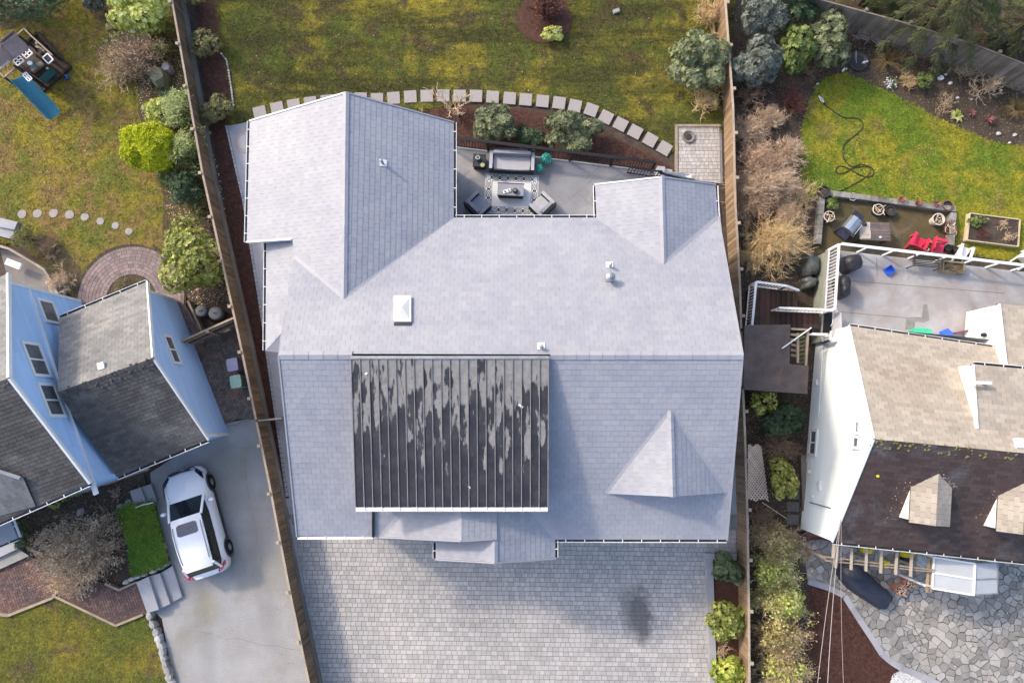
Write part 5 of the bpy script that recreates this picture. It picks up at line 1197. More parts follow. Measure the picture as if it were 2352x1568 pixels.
def rock(c, rx, ry, h, seed, rz=0.0):
    r = random.Random(seed); g = G(); n = 9; vs = []
    for f, zz in ((1.0, -.05), (1.05, h * .45), (.78, h * .92)):
        for k in range(n):
            a = 2 * math.pi * k / n; q = f * (1 + r.uniform(-.16, .16)); x, y = math.cos(a) * rx * q, math.sin(a) * ry * q
            vs.append((c[0] + x * math.cos(rz) - y * math.sin(rz), c[1] + x * math.sin(rz) + y * math.cos(rz), c[2] + zz + r.uniform(-.02, .02)))
    vs.append((c[0], c[1], c[2] + h)); fs = [(i * n + k, i * n + (k + 1) % n, (i + 1) * n + (k + 1) % n, (i + 1) * n + k) for i in range(2) for k in range(n)] + [(2 * n + k, 2 * n + (k + 1) % n, 3 * n) for k in range(n)]
    return g.add(vs, fs, r.random())
rw = thing('rock_wall', 'low pale rock edging between front lawn and asphalt drive', 'rock wall', T('L4', 1480, 1200))
rp = [TV('L4', *q) for q in ((1390, 935), (1420, 1020), (1450, 1090), (1470, 1150), (1490, 1210), (1505, 1270), (1520, 1330), (1535, 1390), (1555, 1440), (1568, 1500), (1590, 1555), (1610, 1620), (1635, 1690), (1660, 1760))]
for i, q in enumerate(rp): rock(W(*q), .19 + .05 * random.random(), .13 + .03 * random.random(), .26, 100 + i, rad(-65 + random.uniform(-25, 25))).build('stone', MT['rock'], rw)
rw = thing('rock_wall', 'row of pale stones at the foot of the lawn strip', 'rock wall', T('L4', 1400, 530))
for i, q in enumerate(((1190, 625), (1240, 600), (1300, 575), (1360, 555), (1430, 530), (1500, 495), (1545, 465), (1520, 300), (1495, 240), (1470, 170), (1450, 100), (1430, 40), (1535, 380))): rock(T('L4', *q), .17, .10, .36, 130 + i, rad(25) if i < 7 else rad(-70)).build('stone', MT['rock'] if i < 7 else MT['aggregate'], rw)
for i, (x, y, r1_, r2_) in enumerate(((1175, 1485, .20, .15), (1125, 1525, .17, .24), (745, 1560, .19, .14))):
    o = rock(T('L3', x, y), r1_, r2_, .12, 150 + i, rad(60)).build('garden_stone', MT['aggregate']); tag(o, ('flat oval stone nearest the dark garden steps', 'upright grey slab beside the oval garden stone', 'single grey stone at the edge of the brown shrub')[i], 'stone')
def timber(label, tile, pts, w_=.11, h=.22):
    P3 = [T(tile, x, y, h) for x, y in pts]; t = thing('timber_edging', label, 'edging', P3[0])
    for i in range(len(P3) - 1): G().bar(P3[i] - up * h / 2, P3[i + 1] - up * h / 2, w_, h, t=random.random()).build('timber', MT['timber'], t)
timber('tan timber edging along the lower side of the brick front walk', 'L4', [(-300, 830), (0, 938), (70, 948), (480, 785), (522, 718)])
timber('tan timber edging zigzag between brick front walk and front lawn', 'L4', [(500, 772), (780, 905), (1060, 1040), (1310, 940)], .09)
timber('short timber edging around the brown shrub bed', 'L4', [(960, 655), (1090, 714), (1256, 638)], .09)
timber('loose timber plank beside the porch, lower left', 'L4', [(300, 330), (412, 150)], .12, .12)
timber('short timber length at the corner of the porch steps', 'L4', [(235, 325), (385, 385)], .12, .12)
timber('curved tan timber wall at the left edge below the lawn', 'L2', [(-300, 640), (0, 690), (80, 715), (200, 785), (320, 855), (400, 905), (440, 970), (500, 1080), (550, 1175)], .10, .5)
timber('pale timber kerb around the two dark garbage cans', 'L2', [(1722, 1192), (1850, 1470)], .09, .45)
st = thing('stone_steps', 'pale grey slab steps below the porch, lower left', 'steps', T('L4', 60, 400))
G().prism(polyT('L4', [(-300, 400), (0, 285), (125, 280), (170, 330), (0, 410), (-300, 520)], .4), 0, .4).build('step', MT['concrete'], st); G().prism(polyT('L4', [(-300, 525), (0, 412), (168, 332), (265, 400), (0, 520), (-300, 640)], .26), 0, .26).build('step', MT['stone'], st)
st = thing('yard_steps', 'two grey concrete steps at the left edge of the lawn', 'steps', T('L2', 60, 510))
G().prism(polyT('L2', [(-300, 350), (0, 430), (160, 470), (130, 540), (0, 515), (-300, 430)], .25), 0, .25).build('step', MT['concrete'], st); G().prism(polyT('L2', [(-300, 432), (0, 517), (130, 542), (120, 630), (0, 600), (-300, 520)], .12), 0, .12).build('step', MT['concrete'], st)
sheet('sunken_area', polyT('L2', [(0, 720), (90, 730), (400, 915), (560, 1180), (100, 1080)]), .012, MT['fence_kick'])
o = G().bar(T('L2', 60, 830, .5), T('L2', 190, 880, .5), .28, .10).build('beam_end', MT['white']); tag(o, 'white beam end beside the curved timber wall', 'beam')
# bins
def can(x, y, r, label):
    c = T('L2', x, y, 0); t = thing('garbage_can', label, 'garbage can', c, 'garbage cans in the timber corner')
    G().lathe(c, [(r * .8, 0), (r * .95, .62)], 20).build('body', MT['grey_plastic'], t, smooth=True); G().lathe(c + Vector((0, 0, .62)), [(r, 0), (r, .04), (r * .8, .07), (r * .2, .09)], 20).build('lid', MT['grey_plastic'], t); G().bar(c + Vector((-.08, 0, .73)), c + Vector((.08, 0, .73)), .03, .03).build('handle', MT['dark_plastic'], t)
can(1905, 1305, .25, 'smaller dark grey round garbage can, left of the pair'); can(2035, 1325, .29, 'larger dark grey round garbage can, right of the pair')
def wheelie(x, y, mat, label):
    c = T('L3', x, y, 0); t = thing('recycling_bin', label, 'bin', c); R = Matrix.Rotation(rad(10), 3, 'Z')
    vs = [c + R @ Vector((a * (.18 if z_ == 0 else .22), b * (.22 if z_ == 0 else .26), z_)) for z_ in (0, .92) for a, b in ((-1, -1), (1, -1), (1, 1), (-1, 1))]
    G().add(vs, [(3, 2, 1, 0), (0, 1, 5, 4), (1, 2, 6, 5), (2, 3, 7, 6), (3, 0, 4, 7)]).build('body', MT[mat], t); softbox(c + Vector((0, 0, .92)), (.48, .56, .07), rad(10), mat, .02, 'lid', t)
    for s in (-1, 1): G().tube([c + R @ Vector((.19, s * .22, .08)), c + R @ Vector((.19, s * .16, .08))], .08, 10).build('wheel', MT['rubber'], t)
wheelie(2215, 225, 'lilac', 'lilac grey wheeled bin against the long fence'); wheelie(2245, 375, 'mint', 'mint green wheeled bin against the long fence')
# ------------------------------------------------------------------ white car
def make_car():
    c = W(466, 1193, 0); f = W(428, 1077, .5) - W(490, 1305, .5); f.z = 0; f.normalize(); s = Vector((f.y, -f.x, 0))
    car = thing('parked_car', 'white hatchback sport utility car parked on the asphalt drive', 'car', c)
    Q = lambda x, y, z_: c + f * x + s * y + Vector((0, 0, z_))   # x forward, y right
    # lower body: stations x, half width, shoulder height, mid bulge
    st_ = [(2.26, .50, .55, .62), (2.18, .72, .62, .72), (2.0, .84, .68, .78), (1.7, .90, .74, .86), (1.3, .92, .80, .93), (.95, .92, .84, .97), (.5, .91, .88, .98), (0, .91, .90, 1.0), (-.6, .915, .92, 1.02), (-1.1, .92, .94, 1.04), (-1.6, .91, .95, 1.05), (-1.95, .86, .93, 1.03), (-2.15, .78, .86, .98), (-2.27, .60, .74, .84)]
    g = G(); vs = []; n = 9
    for x_, hw, sh, top in st_:
        prof = [(-hw * .94, .22), (-hw, .5), (-hw * .97, sh), (-hw * .80, top - .01), (0, top + .02), (hw * .80, top - .01), (hw * .97, sh), (hw, .5), (hw * .94, .22)]
        vs += [Q(x_, y_, z_) for y_, z_ in prof]
    fs = [(i * n + k, i * n + k + 1, (i + 1) * n + k + 1, (i + 1) * n + k) for i in range(len(st_) - 1) for k in range(n - 1)] + [tuple(range(n)), tuple(reversed(range((len(st_) - 1) * n, len(st_) * n)))]
    g.add(vs, fs); g.build('body', MT['car_paint'], car, smooth=True)
    # greenhouse: dark glass shell, then roof on top
    gl = [(1.02, .70, .96), (.30, .66, 1.42), (-.2, .66, 1.50), (-1.2, .64, 1.50), (-1.75, .60, 1.42), (-2.08, .66, 1.0)]
    g = G(); vs = []
    for x_, hw, z_ in gl:
        lo = min(z_, .99 + max(0, -x_) * .02); vs += [Q(x_, -.80 if -1.9 < x_ < .9 else -hw, lo), Q(x_, -hw, z_), Q(x_, 0, z_ + .02), Q(x_, hw, z_), Q(x_, .80 if -1.9 < x_ < .9 else hw, lo)]
    g.add(vs, [(i * 5 + k, i * 5 + k + 1, (i + 1) * 5 + k + 1, (i + 1) * 5 + k) for i in range(5) for k in range(4)]); g.build('windows', MT['car_glass'], car)
    rf = [(.34, .63, 1.43), (.2, .66, 1.46), (-.2, .675, 1.515), (-.7, .67, 1.53), (-1.2, .655, 1.515), (-1.72, .62, 1.45), (-1.86, .56, 1.41)]; g = G(); vs = []
    for x_, hw, z_ in rf: vs += [Q(x_, -hw, z_ - .03), Q(x_, -hw * .9, z_ + .01), Q(x_, 0, z_ + .03), Q(x_, hw * .9, z_ + .01), Q(x_, hw, z_ - .03)]
    roof = g.add(vs, [(i * 5 + k, i * 5 + k + 1, (i + 1) * 5 + k + 1, (i + 1) * 5 + k) for i in range(len(rf) - 1) for k in range(4)]).build('roof', MT['car_paint'], car, smooth=True)
    P5 = [Q(a, b, z_) for a, b, z_ in ((.10, -.42, 1.508), (.10, .42, 1.508), (-.38, .44, 1.552), (-.38, -.44, 1.552))]
    cc = sum(P5, Vector()) / 4; rd = []
    for p, q in zip(P5, P5[1:] + P5[:1]): rd += [p.lerp(q, .12), p.lerp(q, .88)]
    G().add([p + Vector((0, 0, .012)) for p in rd], [tuple(range(8))]).build('sunroof', MT['sunroof'], roof)
    for sg in (-1, 1):
        for a, b in ((Q(.30, sg * .67, 1.44), Q(1.03, sg * .76, .97)), (Q(-1.70, sg * .63, 1.43), Q(-2.05, sg * .72, 1.0))): G().bar(a, b, .09, .05).build('pillar', MT['car_paint'], car)
        G().bar(Q(-.62, sg * .665, 1.46), Q(-.62, sg * .80, .98), .05, .02).build('door_pillar', MT['dark_plastic'], car)
        G().tube([Q(.05, sg * .585, 1.50), Q(-.1, sg * .59, 1.545), Q(-.7, sg * .59, 1.565), Q(-1.35, sg * .565, 1.535), Q(-1.5, sg * .55, 1.495)], .016, 6).build('roof_rail', MT['galv'], roof)
        m = G().lathe(Q(.70, sg * 1.02, 1.0), [(.03, -.07), (.10, -.04), (.11, .04), (.05, .08)], 10, sx=.75, sy=1.25, rz=math.atan2(s.y, s.x) - math.pi / 2).build('mirror', MT['car_paint'], car, smooth=True)
        G().bar(Q(.72, sg * .85, .95), Q(.70, sg * .96, .97), .05, .04).build('mirror_arm', MT['dark_plastic'], m)
        for x_ in (1.42, -1.42):
            wc = Q(x_, sg * .84, .33); w_ = G().lathe((0, 0, 0), [(.20, -.11), (.335, -.10), (.35, 0), (.335, .10), (.20, .11)], 24).build('wheel', MT['rubber'], car); 
            rot = Matrix((f, Vector((0, 0, 1)), s)).transposed().to_4x4(); M4 = Matrix.Translation(wc) @ rot
            w_.data.transform(M4)
            rm = G().lathe((0, 0, 0), [(.20, -.09), (.21, .09), (.06, .115), (.03, .12)], 20).build('rim', MT['galv'], w_); rm.data.transform(Matrix.Translation(wc + s * sg * .01) @ rot)
            G().tube([Q(x_ + .42 * math.cos(a), sg * .93, .33 + .42 * math.sin(a)) for a in [k * math.pi / 10 for k in range(11)]], .03, 5).build('wheel_arch', MT['dark_plastic'], car)
        # lamps
        G().add([Q(2.17, sg * .60, .735), Q(1.90, sg * .86, .80), Q(1.62, sg * .885, .865), Q(1.80, sg * .74, .83), Q(2.05, sg * .56, .775)], [(0, 1, 2, 3, 4) if sg > 0 else (4, 3, 2, 1, 0)]).add([Q(2.19, sg * .60, .66), Q(1.90, sg * .88, .72), Q(1.90, sg * .87, .80), Q(2.17, sg * .61, .74)], [(0, 1, 2, 3)]).build('headlight', MT['car_glass'], car)
        G().add([Q(-1.82, sg * .905, 1.0), Q(-2.0, sg * .865, 1.0), Q(-2.17, sg * .74, .995), Q(-2.24, sg * .50, .93), Q(-2.12, sg * .55, 1.0), Q(-1.98, sg * .75, 1.05)], [(0, 1, 2, 3, 4, 5) if sg > 0 else (5, 4, 3, 2, 1, 0)]).add([Q(-1.82, sg * .92, .97), Q(-2.02, sg * .875, .93), Q(-2.02, sg * .868, 1.0), Q(-1.82, sg * .908, 1.0)], [(0, 1, 2, 3)]).build('taillight', MT['tail'], car)
        for x_ in (.12, -.95): G().bar(Q(x_, sg * .925, .86), Q(x_ - .2, sg * .925, .865), .035, .035).build('door_handle', MT['car_paint'], car)
        G().bar(Q(1.05, sg * .9, .25), Q(-1.05, sg * .9, .25), .06, .12).build('sill', MT['dark_plastic'], car)
    G().add([Q(2.275, -.48, .60), Q(2.275, .48, .60), Q(2.20, .62, .74), Q(2.12, .50, .765), Q(2.16, 0, .79), Q(2.12, -.50, .765), Q(2.20, -.62, .74)], [tuple(range(7))]).build('grille', MT['dark_plastic'], car)
    for a, b in (((.98, -.3), (.80, .25)), ((.98, .3), (.86, .62))): G().bar(Q(a[0], a[1], 1.005), Q(b[0] - .04, b[1], 1.10), .02, .015).build('wiper', MT['black_metal'], car)
    G().tube([Q(1.98, sg_ * .7, .80 + .01) for sg_ in (-1, 1)][:1] + [Q(1.5, -.72, .93), Q(1.05, -.66, 1.01)], .006, 4).build('bonnet_line', MT['dark_plastic'], car)
    G().bar(Q(-2.285, -.25, .72), Q(-2.285, .25, .72), .02, .12).build('number_plate', MT['white'], car)
make_car()
o = G().tube([T('L3', 1245, 1522, .36), T('L3', 1310, 1495, .36), T('L3', 1405, 1475, .36)], .025, 6).build('white_pipe', MT['white']); tag(o, 'short white pipe lying across the top of the lawn strip', 'pipe')
# ================================================================== PLAY TOWER
def play():
    c = T('P', 560, 560); base = [T('P', x, y) for x, y in ((560, 150), (700, 165), (1120, 690), (700, 1060), (330, 760), (200, 560))]
    t = thing('play_tower', 'brown wooden play tower with shingled roofs and teal slide on the left lawn', 'play tower', c)
    bb = [T('P', x, y) for x, y in ((600, 150), (1120, 690), (690, 1060), (200, 560))]
    sheet('play_bed', bb, .02, MT['soil'], 'dark bark bed under the play tower')
    for i in range(4): G().bar(bb[i] + Vector((0, 0, .06)), bb[(i + 1) % 4] + Vector((0, 0, .06)), .12, .14).build('border_timber', MT['dark_wood'], t)
    ex = (T('P', 1120, 690) - T('P', 600, 150)); ex.z = 0; ex.normalize(); ey = Vector((-ex.y, ex.x, 0))       # ex: down-right, ey: up-right
    # house walls (lower storey) and balcony floor
    hp = lambda x, y, h: T('P', x, y, h)
    def quadbox(name, q, z0, z1, mat, par=t): return G().prism(q, z0, z1).build(name, MT[mat], par)
    fl = [hp(210, 560, 1.3), hp(480, 330, 1.3), hp(760, 640, 1.3), hp(430, 800, 1.3)]
    quadbox('platform', fl, 1.22, 1.3, 'dark_wood')
    for q in fl: G().box((q.x, q.y, 1.05), (.10, .10, 2.1), math.atan2(ex.y, ex.x)).build('post', MT['dark_wood'], t)
    quadbox('lower_wall', [hp(225, 560, .9), hp(430, 400, .9), hp(660, 620, .9), hp(440, 740, .9)], 0, 1.2, 'dark_wood')
    # roofs: two shingled gables
    def roof(a, b, c_, d, h0, h1, n=5):
        A, B, C_, D = hp(*a, h1), hp(*b, h1), hp(*c_, h0), hp(*d, h0)
        r = G().add([A, B, C_, D] + [p - Vector((0, 0, .05)) for p in (A, B, C_, D)], [(0, 1, 2, 3), (7, 6, 5, 4), (0, 4, 5, 1), (1, 5, 6, 2), (2, 6, 7, 3), (3, 7, 4, 0)]).build('roof_slope', MT['roof_play'], t)
        pl = [A, B, C_, D]
        for k, ch in enumerate(cover(pl, B - A, .16, .9, gap=.01, t_low=.016, seed=5)): G().add(*ch).build('roof_board', MT['roof_play'], r)
    roof((205, 90), (0, 265), (25, 310), (225, 140), 2.75, 3.0)
    roof((25, 312), (228, 142), (455, 365), (215, 525), 2.1, 2.9)
    roof((-220, 90), (-10, 300), (215, 525), (-30, 720), 2.1, 2.9)
    G().bar(hp(-30, 722, 2.1), hp(150, 580, 2.1), .05, .08).build('fascia', MT['cream'], t)
    for a, b in (((275, 170), (380, 75)), ((380, 75), (490, 190)), ((490, 190), (600, 290)), ((600, 290), (820, 490)), ((270, 665), (65, 840)), ((65, 840), (0, 765))): G().bar(hp(*a, 1.5), hp(*b, 1.5), .06, .06).build('handrail', MT['timber'], t)
    for a in ((380, 75), (490, 190), (600, 290), (65, 840), (270, 665)): q = hp(*a, 1.5); G().box((q.x, q.y, .75), (.07, .07, 1.5)).build('rail_post', MT['dark_wood'], t)
    for a, b in (((520, 400), (615, 505)), ((600, 385), (640, 465)), ((560, 350), (700, 430))): G().bar(hp(*a, .9), hp(*b, .9), .12, .05).build('bench_slat', MT['timber'], t)
    # white windows laid in the sloping front wall
    def win(x, y, sx, sy, bars):
        o_ = hp(x, y, 1.75); fr = G()
        W_, H_ = sx, sy
        P = lambda a, b, k=0: o_ + ex * a + ey * b + Vector((0, 0, k))
        for a0, b0, a1, b1 in ((-W_, -H_, W_, -H_), (W_, -H_, W_, H_), (W_, H_, -W_, H_), (-W_, H_, -W_, -H_)) + (((0, -H_, 0, H_), (-W_, 0, W_, 0)) if bars else ()): fr.bar(P(a0, b0), P(a1, b1), .045, .04)
        w_ = fr.build('window', MT['bright_white'], t); G().add([P(-W_, -H_, -.01), P(W_, -H_, -.01), P(W_, H_, -.01), P(-W_, H_, -.01)], [(0, 1, 2, 3)]).build('pane', MT['under'], w_)
    win(425, 463, .16, .17, True); win(290, 577, .16, .17, True); win(430, 830, .20, .09, True); win(752, 545, .19, .14, False)
    # black canopy opening, clock and teal swing-out roof
    quadbox('cafe_canopy', [hp(470, 690, 1.6), hp(640, 575, 1.6), hp(705, 650, 1.6), hp(530, 790, 1.6)], 1.5, 1.6, 'black_metal')
    quadbox('cafe_counter', [hp(530, 800, 1.0), hp(745, 645, 1.0), hp(765, 670, 1.0), hp(560, 830, 1.0)], .94, 1.0, 'dark_wood')
    A = [hp(605, 850, .9), hp(795, 675, .9), hp(885, 755, .55), hp(685, 940, .55)]; G().add(A + [p - Vector((0, 0, .05)) for p in A], [(3, 2, 1, 0), (4, 5, 6, 7), (0, 1, 5, 4), (1, 2, 6, 5), (2, 3, 7, 6), (3, 0, 4, 7)]).build('teal_table', MT['teal_dark'], t)
    q = hp(465, 612, 1.9); G().lathe((q.x, q.y, q.z), [(.09, -.03), (.09, 0), (.08, .01), (.01, .012)], 16, sx=1.3).build('clock', MT['bright_white'], t); G().lathe((q.x + .08, q.y - .03, q.z - .05), [(.15, -.03), (.13, 0), (.02, .01)], 16).build('clock_surround', MT['teal_dark'], t)
    for x, y in ((580, 305), (748, 700)): q = hp(x, y, 1.2); G().lathe(q, [(.05, 0), (.06, .04), (.01, .09)], 8).build('bell', MT['cream'], t)
    # slide: trough from platform to lawn
    top, bot = hp(300, 830, 1.25), hp(880, 1450, .12); L = 14; vs = []; d = (bot - top); dh = Vector((d.x, d.y, 0)).normalized(); sd_ = Vector((-dh.y, dh.x, 0)); prof = ((-.36, .20), (-.33, .22), (-.27, .02), (0, 0), (.27, .02), (.33, .22), (.36, .20))
    for i in range(L + 1):
        f = i / L; p = top.lerp(bot, f); z_ = top.z + (bot.z - top.z) * (f ** .85 if f > .12 else f * .5) + (.05 * math.sin(f * 6.28)); 
        for a, b in prof: vs.append(p.xy.to_3d() + sd_ * a + Vector((0, 0, z_ + b)))
    n = len(prof); G().add(vs, [(i * n + k, i * n + k + 1, (i + 1) * n + k + 1, (i + 1) * n + k) for i in range(L) for k in range(n - 1)]).build('slide', MT['teal'], t, smooth=True)
    G().bar(hp(225, 940, .9), hp(300, 1000, .6), .05, .05).build('slide_brace', MT['cream'], t)
MT['roof_play'] = M('mauve brown play roof', (.36, .265, .265), (.30, .22, .22), 3, tint=.12, fine=.15)
play()
c = T('P', 1043, 832, .11); o = G().lathe(c, [(.01, -.11), (.08, -.08), (.11, 0), (.08, .08), (.01, .11)], 14).build('toy_ball', MT['blue'], smooth=True); tag(o, 'small blue ball on the grass beside the play tower', 'ball')

# ================================================================== RIGHT GARDEN
V3 = Vector
# low block wall around the mossy patio
sheet('moss_patio', polyT('R2', [(780, 290), (1790, 400), (1760, 780), (740, 720)]), .010, MT['moss'], 'mossy brown patio with pots and table')
bw_ = thing('block_wall', 'low weathered concrete block wall around the mossy patio', 'wall', T('R2', 1300, 330))
def blocks(a, b, n, w_=.24, h=.30):
    for k in range(n): p, q = a.lerp(b, k / n), a.lerp(b, (k + 1) / n); dd = (q - p).normalized() * .008; G().bar(p + dd + V3((0, 0, h / 2)), q - dd + V3((0, 0, h / 2)), w_, h + random.uniform(-.015, .015), t=random.random()).build('block', MT['weathered_block'], bw_)
MT['weathered_block'] = M('weathered concrete block', (.27, .255, .235), (.19, .18, .165), 3, tint=.2, fine=.25, c3=(.12, .115, .08), s3=1.5)
blocks(T('R2', 770, 262), T('R2', 1790, 395), 14); blocks(T('R2', 770, 290), T('R2', 738, 660), 5); blocks(T('R2', 1775, 420), T('R2', 1758, 670), 4)
def pot(x, y, r, h, mat, label, fill='dry', rim=None, tile='R2', lean=0.0, cat='flower pot'):
    c = T(tile, x, y, h); c.z = 0; t = thing('flower_pot', label, cat, c)
    o_ = G().lathe((0, 0, 0), [(r * .72, 0), (r * .96, h), (r * 1.04, h), (r * 1.04, h + .02), (r * .88, h + .02), (r * .84, h - .06)], 18).build('pot', MT[mat], t)
    o_.data.transform(Matrix.Translation(c))
    if rim: q = G().lathe(c + V3((0, 0, h)), [(r * 1.06, -.02), (r * 1.07, .03), (r * .92, .03), (r * .9, 0)], 18, cap=False).build('rim', MT[rim], o_)
    G().lathe(c + V3((0, 0, h - .06)), [(r * .86, 0), (r * .5, .015), (r * .02, .02)], 14).build('soil', MT['soil'], t)
    if fill == 'dry':
        g = G(); rr = random.Random(int(x + y))
        for k in range(9):
            a = rr.random() * 6.28; p = c + V3((r * .4 * math.cos(a), r * .4 * math.sin(a), h - .05)); g.tube([p, p + V3((rr.uniform(-r, r) * .6, rr.uniform(-r, r) * .6, .10)), p + V3((rr.uniform(-r, r), rr.uniform(-r, r), .14))], .012, 4, t=rr.random())
        g.build('dry_stems', MT['twig_tan'], t)
    return t
pot(806, 244, .26, .42, 'dark_plastic', 'large dark empty pot at the corner of the block wall', None)
pot(1025, 285, .17, .22, 'brown_pot', 'pale rimmed oval pot on top of the block wall', None, 'cream')
pot(843, 436, .23, .34, 'dark_plastic', 'white rimmed pot with dry stems beside the gas barbecue', 'dry', 'cream')
pot(1223, 384, .24, .34, 'dark_plastic', 'white rimmed pot full of dry stalks in the middle of the patio', 'dry', 'cream')
pot(1320, 392, .22, .30, 'dark_plastic', 'plain black pot right of the white rimmed pot', None)
pot(1760, 352, .22, .34, 'dark_plastic', 'dark pot with red brown rim at the wall corner', None, 'brown_pot')
pot(1688, 458, .26, .40, 'cream', 'tall cream pot with straw at the right of the patio', 'dry', 'cream')
pot(1782, 530, .28, .30, 'brown_pot', 'brown shallow pot with dead plant on the right wall', 'dry')
pot(1765, 676, .15, .26, 'dark_plastic', 'small black pot right of the red chairs', None)
pot(1830, 692, .14, .24, 'dark_plastic', 'small dark pot behind the white plastic chair', None)
def spiky(x, y, label, tile='R2', z=.28, r=.24, n=34):
    c = T(tile, x, y, z); t = thing('spiky_plant', label, 'plant', T(tile, x, y, z)); g = np.random.default_rng(int(x)); 
    G().lathe(c - V3((0, 0, z - .01 if z < .2 else .02)), [(.08, 0), (.11, .12), (.09, .12)], 10).build('pot', MT['dark_plastic'], t)
    a = g.uniform(0, 6.28, n); e = g.uniform(.1, 1.2, n); L = r * g.uniform(.7, 1.15, n); d = np.stack([np.cos(a) * np.cos(e), np.sin(a) * np.cos(e), np.sin(e)], 1); s = np.stack([-np.sin(a), np.cos(a), np.zeros(n)], 1) * .012
    b = np.array([c.x, c.y, c.z + .08]) + d * .02; m = b + d * L[:, None] * .6; tp = b + d * L[:, None] - np.array([0, 0, 1]) * (L * .15)[:, None]
    V4 = np.stack([b - s, m - s, tp, m + s, b + s], 1).reshape(-1, 3); npmesh('leaves', V4, np.arange(n * 5).reshape(-1, 5), MT['leaf_red'], t, g.uniform(0, 1, n))
spiky(1395, 308, 'red spiky plant on the block wall, left of the three'); spiky(1522, 338, 'red spiky plant on the block wall, middle of the three'); spiky(1662, 342, 'red spiky plant on the block wall, right of the three')
spiky(1935, 880, 'small red spiky plant in the upper right bed', 'R1', .05, .22, 26); spiky(2065, 930, 'larger dark red spiky plant in the upper right bed', 'R1', .05, .30, 36)
# gas barbecue
def bbq():
    c = T('R2', 935, 545); t = thing('gas_barbecue', 'stainless steel gas barbecue with dark side shelves on the mossy patio', 'barbecue', c); rz = math.atan2((T('R2', 985, 470) - T('R2', 880, 600)).y, (T('R2', 985, 470) - T('R2', 880, 600)).x)
    R = lambda x, y, z_: c + Matrix.Rotation(rz, 3, 'Z') @ V3((x, y, z_))
    G().box(R(0, 0, .42), (.62, .50, .80), rz).build('cabinet', MT['dark_plastic'], t)
    prof = [(-.28, .82), (-.30, .95), (-.2, 1.08), (0, 1.14), (.2, 1.08), (.28, .95), (.26, .82)]; vs = [R(s * .34, a, b) for s in (-1, 1) for a, b in prof]; n = len(prof)
    G().add(vs, [(k, k + 1, n + k + 1, n + k) for k in range(n - 1)] + [tuple(range(n)), tuple(reversed(range(n, 2 * n)))]).build('hood', MT['steel'], t, smooth=False)
    for s in (-1, 1): G().box(R(s * .52, 0, .84), (.34, .50, .05), rz).build('side_shelf', MT['navy_cover'], t)
    G().tube([R(-.26, -.36, .98), R(.26, -.36, .98)], .02, 6).build('hood_handle', MT['steel'], t); G().tube([R(-.30, -.30, .80), R(-.30, -.40, .80), R(.30, -.40, .80), R(.30, -.30, .80)], .015, 6).build('front_rail', MT['steel'], t)
    for s in (-1, 1):
        for q in (-1, 1): G().lathe(R(s * .26, q * .2, 0), [(.03, 0), (.04, .03), (.02, .06)], 8).build('castor', MT['rubber'], t)
bbq()
# patio table
def ptable():
    c = T('R2', 1200, 552, .72); t = thing('patio_table', 'square weathered brown patio table below the white deck railing', 'table', T('R2', 1200, 552, 0)); rz = rad(-2)
    w_, d_ = 1.30, .82
    for k in range(6): G().box(c + V3((0, (k - 2.5) * d_ / 6, 0)), (w_, d_ / 6 - .01, .035), rz, t=random.random()).build('table_board', MT['table_wood'], t)
    for sx in (-1, 1):
        for sy in (-1, 1): G().box((c.x + sx * .58, c.y + sy * .34, .35), (.07, .07, .70)).build('leg', MT['dark_wood'], t)
    b = T('R2', 1120, 545, .745); bx = thing('cardboard_sheet', 'pale cardboard sheets on the left half of the patio table', 'cardboard', b); G().box(b, (.46, .76, .012), rz).build('bottom_sheet', MT['card'], bx); q = T('R2', 1128, 575, .76); G().box(q, (.42, .36, .018), rz).build('top_sheet', MT['card'], bx); q = T('R2', 1130, 577, .775); G().box(q, (.28, .02, .004), rz).build('printed_strip', MT['twig_brown'], bx)
    q = T('R2', 1116, 497, .752); tl = thing('black_burner', 'small black cast metal stand on the cardboard', 'stand', q); G().lathe(q, [(.11, 0), (.10, .03), (.05, .04), (.05, .10), (.02, .10)], 12).build('base', MT['dark_plastic'], tl); G().bar(q + V3((0, .05, .04)), q + V3((-.03, .20, .04)), .03, .02).build('arm', MT['dark_plastic'], tl)
    q = T('R2', 1236, 598, .74); cu = G().lathe(q, [(.045, 0), (.05, .05), (.035, .05), (.03, .01)], 14).build('white_cup', MT['white']); tag(cu, 'small white ring shaped cup on the patio table', 'cup')
MT['table_wood'] = M('weathered mauve brown table wood', (.17, .135, .13), (.12, .095, .095), 3, tint=.2, fine=.25); MT['card'] = M('damp cardboard', (.50, .45, .40), (.42, .37, .32), 3, tint=.1, fine=.1)
ptable()
# plastic armchairs
def adirondack(c, rz, mat, label, wd=.62):
    t = thing('plastic_chair', label, 'chair', c); R = lambda x, y, z_: V3(c) + Matrix.Rotation(rz, 3, 'Z') @ V3((x, y, z_))
    def slab(name, a, b, w_, th=.03, m=mat, n=1):
        for k in range(n): off = (k - (n - 1) / 2) * w_ / n; A, B = R(off, a[0], a[1]), R(off, b[0], b[1]); G().bar(A, B, w_ / n - (.008 if n > 1 else 0), th, t=random.random()).build(name, MT[m], t)
    slab('seat_slat', (-.28, .38), (.20, .26), wd - .10, n=4); slab('back_slat', (.20, .26), (.42, .95), wd - .06, n=5)
    for s in (-1, 1):
        G().bar(R(s * wd / 2, -.32, .56), R(s * wd / 2, .30, .54), .12, .03).build('armrest', MT[mat], t); G().bar(R(s * (wd / 2 - .03), -.28, 0), R(s * (wd / 2 - .03), -.28, .56), .07, .05).build('leg', MT[mat], t); G().bar(R(s * (wd / 2 - .05), .40, 0), R(s * (wd / 2 - .05), -.20, .38), .06, .05).build('leg', MT[mat], t)
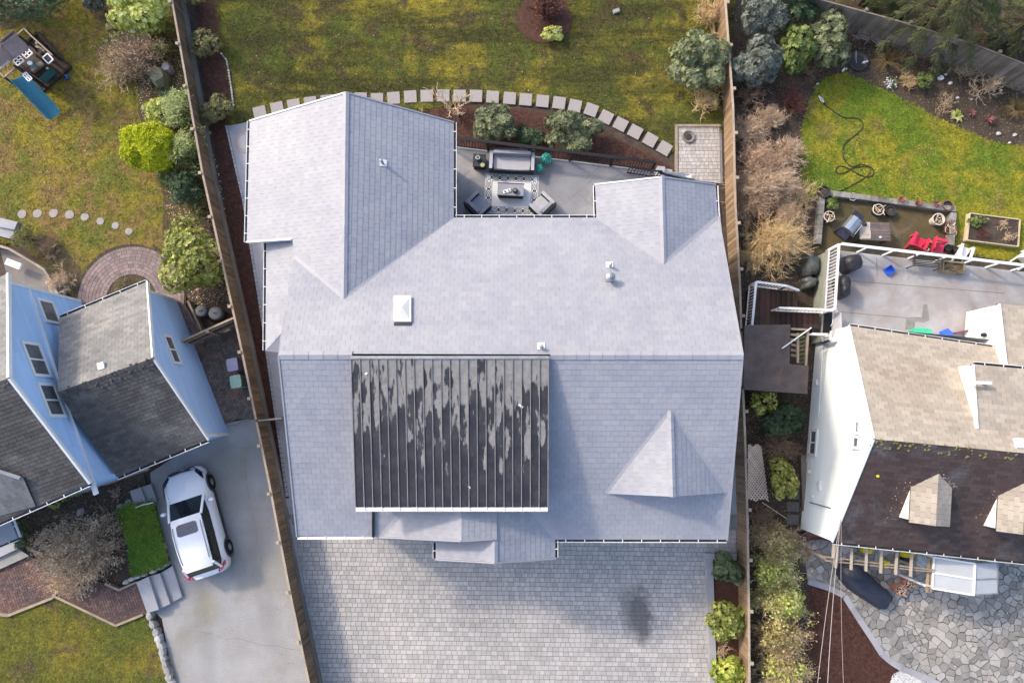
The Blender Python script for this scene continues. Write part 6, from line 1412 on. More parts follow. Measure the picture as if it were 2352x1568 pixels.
adirondack(T('R2', 1490, 655), rad(150), 'red', 'coral red plastic garden chair nearest the patio table'); adirondack(T('R2', 1640, 690), rad(75), 'red', 'coral red plastic garden chair beside the right block wall')
c = T('R2', 1600, 690, .45); o = G().lathe(c, [(.09, 0), (.10, .03), (.07, .03), (.06, .0)], 4).build('square_dish', MT['cream']); tag(o, 'small pale square dish on the red chair', 'dish')
adirondack(T('R2', 1840, 735), rad(160), 'white', 'white plastic chair behind the deck railing by the lawn', .5); adirondack(T('R2', 2320, 775), rad(130), 'white', 'white plastic chair at the right picture edge', .6)
# raised vegetable bed
rb_ = thing('raised_bed', 'wood framed vegetable bed in the right lawn', 'raised bed', T('R2', 2115, 540)); q = polyT('R2', [(1935, 410), (2322, 460), (2308, 668), (1912, 618)], .28)
for i in range(4): G().bar(q[i] - V3((0, 0, .14)), q[(i + 1) % 4] - V3((0, 0, .14)), .045, .28).build('plank', MT['pale_wood'], rb_)
G().prism(q, 0, .22).build('soil', MT['soil'], rb_)
# ------------------------------------------------------------------ raised vinyl deck
DK = 1.25; vd = thing('vinyl_deck', 'raised grey vinyl deck with white railings behind the sage house', 'deck', T('R2', 1500, 900))
VP = polyT('R2', [(832, 688), (2700, 905), (2700, 1440), (2000, 1400), (965, 1400), (790, 1400)], DK); G().prism(VP, DK - .2, DK).build('deck_surface', MT['vinyl'], vd)
VB = [V3((p.x, p.y, 0)) for p in VP]; cen = sum(VB, V3()) / 6; G().prism([cen + (p - cen) * .985 for p in VB], 0, DK - .2).build('skirt_wall', MT['sage_dark'] if 'sage_dark' in MT else MT['green_wall'], vd)
for a, b in (((970, 930), (2200, 1030)), ((900, 1170), (1500, 1225)), ((1210, 760), (1215, 900))): G().bar(T('R2', *a, DK + .002), T('R2', *b, DK + .002), .025, .004).build('membrane_seam', MT['fence_kick'], vd)
pt = G(); p = polyT('R2', [(1430, 1310), (1440, 1230), (1480, 1210), (1560, 1215), (1570, 1120), (1600, 1110), (1620, 1235), (1580, 1255), (1510, 1250), (1500, 1310)], DK + .006); pt.prism(p, DK, DK + .006).build('worn_patch', MT['worn'], vd) if 'worn' in MT else None
def white_rail(label, pts, h, base, bal=.115, posts=True, glass=False, par=None, spost=1.4, cat='railing', wtop=.09, mat='white'):
    P3 = [V3((p.x, p.y, base)) if len(p) == 3 and base is not None else p for p in pts]
    t = thing('white_railing', label, cat, P3[0])
    for i in range(len(P3) - 1):
        a, b = P3[i], P3[i + 1]; L = (b - a).length
        G().bar(a + V3((0, 0, h)), b + V3((0, 0, h)), wtop, .06).build('top_rail', MT[mat], t)
        if not glass:
            G().bar(a + V3((0, 0, .08)), b + V3((0, 0, .08)), .05, .05).build('bottom_rail', MT[mat], t); n = max(1, int(L / bal))
            for k in range(n): p = a.lerp(b, (k + .5) / n); G().bar(p + V3((0, 0, .08)), p + V3((0, 0, h)), .028, .028).build('baluster', MT[mat], t)
        n = max(1, round(L / spost))
        for k in range(n + 1):
            p = a.lerp(b, k / n); G().bar(p, p + V3((0, 0, h)), .06, .06).build('post', MT[mat], t)
            if glass and k < n: q = a.lerp(b, (k + 1) / n); G().add([p.lerp(q, .04) + V3((0, 0, .1)), p.lerp(q, .96) + V3((0, 0, .1)), p.lerp(q, .96) + V3((0, 0, h - .06)), p.lerp(q, .04) + V3((0, 0, h - .06))], [(0, 1, 2, 3)]).build('glass_panel', MT['pane_clear'], t)
    return t
def _clear():
    m, nt, b = _nodes('clear railing glass'); b.inputs['Base Color'].default_value = (.85, .9, .9, 1); b.inputs['Roughness'].default_value = .03
    tr = nt.nodes.new('ShaderNodeBsdfTransparent'); tr.inputs[0].default_value = (.86, .9, .9, 1); gl = nt.nodes.new('ShaderNodeBsdfGlossy'); gl.inputs['Roughness'].default_value = .05
    mx = nt.nodes.new('ShaderNodeMixShader'); mx.inputs[0].default_value = .10; nt.links.new(tr.outputs[0], mx.inputs[1]); nt.links.new(gl.outputs[0], mx.inputs[2]); nt.links.new(mx.outputs[0], nt.nodes['Material Output'].inputs[0]); return m
MT['pane_clear'] = _clear()
white_rail('white railing with glass panels along the back edge of the vinyl deck', [T('R2', 860, 690, DK), T('R2', 2650, 900, DK)], .95, DK, glass=True, spost=1.05, wtop=.11)
white_rail('white balustrade along the left edge of the vinyl deck', [T('R2', 838, 692, DK), T('R2', 806, 1180, DK)], .95, DK, bal=.14)
white_rail('white stair rail leading left from the vinyl deck', [T('R2', 800, 1182, DK), T('R2', 400, 1165, .55)], .85, None, bal=.14)
white_rail('small white railing at the house end of the vinyl deck', [T('S', 1050, 800, DK), T('S', 1055, 865, DK), T('S', 1190, 860, DK)], .8, DK, bal=.12)
white_rail('short white gate rail between deck and lean-to shed', [T('S', 885, 770, DK), T('S', 1060, 775, DK)], .4, DK, bal=.3)
# stair landing of dark planks
ld = thing('stair_landing', 'dark red plank landing and steps left of the vinyl deck', 'stairs', T('R2', 450, 1100))
for k in range(13):
    x0 = 225 + k * 42; h = .5 if k < 6 else .5 + (k - 5) * .09; q = polyT('R2', [(x0, 1000 if k < 9 else 1140), (x0 + 39, 1000 if k < 9 else 1140), (x0 + 37, 1300), (x0 - 2, 1300)], h); G().prism(q, h - .06, h, t=random.random()).build('plank', MT['red_wood'], ld)
G().prism(polyT('R2', [(225, 1000), (560, 1000), (560, 1300), (222, 1300)], .4), 0, .42).build('landing_base', MT['dark_wood'], ld)
white_rail('white balustrade along the fence side of the plank landing', [T('R2', 222, 975, .5), T('R2', 190, 1320, .5)], .9, .5, bal=.13)
white_rail('white descending rail at the top of the plank landing', [T('R2', 228, 972, .5), T('R2', 450, 1002, .5), T('R2', 545, 1035, .1)], .9, None, bal=.13)
# things on and under the deck
def covered(c, rx, ry, h, rz, mat, label, name='covered_barbecue', cat='covered barbecue', seed=0, lump=.08):
    t = thing(name, label, cat, c); r = random.Random(seed); n = 22; vs = []; lv = [(1.02, 0), (1.0, h * .35), (.93, h * .7), (.75, h * .92), (.4, h)]
    ph = [r.random() * 6.28 for _ in range(3)]
    for f, z_ in lv:
        for k in range(n):
            a = 2 * math.pi * k / n; m = max(abs(math.cos(a)), abs(math.sin(a))) ** .55; q = f * (1 + lump * (math.sin(3 * a + ph[0]) * .5 + math.sin(5 * a + ph[1]) * .5)) / m; x, y = math.cos(a) * rx * q, math.sin(a) * ry * q
            vs.append((c[0] + x * math.cos(rz) - y * math.sin(rz), c[1] + x * math.sin(rz) + y * math.cos(rz), c[2] + z_ + r.uniform(-.02, .02)))
    fs = [(i * n + k, i * n + (k + 1) % n, (i + 1) * n + (k + 1) % n, (i + 1) * n + k) for i in range(len(lv) - 1) for k in range(n)] + [tuple(range((len(lv) - 1) * n, len(lv) * n))]
    G().add(vs, fs).build('cover', MT[mat], t, smooth=True); return t
t = covered(T('R2', 975, 815, DK), .40, .36, .85, .3, 'black_cover', 'rounded black covered barbecue in the corner of the vinyl deck', seed=1); q = T('R2', 1060, 820, DK + .6); G().box(q, (.16, .02, .05), rad(35)).build('label_strip', MT['white'], t)
t = covered(T('R2', 910, 990, DK), .24, .48, .85, 0, 'black_cover', 'narrow black covered barbecue against the left deck railing', seed=2); q = T('R2', 952, 1005, DK + .6); G().box(q, (.02, .14, .05), rad(-10)).build('label_strip', MT['white'], t)
covered(T('R2', 672, 830, 0), .34, .52, .7, -.25, 'grey_tarp', 'grey plastic wrapped heap below the left deck railing', 'covered_heap', 'covered heap', 3, .2); covered(T('R2', 665, 955, 0), .32, .26, .6, .2, 'grey_tarp', 'smaller crumpled grey plastic bundle beside the steps', 'covered_heap', 'covered heap', 4, .25)
c = T('R2', 1300, 855, DK); tb_ = thing('plastic_tub', 'bright blue plastic tub on the vinyl deck', 'tub', c); rz = rad(-38)
for a, b, s in ((0, .17, (.30, .02, .16)), (0, -.17, (.30, .02, .16)), (.15, 0, (.02, .34, .16)), (-.15, 0, (.02, .34, .16))): G().box(c + Matrix.Rotation(rz - rad(20), 3, 'Z') @ V3((a, b, .08)), s, rz - rad(20)).build('side', MT['blue'], tb_)
G().box(c + V3((0, 0, .015)), (.30, .34, .02), rz - rad(20)).build('bottom', MT['blue'], tb_)
def bench():
    c = T('R2', 1545, 800, DK); t = thing('slatted_bench', 'dark slatted metal bench against the glass deck railing', 'bench', c); rz = rad(-5); R = lambda x, y, z_: c + Matrix.Rotation(rz, 3, 'Z') @ V3((x, y, z_))
    for k in range(7): G().box(R(0, -.22 + k * .07, .42), (1.12, .035, .025), rz).build('seat_slat', MT['bench_metal'], t)
    for k in range(4): G().box(R(0, .30, .52 + k * .09), (1.12, .025, .04), rz).build('back_slat', MT['bench_metal'], t)
    for s in (-1, 1):
        G().bar(R(s * .58, -.30, .60), R(s * .58, .30, .62), .05, .03).build('armrest', MT['bench_metal'], t)
        for y in (-.26, .28): G().bar(R(s * .58, y, 0), R(s * .58, y, .62), .04, .04).build('leg', MT['bench_metal'], t)
MT['bench_metal'] = P('dark bronze metal', (.06, .05, .045))
bench()
c = T('R2', 1770, 838, DK); pb_ = thing('planter_box', 'weathered wooden planter box beside the slatted bench', 'planter', c); rz = rad(-6); R = lambda x, y, z_: c + Matrix.Rotation(rz, 3, 'Z') @ V3((x, y, z_))
for a, b, s in ((0, .21, (.98, .07, .34)), (0, -.21, (.98, .07, .34)), (.455, 0, (.07, .35, .34)), (-.455, 0, (.07, .35, .34))): G().box(R(a, b, .17), s, rz).build('side_board', MT['planter_wood'] if 'planter_wood' in MT else MT['timber'], pb_)
G().box(R(0, 0, .14), (.84, .34, .26), rz).build('soil', MT['moss'], pb_)
c = T('S', 1245, 620, DK); ft = thing('folded_table', 'pale grey folded table leaning at the corner of the vinyl deck', 'table', c)
A = [T('S', 1240, 450, DK + .55), T('S', 1290, 500, DK + .8), T('S', 1300, 690, DK + .8), T('S', 1190, 790, DK + .4), T('S', 1215, 640, DK + .4)]; G().add(A + [p - V3((.05, 0, .06)) for p in A], [(0, 1, 2, 3, 4), (9, 8, 7, 6, 5)] + [(i, i + 5, (i + 1) % 5 + 5, (i + 1) % 5) for i in range(5)]).build('table_top', MT['cushion_light'], ft); G().tube([T('S', 1235, 450, DK + .5), T('S', 1200, 620, DK + .35), T('S', 1175, 780, DK + .3)], .02, 6).build('frame_tube', MT['black_metal'], ft); G().tube([T('S', 1190, 480, DK + .45), T('S', 1185, 620, DK + .4), T('S', 1160, 660, DK + .35)], .015, 6).build('frame_tube', MT['white'], ft)
G().prism(polyT('S', [(1080, 500), (1180, 490), (1165, 745), (1060, 745)], DK + .012), DK, DK + .012).build('door_mat', MT['black_metal'], vd)
for nm, lab, q, mat, h in (('toy_chest', 'green plastic toy chest against the sage house back wall', [(1480, 1320), (1520, 1295), (1635, 1305), (1640, 1340), (1500, 1340)], 'green_p', .35), ('folded_tarp', 'bright blue folded plastic sheet against the back wall', [(1720, 1325), (1765, 1300), (1815, 1350), (1730, 1360)], 'blue', .25), ('plum_plank', 'plum coloured plank against the back wall', [(1815, 1330), (1925, 1308), (1925, 1325), (1815, 1345)], 'purple', .3)):
    P3 = polyT('R2', q, DK + h); o = G().prism(P3, DK, DK + h).build(nm, MT[mat]); tag(o, lab, nm.split('_')[1])
# hose with sprinkler
hp_ = [(800, 805), (850, 840), (905, 880), (970, 912), (1040, 912), (1085, 930), (1105, 965), (1085, 1010), (1030, 1055), (975, 1100), (948, 1150), (952, 1210), (980, 1260), (1025, 1290), (1080, 1272), (1140, 1280), (1180, 1310), (1185, 1345), (1150, 1370), (1100, 1360), (1040, 1330), (985, 1300), (930, 1284), (900, 1300), (898, 1325), (930, 1345), (985, 1325), (1030, 1298), (1090, 1290), (1145, 1292), (1160, 1315), (1140, 1360), (1060, 1410), (980, 1455), (920, 1478), (860, 1475)]
def smooth(pts, n=3):
    out = []
    for i in range(len(pts) - 1):
        p0, p1, p2, p3 = pts[max(i - 1, 0)], pts[i], pts[i + 1], pts[min(i + 2, len(pts) - 1)]
        for k in range(n): t = k / n; out.append(tuple(.5 * ((2 * b) + (-a + c) * t + (2 * a - 5 * b + 4 * c - d) * t * t + (-a + 3 * b - 3 * c + d) * t ** 3) for a, b, c, d in zip(p0, p1, p2, p3)))
    return out + [pts[-1]]
MT['hose'] = P('dark green hose', (.022, .028, .018))
o = G().tube([T('R1', x, y, .035) for x, y in smooth(hp_, 3)], .022, 6).build('garden_hose', MT['hose'], smooth=True); tag(o, 'dark garden hose looping over the right lawn', 'hose')
c = T('R1', 785, 770, .06); sp = thing('sprinkler', 'white lawn sprinkler at the end of the garden hose', 'sprinkler', c); d_ = (T('R1', 805, 795) - T('R1', 765, 745)).normalized(); s_ = V3((-d_.y, d_.x, 0))
for k in (-1, 1): G().tube([c - d_ * .22, c + s_ * k * .05, c + d_ * .2], .02, 6).build('arc_bar', MT['white'], sp)
G().box(c + d_ * .22, (.10, .08, .06)).build('coupling', MT['dark_plastic'], sp)
# ------------------------------------------------------------------ lean-to shed and side strip
sh = thing('lean_to_shed', 'dark brown felt roofed lean-to shed against the right fence', 'shed', T('R3', 430, 300)); SHH = 2.15
rf_ = polyT('R3', [(190, 38), (545, 35), (537, 340), (686, 350), (675, 570), (183, 535)], SHH); G().prism(rf_, SHH - .08, SHH).build('roof', MT['felt'] if 'felt' in MT else MT['asphalt_brown'], sh)
for a, b in (((548, 68), (682, 75)), ((680, 70), (662, 355)), ((600, 100), (600, 330))): G().bar(T('R3', *a, SHH - .05), T('R3', *b, SHH - .05), .08, .10).build('frame_beam', MT['timber'], sh)
for k in range(8): y = 95 + k * 32; G().bar(T('R3', 610, y + 14, 1.4), T('R3', 660, y, 1.4), .10, .03, t=random.random()).build('slat', MT['moss_wood'] if 'moss_wood' in MT else MT['timber'], sh)
for k in range(5): y = 110 + k * 40; G().bar(T('R3', 548, y, .9), T('R3', 590, y + 6, .9), .10, .05, t=random.random()).build('stacked_board', MT['fence_cap'], sh)
cen = sum(rf_, V3()) / 6
for q in (rf_[0], rf_[3], rf_[4], rf_[5]): G().box((q.x + (cen.x - q.x) * .08, q.y + (cen.y - q.y) * .08, SHH / 2 - .05), (.10, .10, SHH - .1)).build('post', MT['dark_wood'], sh)
wl = [cen + (p - cen) * .96 for p in (rf_[5], rf_[4])]; G().add([V3((wl[0].x, wl[0].y, 0)), V3((wl[1].x, wl[1].y, 0)), V3((wl[1].x, wl[1].y, SHH - .1)), V3((wl[0].x, wl[0].y, SHH - .1))], [(0, 1, 2, 3)]).build('wall', MT['dark_wood'], sh)
o = G().bar(T('R3', 480, 218, SHH + .06), T('R3', 706, 58, SHH + .06), .045, .045).build('white_pole', MT['white']); tag(o, 'white pole lying across the lean-to shed roof', 'pole')
# lattice panel
lt = thing('lattice_panel', 'pale tan lattice panel lying between right fence and round shrub', 'lattice', T('R3', 290, 1180)); LQ = [T('R3', x, y, .9 if x < 250 else .55) for x, y in ((216, 957), (316, 955), (376, 1400), (216, 1400))]
for lay, sgn in ((0, 1), (1, -1)):
    n = 26
    ln = (LQ[3] - LQ[0]).length; wd0 = (LQ[1] - LQ[0]).length; step = .15
    k = -ln
    while k < ln * 2:
        def clipseg(k, sgn):
            # param along length f0 at left side, goes diagonally to the right side
            pts = []
            for s in np.linspace(0, 1, 9):
                yy = k + sgn * s * 1.0 * (wd0 * 1.3)
                if 0 <= yy <= ln: f = yy / ln; pts.append((LQ[0].lerp(LQ[3], f)).lerp(LQ[1].lerp(LQ[2], f), s))
            return (pts[0], pts[-1]) if len(pts) > 1 else None
        sg = clipseg(k, sgn)
        if sg and (sg[0] - sg[1]).length > .05: G().bar(sg[0] + V3((0, 0, lay * .008)), sg[1] + V3((0, 0, lay * .008)), .045, .008, t=random.random()).build('lath', MT['lath'] if 'lath' in MT else MT['fence_cap'], lt)
        k += step
o = G().bar(T('R3', 640, 1045, .12), T('R3', 655, 1470, .12), .20, .10).bar(T('R3', 668, 1100, .06), T('R3', 680, 1460, .06), .10, .08).build('weathered_plank', MT['grey_wood']); tag(o, 'long weathered plank beside the sage house wall', 'plank')
for i, (x, y, lab) in enumerate(((568, 1345, 'dark square paving slab beside the weathered plank, upper of three'), (565, 1440, 'dark square paving slab beside the weathered plank, middle of three'), (563, 1540, 'dark square paving slab beside the weathered plank, lower of three'))):
    p = T('R3', x, y, .03); o = G().box((p.x, p.y, .015), (.52, .42, .05), rad(-4)).build('paving_slab', MT['aggregate_dark'] if 'aggregate_dark' in MT else MT['aggregate']); tag(o, lab, 'paving slab', 'slabs along the sage house')
o = G().tube([T('R4', 325, 170, .3), T('R4', 515, 295, .1)], .02, 6).build('garden_cane', MT['twig_tan']); tag(o, 'thin garden cane lying below the lattice panel', 'cane')
# bicycle-sized clutter at the corner: cart with grey tray
c = T('R4', 700, 390); wb = thing('wheelbarrow', 'grey and red wheelbarrow at the corner of the sage house', 'wheelbarrow', c)
G().add([c + V3(p) for p in ((-.34, -.25, .30), (.34, -.18, .30), (.34, .18, .30), (-.34, .25, .30), (-.42, -.32, .52), (.46, -.24, .52), (.46, .24, .52), (-.42, .32, .52))], [(0, 1, 2, 3), (0, 1, 5, 4), (1, 2, 6, 5), (2, 3, 7, 6), (3, 0, 4, 7)]).build('tray', MT['brown_pot'], wb)
for s in (-1, 1): G().tube([c + V3((-.45, s * .10, .2)), c + V3((.3, s * .22, .28)), c + V3((.85, s * .26, .45))], .02, 6).build('handle', MT['galv'], wb); G().tube([c + V3((.25, s * .2, .28)), c + V3((.3, s * .2, 0))], .018, 6).build('leg', MT['galv'], wb)
w_ = G().lathe((0, 0, 0), [(.1, -.04), (.18, -.03), (.18, .03), (.1, .04)], 16).build('wheel', MT['rubber'], wb); w_.data.transform(Matrix.Translation(c + V3((-.50, 0, .18))) @ Matrix.Rotation(rad(90), 4, 'X'))
# ------------------------------------------------------------------ pergola frame, canopy, patio things
pg = thing('pergola_frame', 'bare pale timber pergola frame along the street side of the sage house', 'pergola', T('R4', 1250, 640)); PH = 2.3
for a, b in (((808, 588), (1650, 690)), ((815, 618), (1650, 705))): G().bar(T('R4', *a, PH), T('R4', *b, PH), .05, .14).build('beam', MT['timber'], pg)
for a, b in (((880, 485), (872, 600)), ((908, 490), (893, 675)), ((1018, 525), (1012, 690)), ((1132, 525), (1127, 702)), ((1247, 520), (1242, 716)), ((1368, 535), (1357, 728)), ((1482, 560), (1472, 742))): G().bar(T('R4', *a, PH + .12), T('R4', *b, PH + .12), .06, .12).build('rafter', MT['rafter'] if 'rafter' in MT else MT['fence_cap'], pg)
for x, y in ((830, 606), (1240, 655), (1600, 700)): p = T('R4', x, y, PH); G().box((p.x, p.y, PH / 2 - .05), (.10, .10, PH - .1)).build('post', MT['timber'], pg)
cp_ = thing('polycarbonate_canopy', 'frosted polycarbonate canopy in a white frame beside the pergola', 'canopy', T('R4', 1880, 740)); HH, HL = 2.5, 2.3
cq = [(1650, 592, HL), (1968, 642, HH), (1958, 885, HH), (1637, 832, HL), (2145, 640, HL), (2140, 872, HL)]; c6 = [T('R4', *q) for q in cq]
m0, m1 = c6[0].lerp(c6[3], .5), c6[1].lerp(c6[2], .5); m2 = c6[4].lerp(c6[5], .5)
for q in ((c6[0], c6[1], m1, m0), (m0, m1, c6[2], c6[3]), (c6[1], c6[4], m2, m1), (m1, m2, c6[5], c6[2])): G().add(list(q) + [p - V3((0, 0, .02)) for p in q], [(3, 2, 1, 0), (4, 5, 6, 7), (0, 1, 5, 4), (1, 2, 6, 5), (2, 3, 7, 6), (3, 0, 4, 7)]).build('panel', MT['clear'], cp_)
for a, b in ((c6[0], c6[1]), (m0, m1), (c6[3], c6[2]), (c6[0], c6[3]), (c6[1], c6[2])): G().bar(a + V3((0, 0, .03)), b + V3((0, 0, .03)), .06, .05).build('frame_bar', MT['white'], cp_)
for a, b in ((c6[1], c6[4]), (m1, m2), (c6[2], c6[5]), (c6[4], c6[5])): G().bar(a + V3((0, 0, .025)), b + V3((0, 0, .025)), .035, .04).build('frame_bar', MT['galv'], cp_)
for p in (c6[0], c6[3], c6[4], c6[5]): G().box((p.x, p.y, p.z / 2 - .03), (.08, .08, p.z - .06)).build('post', MT['white'], cp_)
for a, b in (((1612, 600), (1600, 865)), ((1635, 610), (1625, 865))): G().bar(T('R4', *a, 2.2), T('R4', *b, 2.2), .07, .10).build('side_beam', MT['timber'], cp_)
for y in (690, 810): G().bar(T('R4', 1592, y, 2.3), T('R4', 1640, y + 6, 2.3), .09, .06).build('block', MT['pale_wood'], cp_)
cv_ = covered(T('R4', 1085, 795), .50, 1.25, .75, math.atan2((T('R4', 1210, 900) - T('R4', 960, 690)).y, (T('R4', 1210, 900) - T('R4', 960, 690)).x) - math.pi / 2, 'navy_cover', 'long navy black covered object on the flagstones', 'covered_object', 'covered object', 9, .1)
def bigpot(x, y, label):
    c = T('R4', x, y, .5); c.z = 0; t = thing('terracotta_pot', label, 'flower pot', c); G().lathe(c, [(.15, 0), (.205, .50), (.23, .50), (.23, .57), (.195, .57), (.18, .50)], 20).build('pot', MT['terra'], t); G().lathe(c + V3((0, 0, .48)), [(.185, .03), (.1, .05), (.01, .06)], 12).build('soil', MT['soil'], t); g = G(); r = random.Random(int(x))
    for k in range(18): a = r.random() * 6.28; q = c + V3((.13 * math.cos(a), .13 * math.sin(a), .5)); g.tube([q, q + V3((r.uniform(-.1, .1), r.uniform(-.1, .1), .12)), q + V3((r.uniform(-.15, .15), r.uniform(-.15, .15), .14))], .014, 4, t=r.random())
    g.build('dry_plant', MT['twig_tan'], t)
bigpot(1465, 795, 'faded pink terracotta pot nearer the canopy'); bigpot(1395, 845, 'faded pink terracotta pot farther from the canopy')
for i, (x, y, sx, sy, lab) in enumerate(((1115, 535, .42, .22, 'yellow plastic toy under the second pergola bay'), (1428, 570, .46, .2, 'yellow plastic toy under the last pergola bay'), (1255, 640, .22, .34, 'yellow plastic toy between the pergola beams'))):
    c = T('R4', x, y, .1); t = thing('yellow_toy', lab, 'toy', c); softbox(c, (sx, sy, .3), rad(-6), 'yellow', .05, 'toy_body', t); softbox(c + V3((sx * .25, sy * .3, .2)), (sx * .5, sy * .4, .25), rad(10), 'yellow', .04, 'toy_back', t)
    for k in range(3): G().tube([c + V3(((k - 1) * sx * .3, -sy * .5, .02)), c + V3(((k - 1) * sx * .3, -sy * .6, .02))], .06, 10).build('wheel', MT['dark_plastic'], t)
covered(T('R4', 1545, 620, .02), .28, .30, .3, .2, 'clear', 'crumpled clear plastic sheet at the end of the pergola', 'plastic_sheet', 'plastic sheet', 12, .3)
covered(T('R4', 1415, 610, .02), .18, .16, .35, .2, 'navy_cover', 'small dark blue bag below the pergola', 'bag', 'bag', 13, .2)
# overhead service cables
for i, (u0, v0, u1, v1, h1, r_, lab) in enumerate(((932, 300, 760, 1640, 5.2, .011, 'leftmost overhead service cable, lower right'), (934, 300, 842, 1640, 5.2, .013, 'middle overhead service cable, lower right'), (938, 330, 970, 1640, 5.2, .007, 'right thin overhead service cable, lower right'))):
    a, b = T('R4', u0, v0, 3.6), T('R4', u1, v1, h1); b = a + (b - a) * 1.3; pts = [a.lerp(b, k / 14) - V3((0, 0, .35 * 4 * (k / 14) * (1 - k / 14) * .5)) for k in range(15)]
    o = G().tube(pts, r_, 6).build('service_cable', MT['cable']); tag(o, lab, 'cable', 'service cables')
# ================================================================== PLANTS
def nrm(a): return a / np.maximum(np.linalg.norm(a, axis=1), 1e-9)[:, None]
def leaf_mesh(Pb, D, N, L, Wd, fold=.12):
    S = nrm(np.cross(D, N)); n = len(Pb); L = np.broadcast_to(L, (n,))[:, None]; Wd = np.broadcast_to(Wd, (n,))[:, None]
    mid = Pb + D * L * .5
    V4 = np.stack([Pb, mid - S * Wd * .5 + N * Wd * fold, Pb + D * L - N * L * .06, mid + S * Wd * .5 + N * Wd * fold], 1)
    return V4.reshape(-1, 3)
def crown_leaves(c, rx, ry, h, seed, dens=80, k=7, L=.12, wd=.042, nb=12, elev=.35, core=.72, open_=0.0):
    g = np.random.default_rng(seed); d = g.normal(size=(nb, 3)); d[:, 2] = np.abs(d[:, 2]) * .8 - .12; d = nrm(d)
    bc = np.vstack([[0, 0, 0], d * .62 * g.uniform(.78, 1.28, nb)[:, None]]); br = np.concatenate([[core - .06], g.uniform(.26, .46, nb)])
    sc = np.array([rx, ry, h / 2]); TG = int(dens * 1.35 * math.pi * rx * ry * 2.3); N_ = TG * (3 + nb // 4); w_ = br ** 2 / np.sum(br ** 2)
    bi = g.choice(nb + 1, N_, p=w_); dr = g.normal(size=(N_, 3)); dr[:, 2] += .35; dr = nrm(dr)
    P_ = bc[bi] + dr * (br[bi] * np.where(g.random(N_) < .06, g.uniform(1.05, 1.22, N_), g.uniform(.80, 1.05, N_)))[:, None]; keep = P_[:, 2] > -.85
    for j in range(nb + 1): keep &= ~((np.linalg.norm(P_ - bc[j], axis=1) < br[j] * .86) & (bi != j))
    P_, dr, bi = P_[keep], dr[keep], bi[keep]; TG = int(TG * (1 - open_)); P_, dr, bi = P_[:TG], dr[:TG], bi[:TG]; n = len(P_)
    pos = np.array(c) + np.array([0, 0, h / 2]) + P_ * sc; nor = nrm(dr / sc)
    toff = g.uniform(-.2, .2, nb + 1)[bi] + g.uniform(-.38, .38, n)
    t1 = nrm(np.cross(nor, g.normal(size=(n, 3)))); t2 = np.cross(nor, t1); Vs = []; Ts = []
    for i in range(k):
        a = 2 * np.pi * i / k + g.uniform(-.3, .3, n); e = elev + g.uniform(-.25, .3, n)
        D = nrm((t1 * np.cos(a)[:, None] + t2 * np.sin(a)[:, None]) + nor * e[:, None]); Nn = nrm(nor - D * np.sum(nor * D, 1)[:, None])
        Vs.append(leaf_mesh(pos, D, Nn, L * g.uniform(.75, 1.2, n), wd * g.uniform(.85, 1.15, n))); Ts.append(np.clip(.45 + toff + g.uniform(-.15, .15, n), 0, 1))
    return np.vstack(Vs), np.concatenate(Ts), np.array(c) + np.array([0, 0, h / 2]) + bc * sc
def stems_to(c, targets, r=.025):
    g = G()
    for q in targets:
        q = Vector(q); a = Vector(c); m = a.lerp(q, .5) + Vector((random.uniform(-.05, .05), random.uniform(-.05, .05), .08)); g.tube([a, m, q], [r, r * .7, r * .3], 5, t=random.random(), cap=False)
    return g
def shrub(label, u, v, rx, ry, h, mat, seed, name='shrub', cat='shrub', z0=0.0, **kw):
    """u, v: where the middle of the crown is seen; rx, ry in image pixels"""
    m = W(u, v, z0 + h * .55); s = (CAMH - z0 - h * .55) / FL; c = (m.x, m.y, z0); rx, ry = rx * s * 1.08, ry * s * 1.08
    t = thing(name, label, cat, c); Vs, Ts, bc = crown_leaves(c, rx, ry, h, seed, **kw)
    npmesh('crown', Vs, np.arange(len(Vs)).reshape(-1, 4), MT[mat], t, Ts); stems_to(c, bc[1:]).build('trunk', MT['bark'], t)
    return t
def twig_segs(c, n0, L0, seed, levels=2, nchild=5, r0=.018, spread=1.1, wander=.28, up=.12, scl=.55, sx=1.0, sy=1.0, nseg=3, base_r=.12, zf=1.0):
    r = random.Random(seed); S = []; stack = []
    for i in range(n0):
        a = r.random() * 6.28; e = abs(r.gauss(0, 1)) * spread * .6; e = min(e, 1.5)
        d = Vector((math.cos(a) * math.sin(e), math.sin(a) * math.sin(e), math.cos(e) * zf)).normalized()
        p = Vector(c) + Vector((r.gauss(0, base_r), r.gauss(0, base_r), 0)); stack.append((p, d, L0 * r.uniform(.7, 1.1), r0 * r.uniform(.7, 1.1), 0))
    ends = []
    while stack:
        p, d, L, rr_, lv = stack.pop(); seg = L / nseg; pts = [p]; 
        for k in range(nseg):
            d = (d + Vector((r.gauss(0, wander), r.gauss(0, wander), r.gauss(0, wander) + up * (1 if lv else .3)))).normalized()
            q = p + Vector((d.x * sx, d.y * sy, d.z)) * seg
            if q.z < c[2] + .02: q.z = c[2] + .02 + r.random() * .05
            S.append((p, q, rr_ * (1 - k / nseg * .6), rr_ * (1 - (k + 1) / nseg * .6))); p = q; pts.append(q)
        ends.append(p)
        if lv < levels:
            for k in range(nchild):
                f = r.uniform(.25, 1.0) * nseg; i = min(int(f), nseg - 1); b = pts[i].lerp(pts[i + 1], f - i)
                nd = (d + Vector((r.gauss(0, .55), r.gauss(0, .55), r.gauss(0, .4)))).normalized(); stack.append((b, nd, L * scl * r.uniform(.7, 1.2), rr_ * .6, lv + 1))
    return S, ends
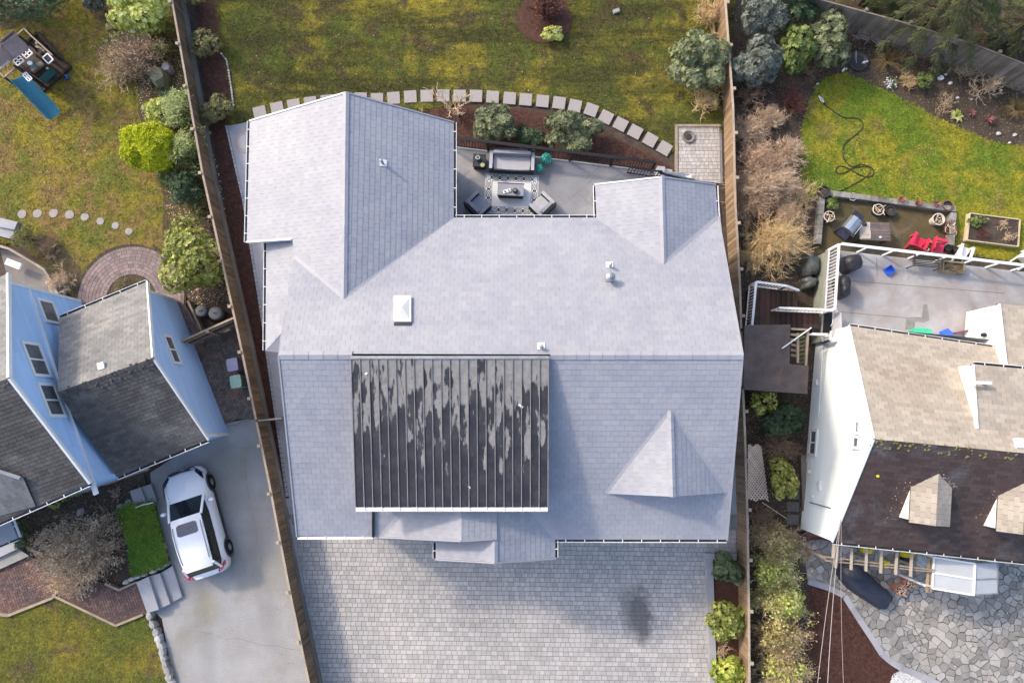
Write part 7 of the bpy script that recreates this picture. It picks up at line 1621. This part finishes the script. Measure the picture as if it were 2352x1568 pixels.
def segs_mesh(name, S, mat, parent, seed=0):
    n = len(S); A = np.array([s[0] for s in S]); B = np.array([s[1] for s in S]); ra = np.array([s[2] for s in S])[:, None]; rb = np.array([s[3] for s in S])[:, None]; g = np.random.default_rng(seed)
    d = nrm(B - A); x = nrm(np.cross(d, np.array([.3, .2, 1.0]))); y = np.cross(d, x); Vs = []
    for k in range(3): a = 2.094 * k; o = x * math.cos(a) + y * math.sin(a); Vs += [A + o * ra, B + o * rb]
    Vs = np.stack(Vs, 1).reshape(-1, 3); base = (np.arange(n) * 6)[:, None, None]; F = (np.array([(0, 2, 3, 1), (2, 4, 5, 3), (4, 0, 1, 5)])[None] + base).reshape(-1, 4)
    return npmesh(name, Vs, F, MT[mat], parent, np.repeat(g.uniform(0, 1, n), 3))
def bare(label, u, v, r, h, mat, seed, n0=30, leaves=None, nl=0, lsize=.05, z0=0.0, ry=None, name='bare_shrub', cat='shrub', **kw):
    m = W(u, v, z0 + h * .4); c = (m.x, m.y, z0); R = r * (CAMH - h * .4) / FL; t = thing(name, label, cat, c)
    if ry: kw['sy'] = ry / r
    kw['r0'] = kw.get('r0', .018) * 1.55
    S, ends = twig_segs(c, int(n0 * 1.3), R * kw.pop('lf', .8) * 1.06, seed, zf=kw.pop('zf', max(.25, h / R * .8)), **kw); segs_mesh('branches', S, mat, t, seed)
    if leaves:
        g = np.random.default_rng(seed); e = np.array([tuple(p) for p in ends]); e = e[g.integers(0, len(e), nl)] + g.normal(0, .05, (nl, 3)); e[:, 2] = np.maximum(e[:, 2], z0 + .03); D = nrm(g.normal(size=(nl, 3)) + np.array([0, 0, .2])); N = nrm(np.cross(D, g.normal(size=(nl, 3)))); N[N[:, 2] < 0] *= -1
        npmesh('leaves', leaf_mesh(e, D, N, lsize * g.uniform(.6, 1.3, nl), lsize * .55), np.arange(nl * 4).reshape(-1, 4), MT[leaves], t, g.uniform(0, 1, nl))
    return t
tv = TV
# --- back garden of the grey house
RH = dict(k=8, L=.17, wd=.055, dens=40)
shrub('left of the two rhododendrons below the black deck railing', *tv('B', 430, 345), 47, 46, 1.3, 'leaf_rhodo', 1, 'rhododendron', nb=11, **RH)
shrub('right, larger rhododendron below the black deck railing', *tv('B', 1022, 395), 67, 47, 1.4, 'leaf_rhodo', 2, 'rhododendron', nb=14, **RH)
shrub('low dark shrub between the two rhododendrons', *tv('B', 690, 430), 32, 22, .7, 'leaf_dark', 3, nb=8, **RH)
shrub('tall rhododendron against the right fence of the back lawn', 1603, 140, 64, 72, 2.0, 'leaf_rhodo', 4, 'rhododendron', nb=16, **RH)
bare('golden bare shrub above the rhododendron at the right fence', 1632, 30, 46, 1.4, 'twig_gold', 5, n0=26, nchild=5)
bare('straw coloured bare shrub below the rhododendron at the right fence', *tv('B', 2040, 130), 46, 1.3, 'twig_gold', 6, n0=26, nchild=5, leaves='leaf_yellow', nl=160, lsize=.05)
bare('small pale bare tree beside the gable of the grey house', *tv('B', 120, 190), 74, 2.6, 'twig_tan', 7, n0=5, nchild=4, r0=.030, lf=.8, zf=.9, wander=.22, name='bare_tree', cat='tree', spread=1.3, base_r=.05)
bare('thin bare sapling left of the small bare tree', *tv('A', 1720, 230), 22, 1.2, 'twig_tan', 8, n0=4, nchild=3, r0=.014, levels=1, name='bare_sapling', cat='tree')
bare('rust brown bare shrub in the round lawn bed', 1252, 14, 54, 1.1, 'twig_red', 9, n0=46, nchild=6, r0=.012, leaves='leaf_dry', nl=500, lsize=.04)
shrub('small yellow green bush at the foot of the round lawn bed', 1270, 76, 28, 22, .6, 'leaf_yellow', 10, k=6, L=.06, wd=.03, dens=150, nb=8)
shrub('olive shrub in the red mulch, upper of two', *tv('L1', 1890, 400), 37, 36, 1.1, 'leaf_olive', 11, k=6, L=.10, wd=.035, dens=60, nb=10, open_=.25)
shrub('olive shrub in the red mulch, lower of two', *tv('L1', 1990, 1005), 36, 34, 1.1, 'leaf_olive', 12, k=6, L=.11, wd=.038, dens=75, nb=9)
shrub('green shrub at the top picture edge in the red mulch', *tv('L1', 1765, -10), 24, 14, .9, 'leaf_camellia', 13, k=6, L=.10, wd=.035, dens=70, nb=7)
# --- left garden
shrub('dark dense hedge in the top left corner', 18, -28, 125, 85, 2.6, 'leaf_dark', 20, 'evergreen_hedge', 'hedge', k=6, L=.09, wd=.04, dens=75, nb=22)
shrub('bright variegated yellow green shrub at the top left fence', *tv('L1', 1290, 110), 72, 52, 2.0, 'leaf_yellow', 21, k=7, L=.13, wd=.05, dens=58, nb=16)
shrub('grey green shrub at the top edge beside the variegated shrub', *tv('L1', 880, 15), 30, 26, 1.3, 'leaf_blue', 22, k=7, L=.11, wd=.045, dens=80, nb=8)
shrub('green shrub below the bright variegated shrub', *tv('L1', 1360, 270), 48, 26, 1.4, 'leaf_camellia', 23, k=6, L=.10, wd=.04, dens=80, nb=9)
bare('large pinkish brown twiggy shrub beside the boulder', *tv('L1', 1270, 560), 88, 1.5, 'twig_brown', 24, ry=72, n0=60, nchild=6, r0=.014, leaves='leaf_dry', nl=3800, lsize=.055, lf=.72)
bare('pale twiggy undergrowth spilling onto the left lawn', *tv('L1', 1060, 640), 52, .7, 'twig_tan', 25, ry=62, n0=30, nchild=5, r0=.010, leaves='leaf_olive', nl=1500, lsize=.05)
o = rock(T('L1', 1500, 745), .42, .48, .75, 71, .4).build('boulder', MT['mossy_rock']); tag(o, 'large mossy boulder against the left fence', 'boulder')
o = rock(T('L1', 1560, 650), .22, .26, .5, 72, .4).build('boulder', MT['rock']); tag(o, 'pale boulder behind the mossy boulder', 'boulder')
shrub('variegated green and cream shrub above the lime bush', *tv('L1', 1440, 1000), 32, 34, 1.2, 'leaf_yellow', 26, k=7, L=.12, wd=.045, dens=70, nb=9)
def bamboo(label, u, v, r, ry, h, seed, mat='leaf_bamboo'):
    m = W(u, v, h * .5); c = (m.x, m.y, 0); g = np.random.default_rng(seed); n = 1500; R = r * .0175; R2 = ry * .0175; t = thing('bamboo_clump', label, 'bamboo', c)
    cl = g.normal(0, 1, (70, 3)) * np.array([R * .45, R2 * .45, 0]) + np.array(c); cl[:, 2] = g.uniform(.5, 1.0, 70) * h; i = g.integers(0, 70, n); p = cl[i] + g.normal(0, .10, (n, 3)); a = g.uniform(0, 6.28, n); D = nrm(np.stack([np.cos(a), np.sin(a), g.uniform(-.5, .3, n)], 1)); N = nrm(np.array([0, 0, 1.0]) - D * D[:, 2:3])
    npmesh('leaves', leaf_mesh(p, D, N, g.uniform(.14, .26, n), .028), np.arange(n * 4).reshape(-1, 4), MT[mat], t, g.uniform(0, 1, n)); gg = G()
    for q in cl[:36]: gg.tube([(c[0] + (q[0] - c[0]) * .5, c[1] + (q[1] - c[1]) * .5, 0), tuple(q)], .010, 4, t=random.random(), cap=False)
    gg.build('canes', MT['leaf_bamboo'], t)
bamboo('bamboo clump right of the variegated cream shrub', *tv('L1', 1660, 1040), 28, 40, 1.6, 31); bamboo('bamboo clump right of the round lime bush', *tv('L1', 1720, 1370), 30, 45, 1.6, 32)
def conifer_bush(label, u, v, rx, ry, h, seed):
    m = W(u, v, h * .55); s = (CAMH - h * .55) / FL; c = (m.x, m.y, 0); t = thing('golden_cypress', label, 'shrub', c); Vs, Ts, bc = crown_leaves(c, rx * s * .95, ry * s * .95, h, seed, dens=240, k=5, L=.115, wd=.042, nb=40, elev=.9, core=.82)
    npmesh('crown', Vs, np.arange(len(Vs)).reshape(-1, 4), MT['leaf_lime'], t, Ts); stems_to(c, bc[1:12]).build('trunk', MT['bark'], t)
conifer_bush('round bright lime cypress bush in the left garden', *tv('L1', 1375, 1350), 65, 57, 2.1, 33)
shrub('dark feathery green shrub below the lime bush', *tv('L2', 1700, 150), 44, 46, 1.5, 'leaf_dark', 34, k=7, L=.10, wd=.03, dens=90, nb=12)
shrub('loose light green shrub in front of the camellia', *tv('L2', 1700, 490), 30, 34, 1.2, 'leaf_camellia', 35, k=6, L=.09, wd=.035, dens=50, nb=9, open_=.4)
cam_ = shrub('large glossy yellow green camellia beside the brick ring walk', *tv('L2', 1765, 865), 67, 76, 2.3, 'leaf_camellia', 36, 'camellia', k=7, L=.12, wd=.055, dens=62, nb=20)
p = T('L2', 1815, 1090, 1.6); G().lathe(p, [(.05, 0), (.07, .03), (.02, .06)], 8).build('flower', MT['pink'], cam_)
shrub('small brown green conifer beside the yard steps', *tv('L2', 215, 600), 22, 30, 1.0, 'leaf_olive', 37, k=5, L=.06, wd=.02, dens=220, nb=14, elev=.8)
bare('dense round beige twig shrub beside the curved timber wall', *tv('L2', 520, 1010), 42, 1.1, 'twig_tan', 38, n0=60, nchild=6, r0=.010, lf=.62, zf=.75)
bare('low dry plants inside the brick ring', *tv('L2', 1110, 1060), 22, .4, 'twig_brown', 39, n0=24, nchild=4, r0=.008, leaves='leaf_olive', nl=500, lsize=.05)
bare('dry dark twigs in the corner bed', *tv('L2', 440, 720), 38, .4, 'twig_brown', 40, n0=26, nchild=5, r0=.008)
bare('big pinkish brown hydrangea shrub with dry heads beside the front walk', *tv('L4', 690, 360), 108, 2.3, 'twig_pink', 41, ry=100, n0=84, nchild=6, r0=.014, leaves='leaf_dry', nl=11000, lsize=.07, lf=.72)
bare('straw coloured twigs along the upper brick walk', *tv('L4', 640, 640), 60, .6, 'twig_tan', 42, ry=30, n0=34, nchild=5, r0=.010, leaves='leaf_dry', nl=900, lsize=.05)
for i, (x, y, l) in enumerate(((500, 1495, 'small yellow flowered plant below the white gutter, nearest the porch'), (600, 1430, 'small green plant below the white gutter, second from the porch'), (700, 1385, 'small green plant below the white gutter, third from the porch'), (850, 1310, 'small green plant below the white gutter, farthest from the porch'))): shrub(l, *tv('L3', x, y), 14, 10, .4, 'leaf_camellia' if i else 'leaf_yellow', 50 + i, 'border_plant', 'plant', k=6, L=.07, wd=.035, dens=110, nb=6)
shrub('dark green shrub beside the porch gutter, lower left', *tv('L4', 190, 200), 16, 36, .7, 'leaf_dark', 55, k=6, L=.09, wd=.04, dens=80, nb=8); bare('small grey bare plant below the blue house eave', *tv('L3', 1060, 1400), 12, .4, 'twig_tan', 56, n0=20, nchild=4, r0=.006)
# --- right garden, upper bed
for i, (x, y, rx, ry, h, mt, l) in enumerate(((330, 130, 55, 52, 2.0, 'leaf_blue', 'blue green rhododendron nearest the fence, top of the clump'), (600, 60, 40, 42, 2.2, 'leaf_dark', 'dark rhododendron at the top edge behind the clump'), (840, 290, 44, 68, 2.1, 'leaf_rhodo', 'tall olive green rhododendron at the right of the clump'), (300, 500, 60, 56, 2.0, 'leaf_blue', 'big blue grey rhododendron at the lower left of the clump'), (590, 400, 40, 56, 2.1, 'leaf_camellia2', 'fresh green rhododendron in the middle of the clump'))): shrub(l, *tv('R1', x, y), rx, ry, h, mt, 60 + i, 'rhododendron', nb=14, **dict(RH, dens=42))
bare('brown bare shrub below the rhododendron clump by the fence', *tv('R1', 230, 730), 36, .8, 'twig_brown', 66, n0=24, nchild=5)
bare('dark red twig shrub below the rhododendron clump', *tv('R1', 570, 790), 46, 1.0, 'twig_red', 67, n0=46, nchild=4, r0=.010, levels=1, lf=1.0)
bare('round pale beige twig shrub by the right fence', *tv('R1', 395, 900), 46, 1.2, 'twig_tan', 68, n0=60, nchild=6, r0=.010, lf=.66)
bare('beige twig shrub beside the right lawn', *tv('R1', 540, 1180), 50, 1.2, 'twig_tan', 69, n0=56, nchild=6, r0=.010, lf=.7)
bare('sprawling pinkish twig thicket by the right fence', *tv('R1', 300, 1260), 78, 1.2, 'twig_pink', 70, ry=70, n0=44, nchild=6, r0=.012, wander=.4)
bare('tangled tan twig thicket left of the block wall', *tv('R2', 380, 190), 86, 1.3, 'twig_tan', 71, ry=66, n0=52, nchild=6, r0=.012, wander=.42)
bare('loose pale twigs reaching over the block wall', *tv('R2', 640, 300), 46, 1.1, 'twig_gold', 72, ry=62, n0=26, nchild=5, r0=.010, wander=.3)
bare('golden fountain shaped twig shrub above the plank landing', *tv('R2', 420, 640), 82, 1.6, 'twig_gold', 73, ry=72, n0=90, nchild=5, r0=.013, spread=1.25, lf=.85)
o = thing('folding_lounger', 'weathered slatted wooden chair by the grey fence, left of two', 'chair', T('R1', 1090, 270))
def slatchair(o, x, y, rz):
    c = T('R1', x, y, 0); R = lambda a, b, z_: c + Matrix.Rotation(rz, 3, 'Z') @ V3((a, b, z_))
    for k in range(8): G().box(R(0, -.38 + k * .055, .36 + k * .01), (.56, .045, .025), rz, t=random.random()).build('seat_slat', MT['grey_wood'], o)
    for k in range(8): G().box(R(0, .10 + k * .035, .46 + k * .07), (.56, .03, .055), rz, t=random.random()).build('back_slat', MT['grey_wood'], o)
    for s in (-1, 1):
        G().bar(R(s * .28, -.38, 0), R(s * .28, .38, .95), .05, .05).build('leg', MT['grey_wood'], o); G().bar(R(s * .28, .34, 0), R(s * .28, -.36, .40), .05, .05).build('leg', MT['grey_wood'], o); G().bar(R(s * .30, -.36, .58), R(s * .30, .26, .60), .08, .03).build('armrest', MT['grey_wood'], o)
slatchair(o, 1090, 275, rad(-20)); o = thing('folding_lounger', 'weathered slatted wooden chair by the grey fence, right of two', 'chair', T('R1', 1205, 315)); slatchair(o, 1205, 315, rad(-40))
c = T('R1', 1060, 480); o = thing('fire_pit', 'dark round metal fire pit beside the wooden chairs', 'fire pit', c); G().lathe(c, [(.38, .02), (.46, .12), (.48, .13), (.40, .13), (.30, .06), (.02, .05)], 24).build('bowl', MT['dark_plastic'], o); G().tube([c + V3((-.1, .45, .15)), c + V3((-.12, .1, .14)), c + V3((-.11, -.12, .13))], .012, 5).build('poker', MT['cream'], o)
def bird(x, y, l, r=.10):
    c = T('R1', x, y, .05); t = thing('garden_ornament', l, 'ornament', c); G().lathe(c, [(.03, -.05), (r * .8, .02), (r * .7, .10), (.02, .15)], 8, sx=1.4, sy=.7, rz=random.random() * 3).build('body', MT['bright_white'], t); G().lathe(c + V3((r, .02, .12)), [(.01, -.04), (.045, 0), (.01, .05)], 8).build('head', MT['bright_white'], t)
bird(950, 545, 'white bird shaped ornament left of the fire pit'); bird(1112, 488, 'white bird shaped ornament on the rim of the fire pit')
def fern(label, x, y, r, seed, mat, tile='R1', n=46, name='fern', z=0.02):
    c = T(tile, x, y, 0); t = thing(name, label, 'fern', c); g = np.random.default_rng(seed); R = r * .0185; Vs = []; Ts = []
    for i in range(n):
        a = g.uniform(0, 6.28); L = R * g.uniform(.6, 1.1); hh = g.uniform(.2, .5) * R; m = 11; f = np.linspace(.1, 1, m); px = c.x + np.cos(a) * L * f; py = c.y + np.sin(a) * L * f; pz = .05 + hh * np.sin(f * 2.4); pp = np.stack([px, py, pz], 1)
        for s in (-1, 1):
            b = a + s * 1.1; D = np.tile([math.cos(b), math.sin(b), -.1], (m, 1)); N = np.tile([0, 0, 1.0], (m, 1)); Vs.append(leaf_mesh(pp, nrm(D), N, .12 * (1.15 - f), .03)); Ts.append(np.clip(np.full(m, g.uniform(0, 1)), 0, 1))
    Vs = np.vstack(Vs); npmesh('fronds', Vs, np.arange(len(Vs)).reshape(-1, 4), MT[mat], t, np.concatenate(Ts))
fern('large brown green fern right of the fire pit', 1280, 480, 42, 81, 'leaf_brown'); fern('brown grassy clump at the right edge of the upper bed', 2270, 860, 34, 82, 'leaf_brown', n=60, name='grass_clump')
fern('small yellow plant at the lower edge of the upper bed', 1820, 905, 18, 83, 'leaf_yellow', n=20, name='border_plant')
c = T('R1', 1322, 642, .08); t = thing('white_flowers', 'clump of white blossoms in the upper bed', 'flowers', c); g = np.random.default_rng(5); n = 150; p = g.normal(0, 1, (n, 3)) * np.array([.13, .13, .05]) + np.array(c); D = nrm(g.normal(size=(n, 3))); N = nrm(np.cross(D, g.normal(size=(n, 3)))); npmesh('petals', leaf_mesh(p, D, N, .07, .06), np.arange(n * 4).reshape(-1, 4), MT['bright_white'], t, g.uniform(0, 1, n)); fern('green foliage under the white blossoms', 1322, 645, 14, 84, 'leaf_dark', n=14, name='border_plant')
shrub('small bright green bush right of the white blossoms', *tv('R1', 1585, 635), 18, 24, .6, 'leaf_camellia2', 85, k=6, L=.07, wd=.035, dens=110, nb=7)
bare('golden bare bush left of the small green bush', *tv('R1', 1460, 620), 22, .6, 'twig_gold', 86, n0=40, nchild=4, r0=.008)
bare('pale sprawling bare branches over the upper bed', *tv('R1', 2080, 660), 50, .8, 'twig_tan', 87, n0=12, nchild=5, r0=.014, wander=.4)
bare('thin pink twigs in front of the grey fence', *tv('R1', 1560, 350), 34, .7, 'twig_pink', 88, n0=22, nchild=4, r0=.007)
r_ = random.Random(4)
for i, (x, y, s, l) in enumerate(((1702, 607, .11, 'largest white stone in the upper bed'), (1745, 578, .05, 'tiny white stone above the largest'), (1778, 645, .07, 'white stone right of the largest'), (1832, 757, .05, 'white stone near the middle of the upper bed'), (1942, 770, .045, 'white stone right of the middle one'), (2170, 700, .05, 'white stone below the pale bare branches'), (752, 650, .045, 'lone white stone left of the right lawn tip'), (1700, 425, .05, 'white stone at the foot of the grey fence'), (2275, 1045, .07, 'white stone near the lawn edge at the right'), (2150, 1035, .08, 'grey white stone left of the lawn edge stone'), (2235, 1105, .045, 'lowest small white stone at the right'))):
    o = rock(T('R1', x, y), s * 1.3, s, s, 300 + i, r_.random()).build('white_stone', MT['gravel']); tag(o, l, 'stone', 'white stones in the upper bed')
# conifers above the grey fence
def conifer(label, u, v, R, h, seed, n=60, z0=0.0, low=.15, mat='leaf_cedar', ns=46, at=None):
    m = W(u, v, h * .5); c = Vector((m.x, m.y, 0)) if at is None else Vector((at[0], at[1], 0)); t = thing('conifer_tree', label, 'tree', c); g = np.random.default_rng(seed); Vs = []; Ts = []; br = G(); R *= (CAMH - h * .5) / FL
    br.tube([c, c + V3((0, 0, h))], [.22, .03], 8)
    for i in range(n):
        f = low + (1 - low) * (i + .5) / n; z_ = h * f; L = R * (1 - f) ** .65 * g.uniform(.75, 1.1) + .15; a = i * 2.4 + g.uniform(-.3, .3); dv = np.array([math.cos(a), math.sin(a)]); K = 9; q = []
        for k in range(K): s = k / (K - 1); q.append((c.x + dv[0] * L * s, c.y + dv[1] * L * s, max(.3, z_ + .18 * L * s - .55 * L * s * s)))
        br.tube(q, [.035 * (1 - k / K) + .006 for k in range(K)], 4, cap=False); q = np.array(q); m_ = int(ns * (L / R) + 10)
        s = g.uniform(.12, 1, m_) ** .8; idx = np.clip(s * (K - 1), 0, K - 1.001); i0 = idx.astype(int); fr = (idx - i0)[:, None]; p = q[i0] * (1 - fr) + q[i0 + 1] * fr; sg = g.choice([-1, 1], m_); b = a + sg * g.uniform(.35, 1.0, m_); D = nrm(np.stack([np.cos(b), np.sin(b), g.uniform(-.45, -.05, m_)], 1)); ll = (.20 + .32 * (1 - s)) * (.5 + .5 * L / R)
        # each side spray carries its own needles strips
        tint = np.clip(g.normal(.45, .2, m_), 0, 1)
        for w in range(5):
            f2 = w / 5; pp = p + D * (ll * f2)[:, None] - np.array([0, 0, 1]) * (ll * f2 * f2 * .25)[:, None]; b2 = b + g.choice([-1, 1], m_) * g.uniform(.2, .8, m_); D2 = nrm(np.stack([np.cos(b2), np.sin(b2), g.uniform(-.6, -.1, m_)], 1)); N2 = nrm(np.array([0, 0, 1.0]) - D2 * D2[:, 2:3]); Vs.append(leaf_mesh(pp, D2, N2, g.uniform(.10, .22, m_), .03)); Ts.append(np.clip(tint + g.uniform(-.15, .15, m_), 0, 1))
    Vs = np.vstack(Vs); npmesh('crown', Vs, np.arange(len(Vs)).reshape(-1, 4), MT[mat], t, np.concatenate(Ts)); br.build('trunk', MT['bark'], t)
conifer('dark drooping conifer over the grey fence, right of two', 2210, -30, 190, 6.5, 91, 70, ns=60); conifer('dark drooping conifer over the grey fence, left of two', 2045, -75, 90, 5.0, 92, 46, ns=50)
conifer('dark conifer at the right picture edge above the fence', 2400, 20, 120, 5.0, 93, 46)
conifer('tall unseen conifer added beyond the top left corner of the picture', 0, 0, 350, 20.0, 94, 80, ns=60, at=(-26, 27)); conifer('tall unseen conifer added beyond the top edge of the picture', 0, 0, 330, 19.0, 95, 80, ns=60, at=(-12, 31))  # both out of view, added to cast soft shade on the back lawn
for i, (x, y, rx, l) in enumerate(((2130, 270, 26, 'grey green low shrub behind the fence under the conifer'), (2290, 330, 30, 'grey green low shrub behind the fence at the right edge'), (1390, 90, 22, 'dark leafed low plant behind the fence between the conifers'))): shrub(l, *tv('R1', x, y), rx, 22, .8, 'leaf_blue' if i < 2 else 'leaf_dark', 95 + i, k=7, L=.10, wd=.035, dens=80, nb=8)
# --- sage house side strip and hedge
shrub('yellow leafed shrub directly below the lean-to shed', *tv('R3', 330, 620), 27, 34, 1.1, 'leaf_yellow', 101, k=6, L=.09, wd=.04, dens=70, nb=9, open_=.15)
shrub('dark green shrub right of the yellow shrub below the shed', *tv('R3', 470, 770), 54, 36, 1.2, 'leaf_dark', 102, k=7, L=.10, wd=.03, dens=85, nb=12)
bare('brown bare shrub above the lattice panel', *tv('R3', 430, 970), 44, .9, 'twig_brown', 103, n0=60, nchild=4, r0=.010, levels=1, lf=.95)
shrub('round yellow and pink variegated bush beside the lattice panel', *tv('R3', 478, 1235), 31, 46, 1.5, 'leaf_varieg', 104, k=7, L=.08, wd=.04, dens=130, nb=18)
bare('brown bare thicket below the lattice panel', *tv('R4', 320, 300), 34, .8, 'twig_brown', 105, n0=34, nchild=5, r0=.010, ry=40)
for i, (x, y, rx, ry, l, nl) in enumerate(((430, 480, 62, 50, 'olive twiggy hedge bush at the top of the hedge by the flagstones', 1800), (420, 690, 66, 48, 'yellow leafed hedge bush, second from the top of the hedge', 3000), (470, 930, 76, 56, 'yellow twiggy hedge bush in the middle of the hedge', 2600), (470, 1200, 76, 56, 'pinkish twiggy hedge bush, second from the bottom of the hedge', 2400), (480, 1470, 80, 62, 'olive twiggy hedge bush at the bottom picture edge', 2600))):
    bare(l, *tv('R4', x, y), rx, 1.5, 'twig_tan' if i != 3 else 'twig_pink', 110 + i, ry=ry, n0=64, nchild=6, r0=.012, leaves='leaf_yellow' if i in (1, 2) else 'leaf_hedge', nl=int(nl * 1.5), lsize=.085, name='hedge_bush', cat='hedge', lf=.7)
    shrub('leafy evergreen ' + ('first', 'second', 'third', 'fourth', 'fifth')[i] + ' from the top inside the twiggy hedge by the flagstones', *tv('R4', x + 30 * (-1) ** i, y + 10), rx * .55, ry * .6, 1.5, 'leaf_yellow' if i in (1, 2, 4) else 'leaf_hedge', 120 + i, 'hedge_bush', 'hedge', k=6, L=.08, wd=.04, dens=70, nb=9, open_=.35)
bare('pale bare twigs where hedge and flagstones meet', *tv('R4', 560, 470), 44, .9, 'twig_tan', 118, n0=24, nchild=5, r0=.009)
# --- planter at the front
shrub('dark green spiky shrub at the top of the concrete planter', *tv('F', 1905, 690), 38, 36, 1.1, 'leaf_rhodo2', 131, z0=.2, k=8, L=.12, wd=.04, dens=75, nb=9)
shrub('two toned green shrub in the middle of the concrete planter', *tv('F', 1905, 1080), 44, 42, 1.2, 'leaf_camellia', 132, z0=.2, k=8, L=.10, wd=.04, dens=85, nb=11)
shrub('yellow green shrub at the bottom of the concrete planter', *tv('F', 1915, 1490), 40, 38, 1.1, 'leaf_camellia3', 133, z0=.2, k=8, L=.10, wd=.04, dens=85, nb=10)
bare('small pale bare twig plant in the concrete planter', *tv('F', 1885, 1325), 15, .5, 'twig_tan', 134, z0=.2, n0=24, nchild=4, r0=.007)
# --- small plants in patio and beds
shrub('green leafy bush in the corner of the block wall', *tv('R2', 868, 342), 17, 16, .5, 'leaf_camellia2', 141, k=6, L=.08, wd=.03, dens=110, nb=6)
shrub('green trailing vegetables in the wooden raised bed', *tv('R2', 1995, 470), 26, 11, .3, 'leaf_camellia2', 142, z0=.2, k=5, L=.10, wd=.05, dens=60, nb=7, open_=.3)
bare('pale dead stalks in the raised bed, upper right', *tv('R2', 2200, 490), 15, .35, 'twig_tan', 143, z0=.2, n0=20, nchild=3, r0=.008); bare('pale dead stalks in the raised bed, lower right', *tv('R2', 2240, 590), 14, .35, 'twig_tan', 144, z0=.2, n0=20, nchild=3, r0=.008); bare('dark red dead plant in the raised bed', *tv('R2', 2030, 570), 16, .25, 'twig_red', 145, z0=.2, n0=24, nchild=3, r0=.008)
bare('dry stalks in the wooden deck planter', *tv('R2', 1775, 835), 20, .2, 'twig_brown', 146, z0=DK + .25, ry=9, n0=24, nchild=3, r0=.008)

# --- extra thicket and ground cover that fills the strips
for i, (t_, x, y, r, ry, h, mt, l) in enumerate((('R1', 230, 1010, 50, 44, .9, 'twig_tan', 'pale twig bush at the right fence above the thicket'), ('R1', 470, 1420, 62, 50, 1.1, 'twig_tan', 'pale twig mass in the middle of the thicket'), ('R2', 230, 330, 52, 56, 1.1, 'twig_pink', 'pinkish twig mass at the fence beside the tangled thicket'), ('R2', 520, 420, 50, 44, 1.0, 'twig_tan', 'pale twigs between thicket and golden shrub'), ('R2', 250, 720, 44, 50, 1.0, 'twig_gold', 'straw twigs at the fence left of the golden shrub'), ('R1', 200, 1440, 42, 48, 1.0, 'twig_tan', 'pale twigs at the fence in the lower thicket'))):
    bare(l, *tv(t_, x, y), r, h, mt, 160 + i, ry=ry, n0=48, nchild=6, r0=.011, wander=.36)
for i, (t_, x, y, rx, ry, h, mt, l) in enumerate((('L1', 1480, 470, 28, 30, 1.0, 'leaf_olive', 'olive leafed bush behind the twiggy shrub at the fence'), ('L1', 1560, 880, 26, 20, .6, 'leaf_dark', 'dark low bush below the mossy boulder'), ('L1', 1480, 1180, 26, 14, .9, 'leaf_yellow', 'cream leafed bush squeezed above the lime bush'), ('L2', 1560, 60, 26, 30, .9, 'leaf_camellia2', 'fresh green low bush left of the dark feathery shrub'), ('L2', 1840, 330, 26, 34, 1.0, 'leaf_olive', 'olive bush at the fence below the feathery shrub'), ('L2', 1600, 620, 26, 26, .9, 'leaf_camellia', 'light green bush at the lawn edge above the camellia'), ('L1', 1060, 330, 26, 30, .8, 'leaf_olive', 'olive bush at the lawn edge below the variegated shrub'))):
    shrub(l, *tv(t_, x, y), rx, ry, h, mt, 170 + i, k=6, L=.10, wd=.04, dens=80, nb=9, open_=.15)
for i, (x, y, r, l) in enumerate(((2000, 480, 34, 'low dry stalks left of the upper bed stones'), (1700, 330, 30, 'dry stalks along the grey fence'), (1900, 560, 34, 'dry stalks in the middle of the upper bed'), (1400, 420, 26, 'dark dry stalks behind the fern'), (2250, 620, 30, 'dry stalks at the right end of the upper bed'), (700, 560, 26, 'brown stalks below the rhododendron clump'), (1750, 800, 28, 'dry low stalks near the lawn edge'))):
    bare(l, *tv('R1', x, y), r, .45, 'twig_brown' if i % 2 else 'twig_tan', 180 + i, n0=18, nchild=4, r0=.006, leaves='leaf_brown', nl=260, lsize=.05)
for i, (t_, x, y, r, l) in enumerate((('R3', 260, 720, 26, 'brown twigs at the fence below the shed'), ('R3', 580, 1000, 24, 'brown twigs against the sage wall'), ('R4', 280, 420, 30, 'straw twigs at the fence above the hedge'), ('R4', 640, 560, 26, 'straw twigs at the flagstone edge'))):
    bare(l, *tv(t_, x, y), r, .6, 'twig_brown' if i < 2 else 'twig_tan', 190 + i, n0=26, nchild=5, r0=.008, leaves='leaf_brown' if i < 2 else 'leaf_hedge', nl=350, lsize=.05)
